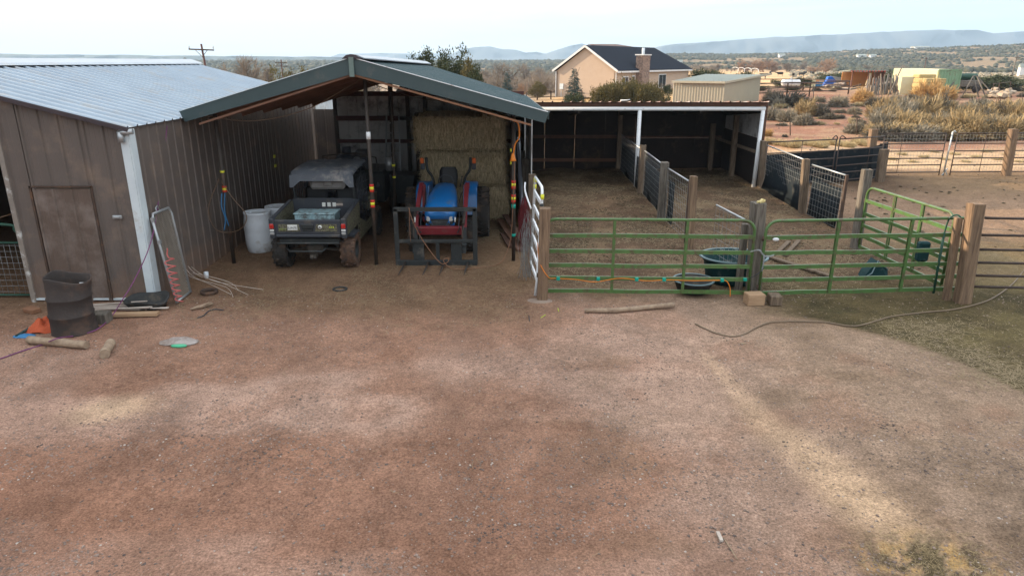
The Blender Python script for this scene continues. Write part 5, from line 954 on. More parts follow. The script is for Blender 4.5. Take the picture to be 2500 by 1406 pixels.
c_ = G(60, 822, 0); crumple((c_.x, c_.y), .16, .08, .03, M['bluerope'], 'blue_scrap', 'flat blue scrap at the left end of the long peeled log', 'scrap', 5)
c_ = G(436, 838, 0); crumple((c_.x, c_.y + .02), .28, .13, .07, mat('translucent_plastic', (.32, .28, .26), (.22, .17, .145), rough=.25, scale=7, contrast=.1), 'plastic_bag', 'pale translucent plastic bag flattened on the dirt', 'bag', 9)
single(MB().lathe([(0, .0), (.11, .0), (.12, .015), (.10, .03), (0, .035)], G(437, 846, 0), n=16, sx=1, sy=.4), 'green_disc', M['greenplastic'], 'small green lid lying on the flattened plastic bag', 'disc')
for z_, (a_, b_) in zip((0, 1), ((G(40, 820, .03), G(115, 775, .05)), (G(70, 800, .05), G(118, 782, .1)))): single(MB().tube([a_, b_], .02, 8), 'green_stick', M['tub'] if z_ == 0 else M['twig'], ('dark green rod' if z_ == 0 else 'pale stick') + ' poking out of the heap left of the rusty barrel', 'rod')
# leaning chain-link walk gate with bent bottom
ga0 = G(418, 742, .03); ga1 = G(474, 722, .03); top0 = V((EX + .09, ga0.y + .85, 1.52)); top1 = V((EX + .10, ga1.y + .95, 1.50))
ga0 = V((-5.72, 11.15, .03)); ga1 = V((-5.74, 11.72, .03)); top0 = V((-6.06, 11.42, 1.50)); top1 = V((-6.05, 12.08, 1.50))
t = thing('chain_link_gate', 'rusty chain-link walk gate leaning against the brown barn side wall', 'gate', (-5.8, 11.6, 0))
MB().tube([ga0, ga0.lerp(top0, .93), ga0.lerp(top0, 1) + V((0, .06, 0)), top1 + V((0, -.06, 0)), ga1.lerp(top1, .93), ga1], .024, 10).tube([ga0.lerp(top0, .01), ga1.lerp(top1, .01)], .02, 8).build('frame', M['galvpipe'], t)
mb = MB(); P = lambda u, v_: ga0.lerp(ga1, u).lerp(top0.lerp(top1, u), v_)
for k in range(-24, 12):
    for s in (1, -1):
        pts = []
        for i in range(25):
            v_ = i / 24; u = (k / 12 + v_ * 2.0) if s > 0 else 1 - (k / 12 + v_ * 2.0)
            if 0 <= u <= 1: pts.append(P(u, v_))
        if len(pts) > 1: mb.tube(pts, .0048, 3, caps=False)
mb.build('chain_link', mat('rusty_chain_link', (.26, .23, .19), (.16, .13, .10), rough=.7), t)
for f in (.7, .95): MB().box(P(0, f) + V((.02, -.02, 0)), (.05, .05, .06)).build('hinge_clamp', M['galvpipe'], t)
MB().tube([P(.3, 1) , P(.3, 1.05), P(.4, 1.07), P(.45, 1.02)], .012, 6).build('fork_latch', M['galvpipe'], t)
pts = []
for i in range(140):
    f = i / 139; a = i * .37; b_ = V((-5.70, 11.05, 1.02)).lerp(V((-5.62, 11.05, .08)), f ** .8); r_ = .012 if (f < .12) else .085 * (1 - .3 * f); pts.append(b_ + V((math.cos(a) * r_, math.sin(a) * r_ * .6, 0)))
single(MB().tube(pts, .009, 6), 'coiled_hose', M['pinkhose'], 'pink coiled air hose hanging in front of the leaning chain-link gate', 'hose')
mb = MB(); rr = random.Random(12)
for k in range(5):
    p0 = V((-5.6 + rr.gauss(0, .04), 11.75, .30 + rr.gauss(0, .08))); mb.tube(smooth_path([p0 + V((-.2, .1, rr.uniform(-.1, .3))), p0, p0 + V((rr.uniform(.3, .6), -.1, -.12)), p0 + V((rr.uniform(.7, 1.1), -.12 + rr.gauss(0, .12), -.27))], 5), .0045, 4)
single(mb, 'dry_reeds', M['palepebble'], 'spray of pale dry reeds at the foot of the chain-link gate', 'reeds')
single(MB().lathe([(.13, 0), (.15, .01), (.15, .06), (.135, .07), (.12, .06), (.12, .02)], (-5.42, 11.75, 0), n=20), 'metal_ring', M['rust'], 'grey metal ring standing at the foot of the chain-link gate', 'ring')
c_ = G(505, 680, 0); single(MB().lathe([(0, 0), (.035, 0), (.045, .13), (.04, .13), (.03, .01), (0, .01)], (c_.x, c_.y, 0), n=12), 'white_cup', M['whiteplastic'], 'white plastic cup on the dirt beside the barn side wall', 'cup')
c_ = G(830, 708, 0); single(MB().tube([(c_.x + .12 * math.cos(a), c_.y + .11 * math.sin(a), .02) for a in np.linspace(0, 6.28, 24)[:-1]], .018, 8, closed=True), 'black_ring', M['rubber'], 'black rubber ring alone on the dirt before the utility vehicle', 'ring')
p = [G(465, 755, .03), G(490, 748, .05), G(512, 742, .05), G(520, 741, .04)]; mb = MB().tube(p, [.02, .03, .028, .015], 8); mb.tube([p[1], p[1] + V((.15, .1, .05))], [.018, .008], 6); single(mb, 'branch', M['log'], 'short pale branch on the dirt right of the black feed pan', 'branch')
single(MB().tube(smooth_path([G(482, 776, .01), G(498, 770, .015), G(508, 760, .02), G(525, 755, .02), G(545, 757, .02)], 6), .009, 6), 'black_cord_piece', M['blackplastic'], 'curved black cord piece on the dirt below the pale branch', 'cord')
# purple rope from the eave
pts = [D(408, 308, 12.55), D(404, 345, 12.5), D(398, 410, 12.3), D(388, 480, 12.0), D(380, 540, 11.5), D(362, 610, 11.12), D(330, 680, 10.85), D(300, 730, 10.6), G(272, 772, .06), G(235, 805, .03), G(180, 820, .02), G(140, 826, .15), G(100, 842, .02), G(50, 858, .015), G(-10, 878, .015), G(-80, 890, .015)]
single(MB().tube(smooth_path(pts, 8), .009, 6), 'purple_rope', M['purple'], 'long purple rope from the barn eave past the corner trim to the dirt', 'rope')
# ------------------------------------------------------------------ pens: tubs, scoop, planks, hose
c_ = V((4.14, 12.47, 0)); t = thing('stock_tub', 'large dark green stock tub behind the chained gate post', 'tub', (c_.x, c_.y, 0))
mb = MB().lathe([(0, .02), (.50, .02), (.53, .05), (.60, .40), (.66, .47), (.70, .49), (.70, .515), (.65, .51), (.58, .44), (.51, .08), (0, .06)], c_, n=40, sx=.9, sy=.78); mb.build('tub', M['tub'], t)
MB().lathe([(.655, .513), (.70, .518), (.705, .49), (.68, .482)], c_, n=40, sx=.9, sy=.78).build('rim', M['tubrim'], t)
c_ = V((3.26, 11.86, 0)); t = thing('feed_pan', 'low round black feed pan just behind the left green gate', 'tub', (c_.x, c_.y, 0)); MB().lathe([(0, .02), (.27, .02), (.34, .20), (.37, .22), (.37, .235), (.33, .23), (.26, .05), (0, .04)], c_, n=32).build('pan', M['rubber'], t); MB().lathe([(.335, .238), (.368, .242), (.372, .225)], c_, n=32).build('rim', M['tubrim'], t)
c_ = GT(2138, 684); t = thing('feed_scoop', 'dark green tipped feeder lying in the pen behind the right gate', 'feeder', (c_.x, c_.y, 0)); MB().prism([c_ + V((-.23, .0, 0.02)), c_ + V((.22, -.02, 0.02)), c_ + V((.22, .05, .18)), c_ + V((0, .05, .36)), c_ + V((-.18, .03, .12))], (.03, .3, .0)).build('body', M['tub'], t); MB().tube([c_ + V((-.23, -.01, .05)), c_ + V((-.1, -.01, .14)), c_ + V((0, .03, .37)), c_ + V((.22, .04, .19))], .012, 6).build('edge', M['tubrim'], t)
for k, (a_, b_, w_) in enumerate((((1868, 628), (1990, 668), .12), ((1985, 665), (2040, 685), .1), ((1898, 620), (1925, 595), .09), ((1915, 628), (1950, 592), .09))):
    p0, p1 = GT(*a_), GT(*b_); single(MB().bar(p0 + V((0, 0, .04)), p1 + V((0, 0, .05)), w_, .035), 'plank', M['oldwood'], ['long plank lying in the second pen behind the gate', 'plank end lying further right in the second pen', 'left of two small parallel boards in the second pen', 'right of two small parallel boards in the second pen'][k], 'plank', 'planks lying in the second pen')
pts = [G(*q_, .018) for q_ in ((1697, 790), (1715, 799), (1745, 812), (1775, 820), (1800, 820), (1822, 813), (1845, 800), (1880, 787), (1930, 784), (1990, 785), (2020, 787), (2060, 794), (2095, 795), (2140, 783), (2180, 772), (2260, 762), (2330, 755), (2400, 738), (2440, 718), (2475, 690), (2500, 660))]
pts += [V((7.5, 11.0, .4)), V((8.4, 11.05, .9)), V((8.6, 11.1, 1.2))] if False else [pts[-1] + V((.4, .2, .3)), pts[-1] + V((.9, .2, .9))]
single(MB().tube(smooth_path(pts, 6), .0115, 8), 'garden_hose', M['hose'], 'long garden hose snaking along the dirt edge to the right fence', 'hose')
pts = [G(*q_, .01) for q_ in ((1740, 1262), (1752, 1300), (1768, 1315))]
single(MB().bar(G(1752, 1298, .015), G(1762, 1320, .015), .03, .02), 'wood_chip', M['palepebble'], 'pale split wood chip on the dirt near the bottom right', 'wood chip')
single(MB().tube([G(1766, 1312, .01), G(1785, 1340, .02), G(1800, 1365, .01)], .005, 5), 'twig', M['twig'], 'thin dark twig beside the pale wood chip', 'twig')
single(MB().box(G(1814, 839, .015), (.09, .03, .02), (0, 0, .3)), 'wood_chip', M['twig'], 'small brown wood chip below the garden hose', 'wood chip')
mb = MB(); 
for a_, b_ in (((1320, 776), (1332, 768)), ((1362, 752), (1364, 760))): mb.tube([G(*a_, .01), G(*b_, .02)], .007, 4)
single(mb, 'lime_stems', M['lime'], 'lime green plant stems dropped on the dirt before the tan post', 'stems')
single(MB().tube([G(1291, 770, .01), G(1293, 784, .01)], .008, 5), 'black_bolt', M['blackplastic'], 'thin black rod lying before the white walk gate', 'rod')
# ------------------------------------------------------------------ vegetation prototypes (numpy)
def tris_cloud(cent, nrm_, size, seed, aspect=.35, droop=0):
    """one small leaf triangle per centre, pointing along nrm_ with some scatter"""
    g_ = np.random.default_rng(seed); n = len(cent); d = nrm_ + g_.normal(0, .45, (n, 3)); d[:, 2] -= droop; d /= np.linalg.norm(d, axis=1)[:, None] + 1e-9
    s = np.cross(d, g_.normal(0, 1, (n, 3))); s /= np.linalg.norm(s, axis=1)[:, None] + 1e-9; L_ = (size * g_.uniform(.6, 1.4, n))[:, None]
    v = np.stack([cent - s * L_ * aspect, cent + s * L_ * aspect, cent + d * L_ * 1.3], 1).reshape(-1, 3)
    return v, np.arange(n * 3).reshape(n, 3)
def crown_mesh(lobes, n, size, seed, up=.3, hollow=.35, aspect=.35, droop=0):
    """lobes: (x,y,z,rx,rz) ellipsoids; leaves gathered in tufts over the outer part of each"""
    g_ = np.random.default_rng(seed); C_ = []; N_ = []; w_ = np.array([l[3] * l[3] + l[3] * l[4] for l in lobes]); w_ /= w_.sum()
    for l, k in zip(lobes, (w_ * n).astype(int)):
        nt_ = max(3, k // 14); dirs = g_.normal(0, 1, (nt_, 3)); dirs /= np.linalg.norm(dirs, axis=1)[:, None]; rad_ = g_.uniform(hollow, 1.05, nt_) ** .6
        tc_ = dirs * rad_[:, None] * np.array([l[3], l[3], l[4]]) + np.array(l[:3]); sc_ = g_.uniform(.5, 1.3, nt_)[:, None, None]
        off = g_.normal(0, 1, (nt_, 14, 3)) * sc_ * size * 1.3; off[..., 2] *= 1.3; pts = (tc_[:, None] + off).reshape(-1, 3); nn = (dirs[:, None] + np.zeros((1, 14, 1))).reshape(-1, 3).copy(); nn[:, 2] += up
        C_.append(pts); N_.append(nn)
    return tris_cloud(np.concatenate(C_), np.concatenate(N_), size, seed + 1, aspect, droop)
def tuft_mesh(n, h, r, seed, spread=.9, wd=.008, base_r=.25, bend=.3, side=0):
    """shrub of stems radiating from the ground: thin two-segment blades plus twig tips"""
    g_ = np.random.default_rng(seed); th = g_.uniform(0, 2 * np.pi, n); el = np.arccos(g_.uniform(math.cos(spread * 1.45), 1, n)); L_ = g_.uniform(.35, 1.05, n) * (.75 + .5 * vn(th * 1.6, el * 3, seed))
    b = np.stack([np.cos(th), np.sin(th), 0 * th], 1) * (g_.uniform(0, 1, n) ** .5 * base_r * r)[:, None]
    th2 = th + g_.normal(0, .4, n); d = np.stack([np.sin(el) * np.cos(th2) * r, np.sin(el) * np.sin(th2) * r, np.cos(el) * h + .12 * h], 1) * L_[:, None]
    f0 = g_.uniform(.3, .8, n)[:, None]; p0 = b + d * f0; p1 = b + d * np.minimum(1, f0 + .3); p2 = p1 + (d * .16 + g_.normal(0, .13, (n, 3)) * r)
    s = np.cross(d, g_.normal(0, 1, (n, 3))); s /= np.linalg.norm(s, axis=1)[:, None]; s *= (wd * g_.uniform(.5, 1.5, n))[:, None]
    v = np.concatenate([p0 - s, p0 + s, p1 + s * 1.2, p1 - s * 1.2, p1 - s * 1.3, p1 + s * 1.3, p2 + s * .3, p2 - s * .3], 0); i = np.arange(n)
    q = np.concatenate([np.stack([i, i + n, i + 2 * n, i + 3 * n], 1), np.stack([i + 4 * n, i + 5 * n, i + 6 * n, i + 7 * n], 1)])
    return v, q
def bare_tree_mb(h, w_, seed, levels=4, r0=.03, n0=5, sides=4, spread=.55):
    rr = random.Random(seed); mb = MB(); segs = []
    def grow(p, d, L_, r_, lv):
        k = 3; pts = [p]
        for i in range(k):
            d = (d + V((rr.gauss(0, .13), rr.gauss(0, .13), rr.gauss(.03, .08)))).normalized(); pts.append(pts[-1] + d * L_ / k)
        mb.tube(pts, [r_, r_ * .85, r_ * .7, r_ * .5], sides if lv < 2 else 3, caps=False)
        if lv < levels:
            for i in range(rr.randint(3, 5) if lv else n0):
                f = rr.uniform(.35, 1) if lv else rr.uniform(.2, 1); a = pts[min(3, int(f * 3))]; nd_ = (d + V((rr.gauss(0, spread), rr.gauss(0, spread), rr.gauss(.05, .3)))).normalized(); grow(a, nd_, L_ * rr.uniform(.5, .78), r_ * .55, lv + 1)
    for s in range(3): grow(V((rr.gauss(0, .02 * h), rr.gauss(0, .02 * h), 0)), V((rr.gauss(0, .3), rr.gauss(0, .3), 1)).normalized(), h * .42, h * r0, 0)
    z_ = max(p[2] for p in mb.v); rx_ = max(abs(p[0]) for p in mb.v); sc_ = h / z_; sx_ = w_ / 2 / rx_; mb.v = [(p[0] * sx_, p[1] * sx_, p[2] * sc_) for p in mb.v]; return mb
def crown_obj(name, vf, m, parent):
    o = arrmesh(name, vf[0], vf[1], m); o.parent = parent; return o
protos = {}
def proto(key, maker):
    if key not in protos: protos[key] = maker()
    return protos[key]
def tree(key, x_, y_, z_, s, label, cat='tree', group=None, nm='tree', rz=0, crown=None, trunk=None, m='juniper'):
    """crown: (verts, faces) at unit height; trunk: MB at unit height"""
    if key not in protos:
        r = bpy.data.objects.new(nm, None); COL.objects.link(r); r.location = (x_, y_, z_); r.scale = s if hasattr(s, '__len__') else (s,) * 3; r.rotation_euler = (0, 0, rz); tag(r, label, cat, group)
        if crown is not None: crown_obj('crown', crown(), M[m], r)
        if trunk is not None: o = trunk(); o = o.build('trunk' if crown is not None else 'branches', M['bark' if crown is not None else m], r)
        protos[key] = r; return r
    r = dup(protos[key], (x_, y_, z_), rz, label, None, s); r.name = nm
    if group: r['group'] = group
    elif 'group' in r: del r['group']
    return r
def spires(seed, k, wdt, low=.12):
    rr = random.Random(seed); L_ = [(0, 0, .52, wdt * .34, .36), (0, 0, .3, wdt * .42, .22)]
    for i in range(k):
        a = rr.uniform(0, 6.28); d = rr.uniform(.1, .36) * wdt; hh = rr.uniform(.55, 1.0) if i else 1.0; L_.append((math.cos(a) * d, math.sin(a) * d, hh - .16, wdt * .085, .17)); L_.append((math.cos(a) * d * .9, math.sin(a) * d * .9, hh - .34, wdt * .15, .16))
    return L_
def rounds(seed, k, wdt=1.0, hh=1.0):
    rr = random.Random(seed); L_ = [(0, 0, .42 * hh, wdt * .36, .36 * hh)]
    for i in range(k): a = rr.uniform(0, 6.28); d = rr.uniform(.2, .42) * wdt; L_.append((math.cos(a) * d, math.sin(a) * d, rr.uniform(.28, .72) * hh, wdt * rr.uniform(.12, .2), hh * rr.uniform(.14, .24)))
    return L_
def trunk_mb(h=.5, r_=.03):
    mb = MB().tube([(0, 0, -.08), (.01, 0, h * .5), (0, .01, h)], [r_ * 1.3, r_, r_ * .5], 8)
    for k in range(6): a = k * 1.1; mb.tube([(0, 0, h * (.3 + .1 * k)), (math.cos(a) * .12, math.sin(a) * .12, h * (.5 + .12 * k))], [r_ * .5, r_ * .2], 5)
    return mb
JC = lambda sd_, k, w_, n, sz: (lambda: crown_mesh(spires(sd_, k, w_), n, sz, sd_, up=.9, hollow=.3))
# evergreens behind the canopy
def placed(px, ptop, Dd, zb): p = D(px, ptop, Dd); return p.x, p.z - zb
for (px, py_, Dd, zb, wd_, sd_, lb, m_) in ((1025, 117, 44, -.3, .42, 1, 'ragged dark juniper whose top stands left of the other junipers behind the canopy roof', 'juniper'), (1093, 117, 43, -.3, .56, 2, 'widest many-spired juniper showing above the green canopy roof', 'juniper'), (1142, 148, 41, -.2, .32, 3, 'narrow juniper just right of the widest one behind the green roof', 'junipery'), (1163, 158, 40, -.2, .26, 4, 'smallest narrow juniper at the right end of the row behind the green roof', 'juniper'), (702, 158, 34, -.1, .62, 5, 'yellow-green rounded juniper between the silver roof and the canopy roof', 'junipery')):
    x_, h_ = placed(px, py_, Dd, zb); tree('j%d' % sd_, x_, Dd, zb, h_, lb, nm='juniper_tree', crown=JC(sd_, 9 if sd_ in (1, 2, 5) else 4, wd_, 13000, .021), trunk=lambda: trunk_mb(.6, .02), m=m_, group='junipers behind the canopy')
def spruce_crown():
    g_ = np.random.default_rng(4); C_ = []; N_ = []
    for L_ in range(17):
        z_ = .07 + .92 * L_ / 17; z0_ = z_; rr_ = .31 * (1 - z_) ** .8 + .012; nb = int(26 * (1 - z_) + 6)
        for b_ in range(nb):
            a = g_.uniform(0, 6.28); ll = rr_ * g_.uniform(.75, 1.1); k = int(8 + 30 * ll / .3); f = g_.uniform(.15, 1, k)[:, None]
            d = np.array([math.cos(a), math.sin(a), -.1]); C_.append(d * ll * f + np.array([0, 0, z0_ + g_.uniform(-.03, .03)]) + g_.normal(0, .012, (k, 3))); N_.append(np.tile(d + np.array([0, 0, .1]), (k, 1)))
    return tris_cloud(np.concatenate(C_), np.concatenate(N_), .022, 5, .25)
x_, h_ = placed(1238, 176, 74, -.4); tree('sp', x_, 74, -.4, h_, 'blue-green spruce standing alone in the field behind the canopy eave', nm='spruce_tree', crown=spruce_crown, trunk=lambda: trunk_mb(.9, .015), m='spruce')
x_, h_ = placed(1403, 164, 57, 0); tree('sp', x_, 57, 0, (h_ * 1.0, h_ * 1.0, h_), 'silvery spruce in front of the peach gable wall', nm='spruce_tree', rz=1)
RC = lambda sd_, k, n, sz, w_=1.0: (lambda: crown_mesh(rounds(sd_, k, w_), n, sz, sd_, up=.5, hollow=.45))
x_, h_ = placed(1312, 198, 80, .0); tree('r1', x_, 80, .0, (2.3, 2.3, h_ * 1.05), 'round juniper bush left of the peach house', nm='juniper_bush', crown=RC(21, 10, 8000, .03), trunk=lambda: trunk_mb(.4, .03), m='junipery', cat='bush')
lbs = ['leftmost bush of the juniper hedge before the peach house', 'second bush from the left in the juniper hedge', 'middle bush of the juniper hedge below the stone chimney', 'fourth bush in the juniper hedge right of the chimney', 'pointed juniper at the right end of the hedge by the tan shed']
for k, (px, py_, w_) in enumerate(((1468, 204, 1.9), (1502, 194, 2.1), (1540, 196, 2.2), (1578, 198, 2.0), (1606, 200, 1.2))):
    x_, h_ = placed(px, py_, 46, .1); tree('h%d' % (k % 2), x_, 46 + .4 * (k % 3), .05, (w_ * 1.0, w_ * 1.0, h_ * 1.12), lbs[k], nm='juniper_bush', crown=RC(30 + k, 14, 12000, .03), trunk=lambda: trunk_mb(.4, .03), m='junipery', cat='bush', group='juniper hedge before the house', rz=k)
for k, (px, py_, Dd, w_, lb) in enumerate(((1400, 222, 50, 1.5, 'low yellowish bush at the foot of the silvery spruce'), (1618, 222, 48, 1.0, 'small bush between the hedge and the tan shed'), (1632, 205, 76, 1.2, 'dark little shrub under the house window'), (1722, 166, 95, 4.2, 'wide dark juniper bush behind the tan shed'), (1755, 165, 96, 3.2, 'dark juniper bush right of the widest one behind the tan shed'), (1808, 173, 94, 4.5, 'low brownish juniper bush behind the right end of the tan shed'),
        (2050, 176, 112, 7, 'large dark juniper left of the redbrown lean-to'), (2150, 168, 108, 5.5, 'dark juniper behind the redbrown lean-to'), (2340, 172, 84, 4.4, 'dark juniper just right of the green container end'), (2388, 180, 92, 9, 'broad dark juniper right of the swing frame'), (2470, 186, 88, 9, 'broad dark juniper at the right edge of the photo'), (2418, 190, 100, 5, 'low juniper between the two broad ones at the right'), (2030, 186, 110, 4, 'grey-brown bush under the large dark juniper'),
        (1905, 192, 98, 2.2, 'dark bush just behind the left end of the propane tank'), (1958, 188, 97, 3.2, 'dark bush just right of the propane tank'), (1935, 213, 86, 2.6, 'bush growing in the pipe corral below the propane tank'), (1850, 208, 84, 2.2, 'grey bush at the right corner of the tan shed'))):
    p = D(px, py_, Dd); zb = Hz(p.x, Dd) - .05; tree('b%d' % (k % 3), p.x, Dd, zb, (w_, w_, max(.5, p.z - zb)), lb, nm='juniper_bush', crown=RC(50 + k, 12, 6000, .036), trunk=lambda: trunk_mb(.35, .03), m='juniper', cat='bush', rz=k * 1.3)
# bare cottonwoods
BT = lambda sd_, lv=4, sp_=.55: (lambda: bare_tree_mb(1, 1, sd_, lv, .022, 7, 4, sp_))
bt = [(578, 131, 95, 7.2, 'large bare cottonwood rising behind the silver barn roof', 'baretwig'), (612, 158, 110, 4, 'reddish bare tree right of the large cottonwood behind the barn', 'baretwig'), (540, 160, 90, 3.5, 'low bare tree right of the utility pole', 'baretwig'), (648, 150, 150, 6, 'hazy bare tree left of the distant pole', 'baretwig'),
      (1290, 152, 230, 13, 'spreading bare cottonwood left of the peach house roof', 'baretwig'), (1322, 156, 235, 11, 'bare cottonwood leaning toward the peach house', 'baretwig'), (1215, 150, 210, 15, 'wide hazy bare tree above the woodland', 'baretwig'), (1180, 160, 180, 9, 'bare tree right of the small junipers', 'baretwig'),
      (1272, 196, 88, 1.8, 'small bare bush beside the round juniper bush', 'redtwig'), (1868, 138, 330, 22, 'broad round bare tree group beyond the tan field', 'redtwig'), (1890, 142, 335, 16, 'bare tree at the right side of the round group', 'redtwig'), (1810, 141, 340, 8, 'tall slim bare tree left of the round group', 'redtwig'), (1826, 152, 338, 6, 'shorter bare tree between slim tree and round group', 'redtwig'), (1925, 150, 345, 12, 'low bare tree right of the round group', 'baretwig'),
      (2018, 137, 300, 11, 'tall bare tree at the far edge of the field', 'redtwig'), (1996, 158, 290, 13, 'low spreading bare tree left of the tall one', 'redtwig'), (1968, 148, 380, 7, 'small far bare tree between the field groups', 'baretwig'), (1755, 153, 360, 6, 'small bare tree above the right slope of the house roof', 'baretwig'), (2116, 158, 360, 8, 'small bare tree above the lean-to roof', 'baretwig')]
for k, (px, py_, Dd, w_, lb, m_) in enumerate(bt):
    p = D(px, py_, Dd); zb = Hz(p.x, Dd) - .2; key = 't%s%d' % (m_, k % 2); tree(key, p.x, Dd, zb, (w_, w_, p.z - zb), lb, nm='bare_tree', trunk=BT(60 + k % 2 + (3 if m_ == 'redtwig' else 0), 4), m=m_, group='bare winter trees', rz=k * .9)
# the leafless river woodland reads as one mass
tw = [bare_tree_mb(1, 1.3, 80 + k, 3, .018, 6, 3, .6) for k in range(4)]; Tv = []; Tf = []; off = 0; g_ = np.random.default_rng(3)
tmpl = [(np.array(m_.v), np.array([f for f in m_.f if len(f) == 4])) for m_ in tw]
for k in range(300):
    if k < 215: px = g_.uniform(1120, 1500); Dd = g_.uniform(100, 330); hh = g_.uniform(2.6, 4.4) + (Dd - 100) * .011
    elif k < 262: px = g_.uniform(470, 1010); Dd = g_.uniform(120, 380); hh = g_.uniform(3, 5.5)
    else: px = g_.uniform(1640, 2230); Dd = g_.uniform(340, 430); hh = g_.uniform(2, 4)
    x_ = (px - 1250) / 1778 * Dd; tv, tf = tmpl[k % 4]; a = g_.uniform(0, 6.28); ca_, sa_ = math.cos(a), math.sin(a); wv = hh * g_.uniform(1.0, 1.7)
    v = np.stack([(tv[:, 0] * ca_ - tv[:, 1] * sa_) * wv + x_, (tv[:, 0] * sa_ + tv[:, 1] * ca_) * wv + Dd, tv[:, 2] * hh + Hz(x_, Dd) - .3], 1); Tv.append(v); Tf.append(tf + off); off += len(v)
arrmesh('bare_woodland', np.concatenate(Tv), np.concatenate(Tf), M['baretwig'], 'stuff')
# brush on the far slopes and in the valley
ico = np.array([(0, 0, 1), (.894, 0, .447), (.276, .851, .447), (-.724, .526, .447), (-.724, -.526, .447), (.276, -.851, .447), (.724, .526, -.3), (-.276, .851, -.3), (-.894, 0, -.3), (-.276, -.851, -.3), (.724, -.526, -.3)])
icf = np.array([(0, 1, 2), (0, 2, 3), (0, 3, 4), (0, 4, 5), (0, 5, 1), (1, 6, 2), (2, 7, 3), (3, 8, 4), (4, 9, 5), (5, 10, 1), (6, 7, 2), (7, 8, 3), (8, 9, 4), (9, 10, 5), (10, 6, 1)])
def scatter_blobs(name, pos, sx_, sz_, m_, seed):
    g_ = np.random.default_rng(seed); n = len(pos); a = g_.uniform(0, 6.28, n); b_ = ico[None] * (1 + g_.normal(0, .22, (n, 11, 1))); ca_, sa_ = np.cos(a)[:, None], np.sin(a)[:, None]
    v = np.stack([(b_[..., 0] * ca_ - b_[..., 1] * sa_) * sx_[:, None], (b_[..., 0] * sa_ + b_[..., 1] * ca_) * sx_[:, None], b_[..., 2] * sz_[:, None]], -1) + pos[:, None]
    return arrmesh(name, v.reshape(-1, 3), (icf[None] + (np.arange(n) * 11)[:, None, None]).reshape(-1, 3), m_, 'stuff')
n = 15000; azr = np.radians(g_.uniform(9, 42, n)); r_ = 330 + 850 * g_.random(n) ** .8; xs, ys = r_ * np.sin(azr), r_ * np.cos(azr); keep = fbm(xs / 45, ys / 45, 5, 51) + g_.normal(0, .06, n) > .42; keep &= (r_ > np.where(azr > R(24), 340, 430) + 60 * vn(xs / 50, ys / 50, 3)); xs, ys, r_ = xs[keep], ys[keep], r_[keep]
s_ = g_.uniform(.9, 2.4, len(xs)); scatter_blobs('hillside_scrub', np.stack([xs, ys, H(xs, ys) + .3], 1), s_, s_ * .75, M['scrub'], 5)
n = 9000; azr = np.radians(np.concatenate([g_.uniform(-42, 10, n)])); r_ = 330 + 1700 * g_.random(n) ** 1.2; xs, ys = r_ * np.sin(azr), r_ * np.cos(azr); s_ = g_.uniform(1.2, 3.2, n) * (1 + r_ / 1200)
scatter_blobs('valley_scrub', np.stack([xs, ys, H(xs, ys) + .3], 1), s_, s_ * .7, M['scrub'], 6)
n = 1300; azr = np.radians(g_.uniform(21, 44, n)); r_ = 115 + 330 * g_.random(n); xs, ys = r_ * np.sin(azr), r_ * np.cos(azr); s_ = g_.uniform(.35, .9, n); scatter_blobs('plain_brush', np.stack([xs, ys, H(xs, ys) + .1], 1), s_, s_ * .7, M['sage'], 7)
# ------------------------------------------------------------------ shrubs on the red slope
SH = {}
def shrub_proto(kind, v_):
    cfgs = dict(rabbit=(3600, .009, 'rabbit', 1.0), sage=(3800, .010, 'sage', 1.08), orange=(3600, .009, 'orangebrush', 1.08), dark=(3400, .010, 'darkbrush', 1.08), grass=(1400, .007, 'tumble', .8))
    n_, wd_, m_, sp_ = cfgs[kind]; wd_ *= 1.15; vf = tuft_mesh(n_, .95, .62, 300 + v_ * 7 + len(kind), sp_, wd_, .35)
    if v_ == 1: vf = (vf[0] * np.array([1.15, .9, 1.1]), vf[1])
    return vf
def shrub(kind, px, py_, wpx, label, group=None, hfac=.75):
    p = GT(px, py_); sc_ = wpx / 1778 * math.hypot(p.y, p.x * .4) / 1.25; v_ = int(px) % 3; key = kind + str(v_)
    if key not in SH:
        o = arrmesh('shrub', *shrub_proto(kind, v_), M[dict(rabbit='rabbit', sage='sage', orange='orangebrush', dark='darkbrush', grass='tumble')[kind]]); SH[key] = o
    else: o = SH[key].copy(); COL.objects.link(o)
    o.location = p - V((0, 0, .06)); o.scale = (sc_, sc_, sc_ * (hfac if wpx < 80 else .42) / .95); o.rotation_euler = (0, 0, px * .7)
    tag(o, label, 'shrub')
    if group: o['group'] = group
    elif 'group' in o: del o['group']
    return o
GR = 'brush on the red slope'
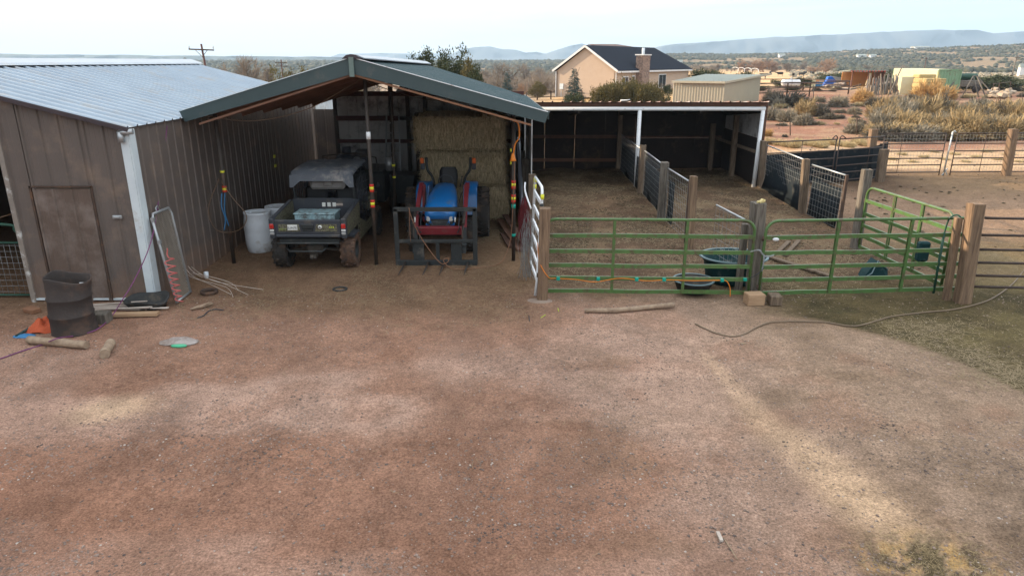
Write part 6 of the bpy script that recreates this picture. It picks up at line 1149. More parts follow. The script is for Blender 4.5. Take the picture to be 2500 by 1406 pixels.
for a in ((1878, 292, 48, 'sage', 'pale round sagebrush directly behind the right corner of the stall shed'), (1868, 333, 30, 'orange', 'small bright orange bush just behind the shed corner post'), (1925, 260, 95, 'dark', 'widest grey-brown thicket between the tan shed and the red slope'), (1900, 262, 30, 'sage', 'small grey sage in front of the wide thicket'), (1882, 250, 40, 'dark', 'grey thicket against the back of the stall shed'),
          (1965, 283, 55, 'rabbit', 'golden bush on the red slope left of a dark one'), (2008, 285, 38, 'dark', 'dark twiggy bush right of the golden bush on the slope'), (1920, 297, 45, 'sage', 'low grey mound bush on the red slope'), (1962, 305, 42, 'sage', 'grey bush lower right of the low grey mound'), (2048, 262, 42, 'sage', 'grey bush above the lower right slope shrubs'),
          (2086, 280, 26, 'sage', 'compact blue-grey bush on the slope'), (2103, 252, 48, 'orange', 'orange brush left of the hay stack by the container'), (2138, 262, 40, 'dark', 'dark grey bush under the orange brush'), (2190, 263, 46, 'sage', 'pale sagebrush below the golden hay stack'), (2200, 280, 40, 'dark', 'dark bush just below the pale sagebrush'),
          (2262, 243, 62, 'orange', 'large orange brush in front of the container'), (2300, 245, 50, 'orange', 'orange brush right of the large one before the container'), (2255, 285, 70, 'sage', 'grey-tan brush in the middle of the right slope'), (2300, 300, 60, 'dark', 'dark brush right of the grey-tan brush'), (2088, 326, 44, 'sage', 'tall dry grey bush above the belted fence'), (2155, 300, 50, 'sage', 'dry upright brush left of the golden thicket'),
          (2025, 292, 26, 'dark', 'small dark brush below the dark twiggy one'), (2080, 300, 20, 'grass', 'little grass clump on the open red slope'), (1916, 335, 14, 'dark', 'tiny dark bush on the red dirt left of the steel stake'), (2385, 268, 40, 'dark', 'low dark brush under the rubble heap'), (2375, 290, 45, 'rabbit', 'upright golden bush right of the slope middle'), (2440, 300, 60, 'dark', 'dark brush near the right edge above the fence'), (2480, 318, 55, 'sage', 'grey brush at the right edge above the far post'), (2470, 285, 50, 'sage', 'grey brush at the right edge below the rubble'), (2342, 300, 40, 'rabbit', 'small golden bush left of the upright golden one')):
    shrub(a[3], a[0], a[1], a[2], a[4], GR)
LG = 'golden-tan rabbitbrush thicket along the back fence'
k = 0
for px in range(2140, 2485, 24):
    for py_ in (338, 318, 298): shrub(('rabbit', 'sage', 'rabbit', 'dark', 'rabbit', 'sage', 'rabbit')[k % 7], px + (k * 7) % 13 - 6 + (9 if py_ == 318 else 0) + (25 if py_ == 298 else 0), py_ + (k * 5) % 9 - 4, 54 + (k * 11) % 34, 'dry tan bush among many in the thicket behind the back fence', LG, .62 + .3 * ((k * 37) % 10) / 10); k += 1
for px in range(1880, 2130, 17): shrub('grass', px + (px * 7) % 9, 352 + (px * 3) % 12, 34, 'pale dry grass clump in the strip behind the belted panels', 'dry grass clumps behind the belted panels', .6)
for px in range(2150, 2490, 26): shrub('grass', px, 372 + (px * 3) % 30, 26, 'low dry grass clump on the ground behind the back fence', 'low grass clumps behind the back fence', .4)
for i in range(120):
    px = 1870 + (i * 137) % 640; py_ = 238 + (i * 53) % 70
    if py_ < 262 and px < 1950: continue
    shrub(('sage', 'dark', 'grass')[i % 3], px, py_, 14 + (i * 7) % 16, 'small low clump among the scattered brush on the open red slope', 'small clumps scattered on the red slope', .5)
for i in range(40):
    px = 1980 + (i * 91) % 520; py_ = 196 + (i * 29) % 32
    if 2060 < px < 2430 and py_ > 190: continue
    shrub(('sage', 'dark')[i % 2], px, py_, 14 + (i * 7) % 12, 'small grey brush clump out on the flat beyond the sheds', 'small brush clumps on the far flat', .5)
# ------------------------------------------------------------------ peach house
def P3(x_, y_, z_): return V((x_, y_, z_))
u = V((.5547, .832, 0)); nv = V((.832, -.5547, 0)); c0 = V((10.9, 76, 0)); LG_ = 21.6; GW = 7.2; ez, rz_ = 2.92, 5.42; zb = .2
hp = lambda a_, g_, z_: c0 + u * a_ - nv * g_ + V((0, 0, z_))        # a along the eave, g across the gable
t = thing('house', 'peach stucco ranch house with charcoal hip roof and stone chimney', 'house', hp(LG_ / 2, GW / 2, zb))
wl = MB(); wl.prism([hp(0, 0, zb), hp(LG_, 0, zb), hp(LG_, 0, ez), hp(0, 0, ez)], -nv * .2); wl.prism([hp(0, 0, zb), hp(0, GW, zb), hp(0, GW, ez), hp(0, GW / 2, rz_ - .08), hp(0, 0, ez)], u * .2); wl.prism([hp(LG_, 0, zb), hp(LG_, GW, zb), hp(LG_, GW, ez), hp(LG_, 0, ez)], -u * .2); wl.prism([hp(0, GW, zb), hp(LG_, GW, zb), hp(LG_, GW, ez), hp(0, GW, ez)], nv * .2); wo = wl.build('wall', M['stucco'], t)
rf = MB(); o_ = .35; e1, e2, f1, f2 = hp(-.3, -o_, ez - .05), hp(LG_ + .3, -o_, ez - .05), hp(LG_ + .3, GW + o_, ez - .05), hp(-.3, GW + o_, ez - .05); r1, r2 = hp(-.3, GW / 2, rz_), hp(LG_ - 3.2, GW / 2, rz_)
th = V((0, 0, .14))
for poly in ([e1, e2, r2, r1], [f2, r1, r2, f1], [e2, f1, r2]): rf.prism([p + V((0, 0, .02)) for p in poly], th)
ro = rf.build('roof', M['shingle'], t)
mb = MB(); a0 = hp(8, GW * .5 + .2, rz_ - .02); a1 = hp(17, GW * .5 + 1.2, rz_ + .0); mb.prism([hp(7, GW * .5 + .5, rz_ - .1), hp(18.5, GW * .5 + .5, rz_ - .1), hp(17, GW + 1.0, rz_ + .55), hp(9, GW + 1.0, rz_ + .42)], (0, 0, .06)); mb.build('rear_roof', M['brownroof'], t)
mb = MB(); mb.bar(e1, e2, .04, .18); mb.build('fascia', M['trimwhite'], t); mb = MB(); mb.bar(hp(-.32, -o_, ez), hp(-.32, GW / 2, rz_ + .06), .05, .2); mb.bar(hp(-.32, GW / 2, rz_ + .06), hp(-.32, GW + o_, ez), .05, .2); mb.build('gable_trim', M['trimwhite'], t)
for a_, g_ in ((-.06, .06), (-.06, GW - .1)): MB().bar(hp(a_, g_ - .12 if g_ < 1 else g_ + .12, zb), hp(a_, g_ - .12 if g_ < 1 else g_ + .12, ez), .09, .09).build('downspout', M['trimwhite'], t)
ch = MB(); ch.prism([hp(5.15, -.75, zb), hp(7.1, -.75, zb), hp(7.1, .1, zb), hp(5.15, .1, zb)], (0, 0, 4.55 - zb)); co = ch.build('chimney', M['stone'], t); MB().prism([hp(5.05, -.85, 4.55), hp(7.2, -.85, 4.55), hp(7.2, .2, 4.55), hp(5.05, .2, 4.55)], (0, 0, .12)).build('chimney_cap', M['trimwhite'], co); MB().cyl(hp(6.1, -.3, 4.6), hp(6.1, -.3, 5.35), .16, n=12).build('flue', M['palegalv'], co)
def hwin(a_, w_, z0_, z1_, nm='window', split=True):
    f = MB().prism([hp(a_, -.06, z0_), hp(a_ + w_, -.06, z0_), hp(a_ + w_, -.06, z1_), hp(a_, -.06, z1_)], nv * -.1).build(nm, M['trimwhite'], t); d_ = .1; mid = a_ + w_ / 2
    for q0, q1 in (((a_ + d_, mid - .04), (mid + .04, a_ + w_ - d_)) if split else ((a_ + d_, a_ + w_ - d_),)): MB().prism([hp(q0, -.075, z0_ + d_), hp(q1, -.075, z0_ + d_), hp(q1, -.075, z1_ - d_), hp(q0, -.075, z1_ - d_)], nv * -.02).build('pane', M['glass'], f)
hwin(1.5, 1.6, zb + .15, 2.4, 'door'); hwin(4.1, .7, 1.0, 2.45, split=False); hwin(11.6, 2.3, .9, 2.5)
MB().box(hp(3.5, -.08, 2.1), (.12, .12, .25)).build('wall_lamp', M['blackplastic'], t)
MB().prism([hp(-.12, GW - .5, 1.0), hp(-.12, GW - .95, 1.0), hp(-.12, GW - .95, 1.6), hp(-.12, GW - .5, 1.6)], u * .1).build('electric_meter', M['palegalv'], t); MB().bar(hp(-.1, GW - .7, zb), hp(-.1, GW - .7, 1.0), .05).build('conduit', M['palegalv'], t)
# tan shed
FL, FR, RR_, RL = V((12.6, 57, 2.45)), V((16.2, 54.8, 2.45)), V((21.7, 62.5, 2.85)), V((17.3, 64.5, 2.85))
t = thing('tan_shed', 'low tan metal shed with pale flat roof behind the stalls', 'shed', (17, 60, .1)); ins = lambda p, q_: p.lerp((FL + FR + RR_ + RL) / 4, q_)
A_, B_, C_2, D_ = [ins(p, .05) for p in (FL, FR, RR_, RL)]; dz = V((0, 0, -.08))
for p, q_ in ((A_, B_), (B_, C_2), (C_2, D_), (D_, A_)): MB().ribbed(V((p.x, p.y, .05)), V((q_.x, q_.y, .05)), q_ + dz, p + dz, .22, .06, .03).build('wall', M['tanmetal'], t)
MB().ribbed(FL, FR, RR_, RL, .25, .05, .03).build('roof', M['tanroof'], t)
mb = MB(); mb.bar(FL + dz * .5, FR + dz * .5, .05, .16); mb.bar(FR + dz * .5, RR_ + V((1.3, 1.6, 0.03)) , .05, .16); mb.build('roof_trim', M['tanmetal'], t)
# container, hay and yard things
cx0, cy0, gz = 45.3, 77.0, .45
t = thing('shipping_container', 'cream-sided shipping container with faded green end', 'container', (46.8, 83, gz))
a_, b_, c_3, d_ = V((cx0, cy0, gz)), V((cx0 + 2.4, cy0 - .05, gz)), V((cx0 + 4.5, cy0 + 12.2, gz)), V((cx0 + 1.7, cy0 + 12.2, gz)); hz_ = V((0, 0, 2.62))
MB().ribbed(d_, a_, a_ + hz_, d_ + hz_, .28, .14, .05, minor=False).build('long_side', M['creamcont'], t); MB().ribbed(a_, b_, b_ + hz_, a_ + hz_, .3, .13, .04, minor=False).build('end_wall', M['greencont'], t); MB().ribbed(b_, c_3, c_3 + hz_, b_ + hz_, .28, .14, .05, minor=False).build('long_side', M['greencont'], t); MB().prism([a_ + hz_, b_ + hz_, c_3 + hz_, d_ + hz_], (0, 0, .05)).build('roof', M['creamcont'], t)
mb = MB(); [mb.bar(p, p + hz_, .12, .12) for p in (a_, b_, d_)]; mb.bar(a_ + hz_, b_ + hz_, .12, .14); mb.bar(a_, b_, .12, .16); mb.build('corner_frame', M['greencont'], t)
hb2 = []
lbl = iter(['golden hay bale at the lower left of the stack by the container', 'golden hay bale low in the middle of the stack', 'golden hay bale at the lower right of the stack', 'golden hay bale second layer left by the container', 'golden hay bale second layer middle', 'golden hay bale second layer right', 'golden hay bale third layer left', 'golden hay bale third layer middle', 'golden hay bale third layer right', 'golden hay bale fourth layer left', 'golden hay bale fourth layer middle', 'golden hay bale fourth layer right'])
for lv in range(4):
    for k in range(3): single(MB().box((41.7 + k * .75 + .05 * (lv % 2), 73.4 + .1 * k, gz + .25 + lv * .46), (.72, 1.9, .44), (0, 0, .15), bev=.05), 'small_hay_bale', M['haybright'], next(lbl), 'hay bale', 'golden hay bales beside the container')
single(MB().box((43.0, 75.4, gz + 2.0), (2.0, 1.0, .4), (0, 0, .15), bev=.08), 'top_hay_bale', M['haybright'], 'long bale lying on top at the back of the golden hay stack', 'hay bale', 'golden hay bales beside the container')
single(MB().box((41.4, 75.5, gz + .98), (1.5, .08, 1.95), (0, 0, .1)), 'cream_panel', M['creamcont'], 'cream sheet panel standing left of the golden hay stack', 'panel')
rr = random.Random(6); plb = 'rough wooden pole leaning in the row against the container side'
for k in range(26):
    x_ = 38.5 + k * .125 + rr.uniform(-.05, .05); single(MB().tube([(x_ - .6 - rr.uniform(0, .5), 76.0 + rr.uniform(-.3, .3), gz - .05), (x_ + .3 + .4 * rr.random(), 79 , gz + 1.9 + rr.uniform(-.3, .35))], [.09, .06], 6), 'leaning_pole', M['oldwood'] if k % 3 else M['greywood'], plb, 'pole', 'wooden poles leaning on the container')
single(MB().tube([(39.9, 76, gz), (42.4, 79, gz + 2.9)], [.08, .06], 6), 'tallest_leaning_pole', M['greywood'], 'tallest pole leaning above the others against the container', 'pole')
# lean-to
t = thing('lean_to', 'redbrown open lean-to with orange plywood inside and striped roof edge', 'lean-to', (47, 98, gz)); lx, ly = 45.6, 97.0
MB().prism([(lx, ly + 3, gz), (lx + 4.4, ly + 3, gz), (lx + 4.4, ly + 3, gz + 2.1), (lx, ly + 3, gz + 2.1)], (0, .1, 0)).build('back_wall', M['plyorange'], t)
MB().prism([(lx + 4.3, ly, gz), (lx + 7.2, ly + 8.5, gz), (lx + 7.2, ly + 8.5, gz + 2.0), (lx + 4.3, ly, gz + 2.25)], (.1, 0, 0)).build('side_wall', M['shedred'], t)
for k in range(3): MB().box((lx + k * 2.15, ly, gz + 1.15), (.14, .14, 2.3)).build('post', M['shedred'], t)
MB().prism([(lx + 2.0, ly + .1, gz + .4), (lx + 2.7, ly + .6, gz + .4), (lx + 2.9, ly + .6, gz + 2.0), (lx + 2.3, ly + .1, gz + 2.0)], (0, .1, 0)).build('cream_sheet', M['creamcont'], t)
MB().prism([(lx - .5, ly - .3, gz + 2.3), (lx + 4.6, ly - .3, gz + 2.3), (lx + 7.6, ly + 9, gz + 2.15), (lx + 2.2, ly + 9, gz + 2.05)], (0, 0, .08)).build('roof', M['tanroof'], t)
for k in range(12): MB().box((lx - .3 + k * .4, ly - .33, gz + 2.24), (.2, .05, .1)).build('red_stripe', M['redbarrel'], t)
# propane tank
t = thing('propane_tank', 'white horizontal propane tank in the pipe corral', 'tank', (37.0, 95.5, .6)); mb = MB().lathe([(0, -1.28), (.22, -1.24), (.38, -1.12), (.46, -.9), (.46, .9), (.38, 1.12), (.22, 1.24), (0, 1.28)], (36.9, 95.5, 1.25), 'x', 22); mb.build('tank_shell', M['tank'], t); MB().lathe([(.465, -.02), (.472, 0), (.465, .02)], (36.9, 95.5, 1.25), 'x', 22).build('strap', M['blackpipe'], t)
for s in (-1, 1): MB().box((36.9 + s * .7, 95.5, .72), (.12, .6, .35)).build('leg', M['rust'], t)
MB().cyl((36.9, 95.5, 1.7), (36.9, 95.5, 1.83), .12, n=10).build('valve_cap', M['tank'], t)
# pipe corrals
def corral(label, pts, zs, hgt=1.3):
    P_ = [GT(*p) for p in pts]; t = thing('pipe_corral', label, 'fence', P_[0])
    for i in range(len(P_) - 1):
        a_, b_ = P_[i], P_[i + 1]; n_ = max(1, int((b_ - a_).length / 4.2))
        for z_ in zs: MB().tube([a_ + V((0, 0, z_)), b_ + V((0, 0, z_))], .055, 6).build('rail', M['rust'], t)
        for k in range(n_ + 1): p = a_.lerp(b_, k / n_); MB().tube([p, p + V((0, 0, zs[-1]))], .07, 6).build('post', M['rust'], t)
corral('rusty pipe corral fence running below the white propane tank', ((1842, 222), (1960, 222), (2071, 229)), (.45, .85, 1.30)); corral('longer rusty pipe corral fence in front, right of the tan shed', ((1840, 242), (1920, 238), (1975, 236), (2070, 231)), (.5, .9, 1.35))
corral('short rusty pipe fence left of the peach house', ((1262, 222), (1310, 222), (1358, 218)), (.5, 1.1)); corral('thin wire fence line on the yellow grass behind the shed roof', ((1285, 245), (1345, 243), (1420, 243)), (.3, .9))
t = thing('rusty_corral_end', 'small rusty pipe frame right of the swing frame', 'frame', GT(2440, 235)); q0, q1 = GT(2420, 236), GT(2462, 230)
for f in (0, .33, 1): MB().tube([q0.lerp(q1, f), q0.lerp(q1, f) + V((0, 0, 1.25))], .05, 6).build('post', M['rust'], t)
for z_ in (.5, 1.2): MB().tube([q0 + V((0, 0, z_)), q1 + V((0, 0, z_))], .035, 6).build('rail', M['rust'], t)
# rubble, junk, swing frame
rr = random.Random(9); rl = 'broken pale rubble block in the heap at the right'
for k in range(26):
    p = GT(2412 + rr.uniform(0, 60), 238 + rr.uniform(-7, 5)); single(MB().box(p + V((0, 0, .15 + rr.uniform(0, .35))), (rr.uniform(.3, .9), rr.uniform(.3, .7), rr.uniform(.15, .4)), (rr.uniform(-.4, .4), rr.uniform(-.4, .4), rr.uniform(0, 3)), bev=.04), 'rubble_block', M['rock'], rl, 'rubble', 'rubble heap on the right slope')
p = GT(2025, 212); single(MB().prism([p + V((-1.0, 0, 0)), p + V((.6, 0, 0)), p + V((.9, 0, .7)), p + V((.2, 0, 1.35)), p + V((-.3, 0, 1.3)), p + V((-.5, 0, .7))], (.1, .9, 0)), 'blue_tarp_pile', M['bluetarp'], 'bright blue tarp over the junk pile beyond the corral', 'tarp')
p = GT(2040, 209); single(MB().prism([p + V((-.8, .8, .7)), p + V((1.1, .8, .5)), p + V((1.0, .8, 1.1)), p + V((-.6, .8, 1.35))], (.1, .2, 0)), 'grey_mesh_sheet', M['galvpipe'], 'grey sheet leaning behind the blue tarp', 'sheet')
jl = ['cream box in the junk left of the blue tarp', 'orange-brown box beside the cream box in the junk', 'dark grey heap piece between boxes and blue tarp', 'bluish drum in the junk pile', 'pinkish scrap on the junk pile', 'low dark scrap in front of the blue tarp', 'long pale plank at the right end of the junk', 'pale block lying in front of the junk', 'dark scrap right of the blue tarp']
for k, (px, py_, w_, h_, m_) in enumerate(((1975, 215, 1.4, 1.1, 'creamcont'), (1987, 212, 1.0, 1.0, 'plyorange'), (1985, 205, 1.6, .5, 'greywood'), (1998, 215, .9, .8, 'bluerope'), (2003, 210, .8, .7, 'stucco'), (2018, 217, 2.4, .4, 'debris'), (2058, 218, 2.2, .15, 'palepebble'), (2035, 218, 1.6, .35, 'creamcont'), (2050, 213, 1.5, .6, 'debris'))):
    p = GT(px, py_); single(MB().box(p + V((0, 0, h_ / 2)), (w_, .8, h_), (0, .05 * (k % 3), .3 * k), bev=.06), 'junk_piece', M[m_], jl[k], 'junk', 'junk pile beyond the corral')
p = GT(2120, 222); t = thing('lumber_heap', 'heap of grey timber and dark machinery in front of the lean-to', 'heap', p); rr = random.Random(15)
for k in range(12): a_ = p + V((rr.uniform(-2.6, 3.0), rr.uniform(-.8, .8), rr.uniform(.05, .8))); MB().bar(a_, a_ + V((rr.uniform(-1.4, 1.4), rr.uniform(-.3, .3), rr.uniform(-.3, .4))), .16, .16).build('timber', M[('greywood', 'rust', 'palepebble')[k % 3]], t)
MB().box(p + V((2.2, .5, .5)), (1.8, .9, .8), bev=.2).build('machine', M['blacksteel'], t)
t = thing('swing_frame', 'grey pole swing frame standing right of the container', 'swing frame', GT(2385, 236)); q = GT(2380, 238)
for a_, b_ in (((-1.3, 0, 0), (-.2, .6, 2.0)), ((.2, -.3, 0), (-.2, .6, 2.0)), ((1.1, 0, 0), (.8, 1.6, 2.0)), ((2.2, .2, 0), (.8, 1.6, 2.0)), ((-.2, .6, 2.0), (.8, 1.6, 2.0))): MB().tube([q + V(a_), q + V(b_)], .06, 6).build('pole', M['greywood'], t)
for i, (a_, b_) in enumerate((((2303, 232), (2335, 194)), ((2322, 234), (2342, 214)))): p0 = GT(*a_); p1 = D(b_[0], b_[1], p0.y + 1.2); single(MB().tube([p0, p1], .07, 6), 'slanted_pole', M['greywood'], ('long' if i == 0 else 'short') + ' pole slanting beside the green container end', 'pole')
p = D(2329, 194, 80); single(MB().lathe([(0, -.35), (.3, -.3), (.36, 0), (.3, .3), (0, .35)], (p.x, p.y, p.z), n=14), 'red_barrel', M['redbarrel'], 'red barrel showing behind the green container end', 'barrel')
p = GT(2355, 228); t = thing('old_wagon', 'dark old wagon body behind the swing frame', 'wagon', p); MB().box(p + V((0, 1, .95)), (3.6, 1.6, .7), bev=.08).build('wagon_box', M['greywood'], t); MB().box(p + V((0, 1, 1.7)), (3.0, 1.2, .6), bev=.2).build('load', M['darkgreen'], t)
for s in (-1, 1): MB().lathe([(.0, -.1), (.42, -.1), (.45, 0), (.42, .1), (0, .1)], p + V((s * 1.2, .1, .45)), 'y', 16).build('wheel', M['tyre'], t)
# stakes and cross bar on the slope
for i, (a_, b_) in enumerate((((2122, 238), (2122, 212)), ((1929, 332), (1929, 298)), ((2092, 330), (2092, 288)), ((2447, 325), (2447, 285)), ((2500, 262), (2494, 232)))): p0 = GT(*a_); single(MB().tube([p0, D(b_[0], b_[1], p0.y)], .03, 5), 'steel_stake', M['rust'], ['thin stake standing before the lean-to', 'thin steel stake behind the left belted panel', 'thin steel stake in the bush above the belted fence', 'thin steel stake among the right brush', 'weathered stake at the right edge by the rubble'][i], 'stake', 'stakes on the slope')
p = GT(1986, 254); mb = MB().tube([p, D(1986, 207, p.y)], .03, 5).bar(p + V((-.4, 0, .02)), p + V((.4, 0, .02)), .06); single(mb, 'standpipe', M['blackpipe'], 'thin dark standpipe with a flat foot on the red slope', 'standpipe')
# field: cows, irrigation line, poles
cow = None
for i, (px, py_) in enumerate(((1862, 193), (1880, 184), (1904, 187), (1936, 190), (1957, 188), (1964, 184), (1982, 184))):
    p = GT(px, py_)
    if cow is None:
        mb = MB(); loft(mb, [[V((x_, w_ * math.cos(a), 1.0 + h_ * math.sin(a) + dz_)) for a in np.linspace(0, 2 * math.pi, 9)[:-1]] for x_, w_, h_, dz_ in ((-.95, .12, .2, .12), (-.85, .28, .34, .02), (-.3, .34, .4, -.03), (.4, .32, .38, -.02), (.8, .24, .34, .05), (1.05, .14, .2, .2), (1.3, .12, .14, .30), (1.55, .09, .10, .18), (1.7, .06, .06, .08))])
        for x_ in (-.75, .6):
            for s in (-1, 1): mb.tube([(x_, s * .17, .85), (x_ + .03, s * .17, .45), (x_, s * .17, 0)], [.11, .06, .05], 7)
        mb.tube([(-.95, 0, 1.15), (-1.05, 0, .7)], .03, 5); cow = mb.build('cow', M['cowhide']); o = cow
    else: o = cow.copy(); COL.objects.link(o)
    o.location = p; o.rotation_euler = (0, 0, i * 1.4); o.scale = (.8,) * 3
    tag(o, ['leftmost tiny black cow in the tan field', 'second black cow from the left, higher in the field', 'black cow left above the propane tank', 'black cow just behind the propane tank', 'black cow right of the propane tank', 'black cow near the right bush, in line with another', 'rightmost black cow in the tan field'][i], 'cow', 'black cattle grazing in the tan field')
t = thing('irrigation_line', 'white arched pivot irrigation line at the back of the tan field', 'irrigation line', GT(1820, 176)); q0 = D(1788, 167, 300); q1 = D(1852, 171, 260)
for k in range(4):
    a_, b_ = q0.lerp(q1, k / 4), q0.lerp(q1, (k + 1) / 4); MB().tube([a_.lerp(b_, f) + V((0, 0, .45 * math.sin(f * math.pi))) for f in np.linspace(0, 1, 7)], .07, 6).build('span', M['white'], t); MB().tube([b_, V((b_.x, b_.y, Hz(b_.x, b_.y)))], .08, 5).build('tower', M['white'], t)
def upole(px, ptop, Dd, arm, label, lean=0, m_='rust', second=None, ar=.07):
    p = D(px, ptop, Dd); zb = Hz(p.x, Dd) - .3; t = thing('utility_pole', label, 'utility pole', (p.x + lean, Dd, zb), group='utility poles'); r_ = .13
    MB().tube([(p.x + lean, Dd, zb), (p.x, Dd, p.z)], [r_, r_ * .7], 8).build('pole', M['redpaint' if m_ == 'rust' else m_], t)
    for q, dz_ in enumerate((-.45,) + (() if second is None else (second,))): f = MB().bar((p.x - arm / 2, Dd - .1, p.z + dz_), (p.x + arm / 2, Dd - .1, p.z + dz_ - .08), .12, .12).build('crossarm', M['rust'], t); [MB().cyl((p.x + s * arm * .48, Dd - .1, p.z + dz_ + .03), (p.x + s * arm * .48, Dd - .1, p.z + dz_ + .3), .05, n=6).build('insulator', M['galvpipe'], f) for s in (-1, 1)]
    MB().tube([(p.x - arm * .25, Dd - .1, p.z - .5), (p.x, Dd - .1, p.z - 1.1)], .025, 4).tube([(p.x + arm * .25, Dd - .1, p.z - .5), (p.x, Dd - .1, p.z - 1.1)], .025, 4).build('brace', M['rust'], t)
upole(491, 108, 66, 2.25, 'leaning reddish utility pole with one crossarm behind the barn roof', .35); upole(686, 146, 118, 1.9, 'distant utility pole just above the yellow-green juniper', 0, second=-1.0); upole(2262, 140, 210, 1.2, 'thin far utility pole above the shipping container', 0); upole(2484, 135, 150, 1.0, 'utility pole on the plain near the right edge', -.3, m_='greywood')
for i, (px, py_, w_, Dd) in enumerate(((2128, 153, 5, 600), (2100, 154, 7, 610), (1908, 138, 5, 700), (1660, 152, 4, 600), (2245, 122, 12, 950), (2495, 170, 5, 220))):
    p = D(px, py_, Dd); zz = Hz(p.x, Dd); w2_ = w_ * Dd / 600 * .6; t = thing('far_house', ['tiny white far house above the lean-to', 'tiny pale far house left of the white one', 'tiny white dot house on the wooded slope', 'tiny pale house right of the peach house roof', 'pale far building high on the right slope', 'small white building at the right edge'][i], 'house', (p.x, Dd, zz), group='far houses')
    MB().box((p.x, Dd, zz + 1.2), (w2_ * 1.6, w2_, 2.4 + .3)).build('wall', M['trimwhite'], t); MB().prism([(p.x - w2_ * .9, Dd - w2_ * .6, zz + 2.5), (p.x - w2_ * .9, Dd + w2_ * .6, zz + 2.5), (p.x - w2_ * .9, Dd, zz + 3.6)], (w2_ * 1.8, 0, 0)).build('roof', M['tanroof'], t)
# neighbouring fence and trees glimpsed through the canopy's back gap
single(MB().ribbed((-8.4, 27, .0), (-5.6, 27, .0), (-5.6, 27, 2.6), (-8.4, 27, 2.6), .2, .12, .02, minor=False), 'picket_fence', M['palegalv'], 'pale upright fence glimpsed through the gap in the back wall', 'fence')
tree('j5', -7.4, 33, 0, 3.0, 'green tree glimpsed through the gap in the back wall', nm='juniper_tree', rz=2, group='junipers behind the canopy')
# unseen barn, made up beyond the left edge to shade the yard
t = thing('added_shade_barn', 'unseen tall brown barn added out of frame at left to shade the yard', 'barn', (-27, -4, 0))
MB().box((-27, -1.75, 4.25), (8, 44.5, 8.5)).build('wall', M['brownmetal'], t); MB().prism([(-31.4, -24.4, 8.5), (-22.6, -24.4, 8.5), (-27, -24.4, 10.8)], (0, 45.3, 0)).build('roof', M['galv'], t)
# ------------------------------------------------------------------ loose stuff on the ground
def scatter_xy(n, fn, seed):
    g_ = np.random.default_rng(seed); xs, ys = fn(g_, n); return xs, ys
def stones(name, xs, ys, smin, smax, m_, seed, p_=2.6, smooth=False):
    g_ = np.random.default_rng(seed); n = len(xs); s_ = smin + (smax - smin) * g_.random(n) ** p_; b_ = ico[None] * (1 + g_.normal(0, .25, (n, 11, 1))); a = g_.uniform(0, 6.28, n); ca_, sa_ = np.cos(a)[:, None], np.sin(a)[:, None]; el = g_.uniform(.6, 1.2, n)[:, None]; s1 = s_[:, None]
    X_ = b_[..., 0] * el; Y_ = b_[..., 1]; v = np.stack([(X_ * ca_ - Y_ * sa_) * s1, (X_ * sa_ + Y_ * ca_) * s1, b_[..., 2] * s1 * g_.uniform(.35, .7, n)[:, None]], -1) + np.stack([xs, ys, H(xs, ys) + s_ * .12], 1)[:, None]
    return arrmesh(name, v.reshape(-1, 3), (icf[None] + (np.arange(n) * 11)[:, None, None]).reshape(-1, 3), m_, 'stuff')
def fyard(g_, n):
    y_ = 2.2 + 9.5 * g_.random(n) ** 1.1; x_ = g_.uniform(-1, 1, n) * (y_ * .78 + 1.2); k = g_.random(n) < (.16 + .9 * ss(.47, .62, fbm(x_ / 1.3, y_ / .9, 4, 88)) * (1 - .6 * ss(6, 10, y_))); return x_[k], y_[k]
xs, ys = fyard(np.random.default_rng(1), 95000); stones('gravel', xs, ys, .003, .017, M['pebble'], 3, 4.2)
xs, ys = fyard(np.random.default_rng(2), 6500); stones('pale_gravel', xs, ys, .003, .014, M['palepebble'], 4, 3.0)
def blades(name, xs, ys, l0, l1, wd_, m_, seed, lift=.25):
    g_ = np.random.default_rng(seed); n = len(xs); a = g_.uniform(0, 6.28, n); L_ = g_.uniform(l0, l1, n); d = np.stack([np.cos(a), np.sin(a), 0 * a], 1); s = np.stack([-np.sin(a), np.cos(a), 0 * a], 1) * (wd_ * g_.uniform(.6, 1.4, n))[:, None]; p = np.stack([xs, ys, H(xs, ys) + .004 + .012 * g_.random(n)], 1)
    bend = g_.normal(0, .12, n)[:, None] * np.stack([-np.sin(a), np.cos(a), 0 * a], 1) * L_[:, None]; up = np.array([0, 0, 1.0])[None] * (L_ * g_.random(n) ** 3 * lift)[:, None]; m1 = p + d * L_[:, None] * .5 + bend; e = p + d * L_[:, None] + up; z_ = np.array([0, 0, .0022])[None]
    v = np.concatenate([p - s, p + s, m1 + s, m1 - s, e + s * .4, e - s * .4]) + np.concatenate([z_ * 0 * s[:, :1]] * 6); i = np.arange(n); q = np.concatenate([np.stack([i, i + n, i + 2 * n, i + 3 * n], 1), np.stack([i + 3 * n, i + 2 * n, i + 4 * n, i + 5 * n], 1)]); return arrmesh(name, v, q, m_, 'stuff')
def region(n, seed, x0, x1, y0, y1, dens, thr=.45, sc=.9):
    g_ = np.random.default_rng(seed); x_ = g_.uniform(x0, x1, n); y_ = g_.uniform(y0, y1, n); k = g_.random(n) < dens(x_, y_) * (.08 + ss(thr, thr + .16, fbm(x_ / sc, y_ / sc, 4, seed))); return x_[k], y_[k]
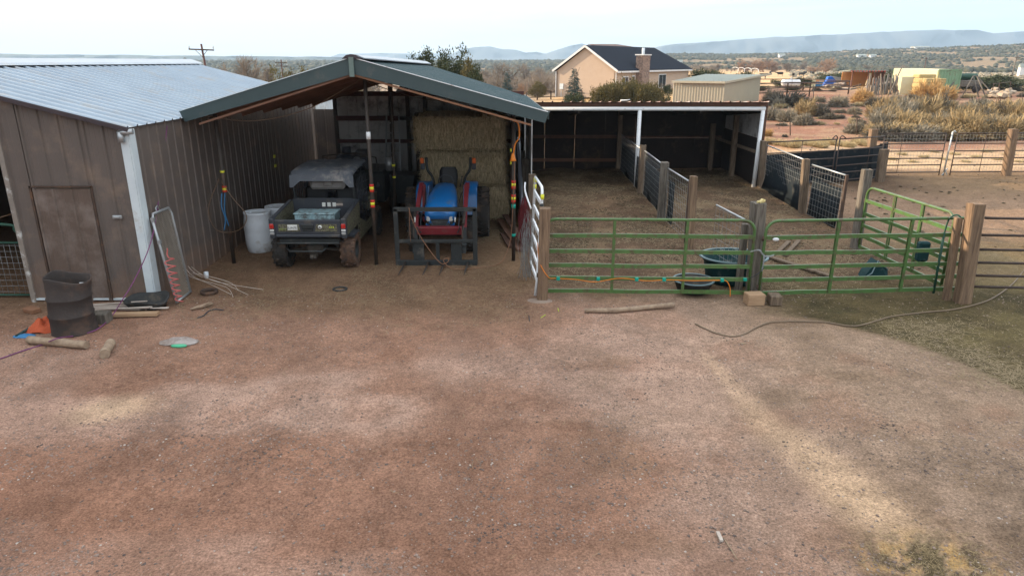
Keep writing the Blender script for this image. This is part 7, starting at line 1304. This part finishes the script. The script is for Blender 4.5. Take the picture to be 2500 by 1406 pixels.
L1 = [region(26000, 11, -8, .4, 9.2, 20, lambda x_, y_: ss(9, 10.6, y_ + .1 * x_) * .6), region(52000, 12, .6, 8, 11.4, 26, lambda x_, y_: ss(11.4, 12.2, y_), .42, .7), region(42000, 13, 4.5, 13, 4, 20, lambda x_, y_: ss(-.15, .2, y_ - np.interp(x_, [3.2, 4.9, 5.5, 5.94, 6.2, 6.4, 6.8, 7.3], [10.9, 10.3, 9.8, 9.26, 8.6, 7.83, 6.0, 3.0])) * .42, .5, .45), region(9000, 14, 8, 20, 12, 25, lambda x_, y_: .7 + 0 * x_, .5, 1.4)]
g2 = np.random.default_rng(40); cxy = [G(*q_) for q_ in ((2250, 830), (2330, 860), (2400, 880), (2450, 905), (2480, 925), (2300, 800), (2210, 800), (2425, 925))]
for c_ in cxy: L1.append((c_.x + g2.normal(0, .33, 300), c_.y + g2.normal(0, .2, 300)))
c_ = V((-.6, 16.3, 0)); L1.append((c_.x + g2.normal(0, .35, 1500), c_.y + g2.normal(0, .5, 1500)))
xs = np.concatenate([a_[0] for a_ in L1]); ys = np.concatenate([a_[1] for a_ in L1]); blades('straw', xs, ys, .05, .20, .0022, M['straw'], 21)
xs, ys = region(260, 15, -5, 5, 3, 10, lambda x_, y_: 1 + 0 * x_, .3); blades('loose_stems', xs, ys, .04, .14, .0018, M['straw'], 22, .1)
xs, ys = region(34000, 16, .6, 7.9, 12.5, 26, lambda x_, y_: ss(12.5, 16, y_), .45, .8); stones('bedding_clods', xs, ys, .009, .034, M['manure'], 23, 3)
xs, ys = region(2000, 17, 8.0, 21, 12, 26, lambda x_, y_: 1 + 0 * x_, .52, 1.1); stones('manure_clods', xs, ys, .012, .075, M['manure'], 24, 4)
xs, ys = region(9000, 18, 5, 45, 27, 75, lambda x_, y_: (x_ > y_ * .25) * 1.0, .4, 2.5); stones('slope_stones', xs, ys, .01, .07, M['pebble'], 25, 3)

g3 = np.random.default_rng(77); blades('yellow_grass', 3.5 + g3.normal(0, .32, 900), 4.75 + g3.normal(0, .24, 900), .02, .09, .0016, M['rabbit'], 27, .5)
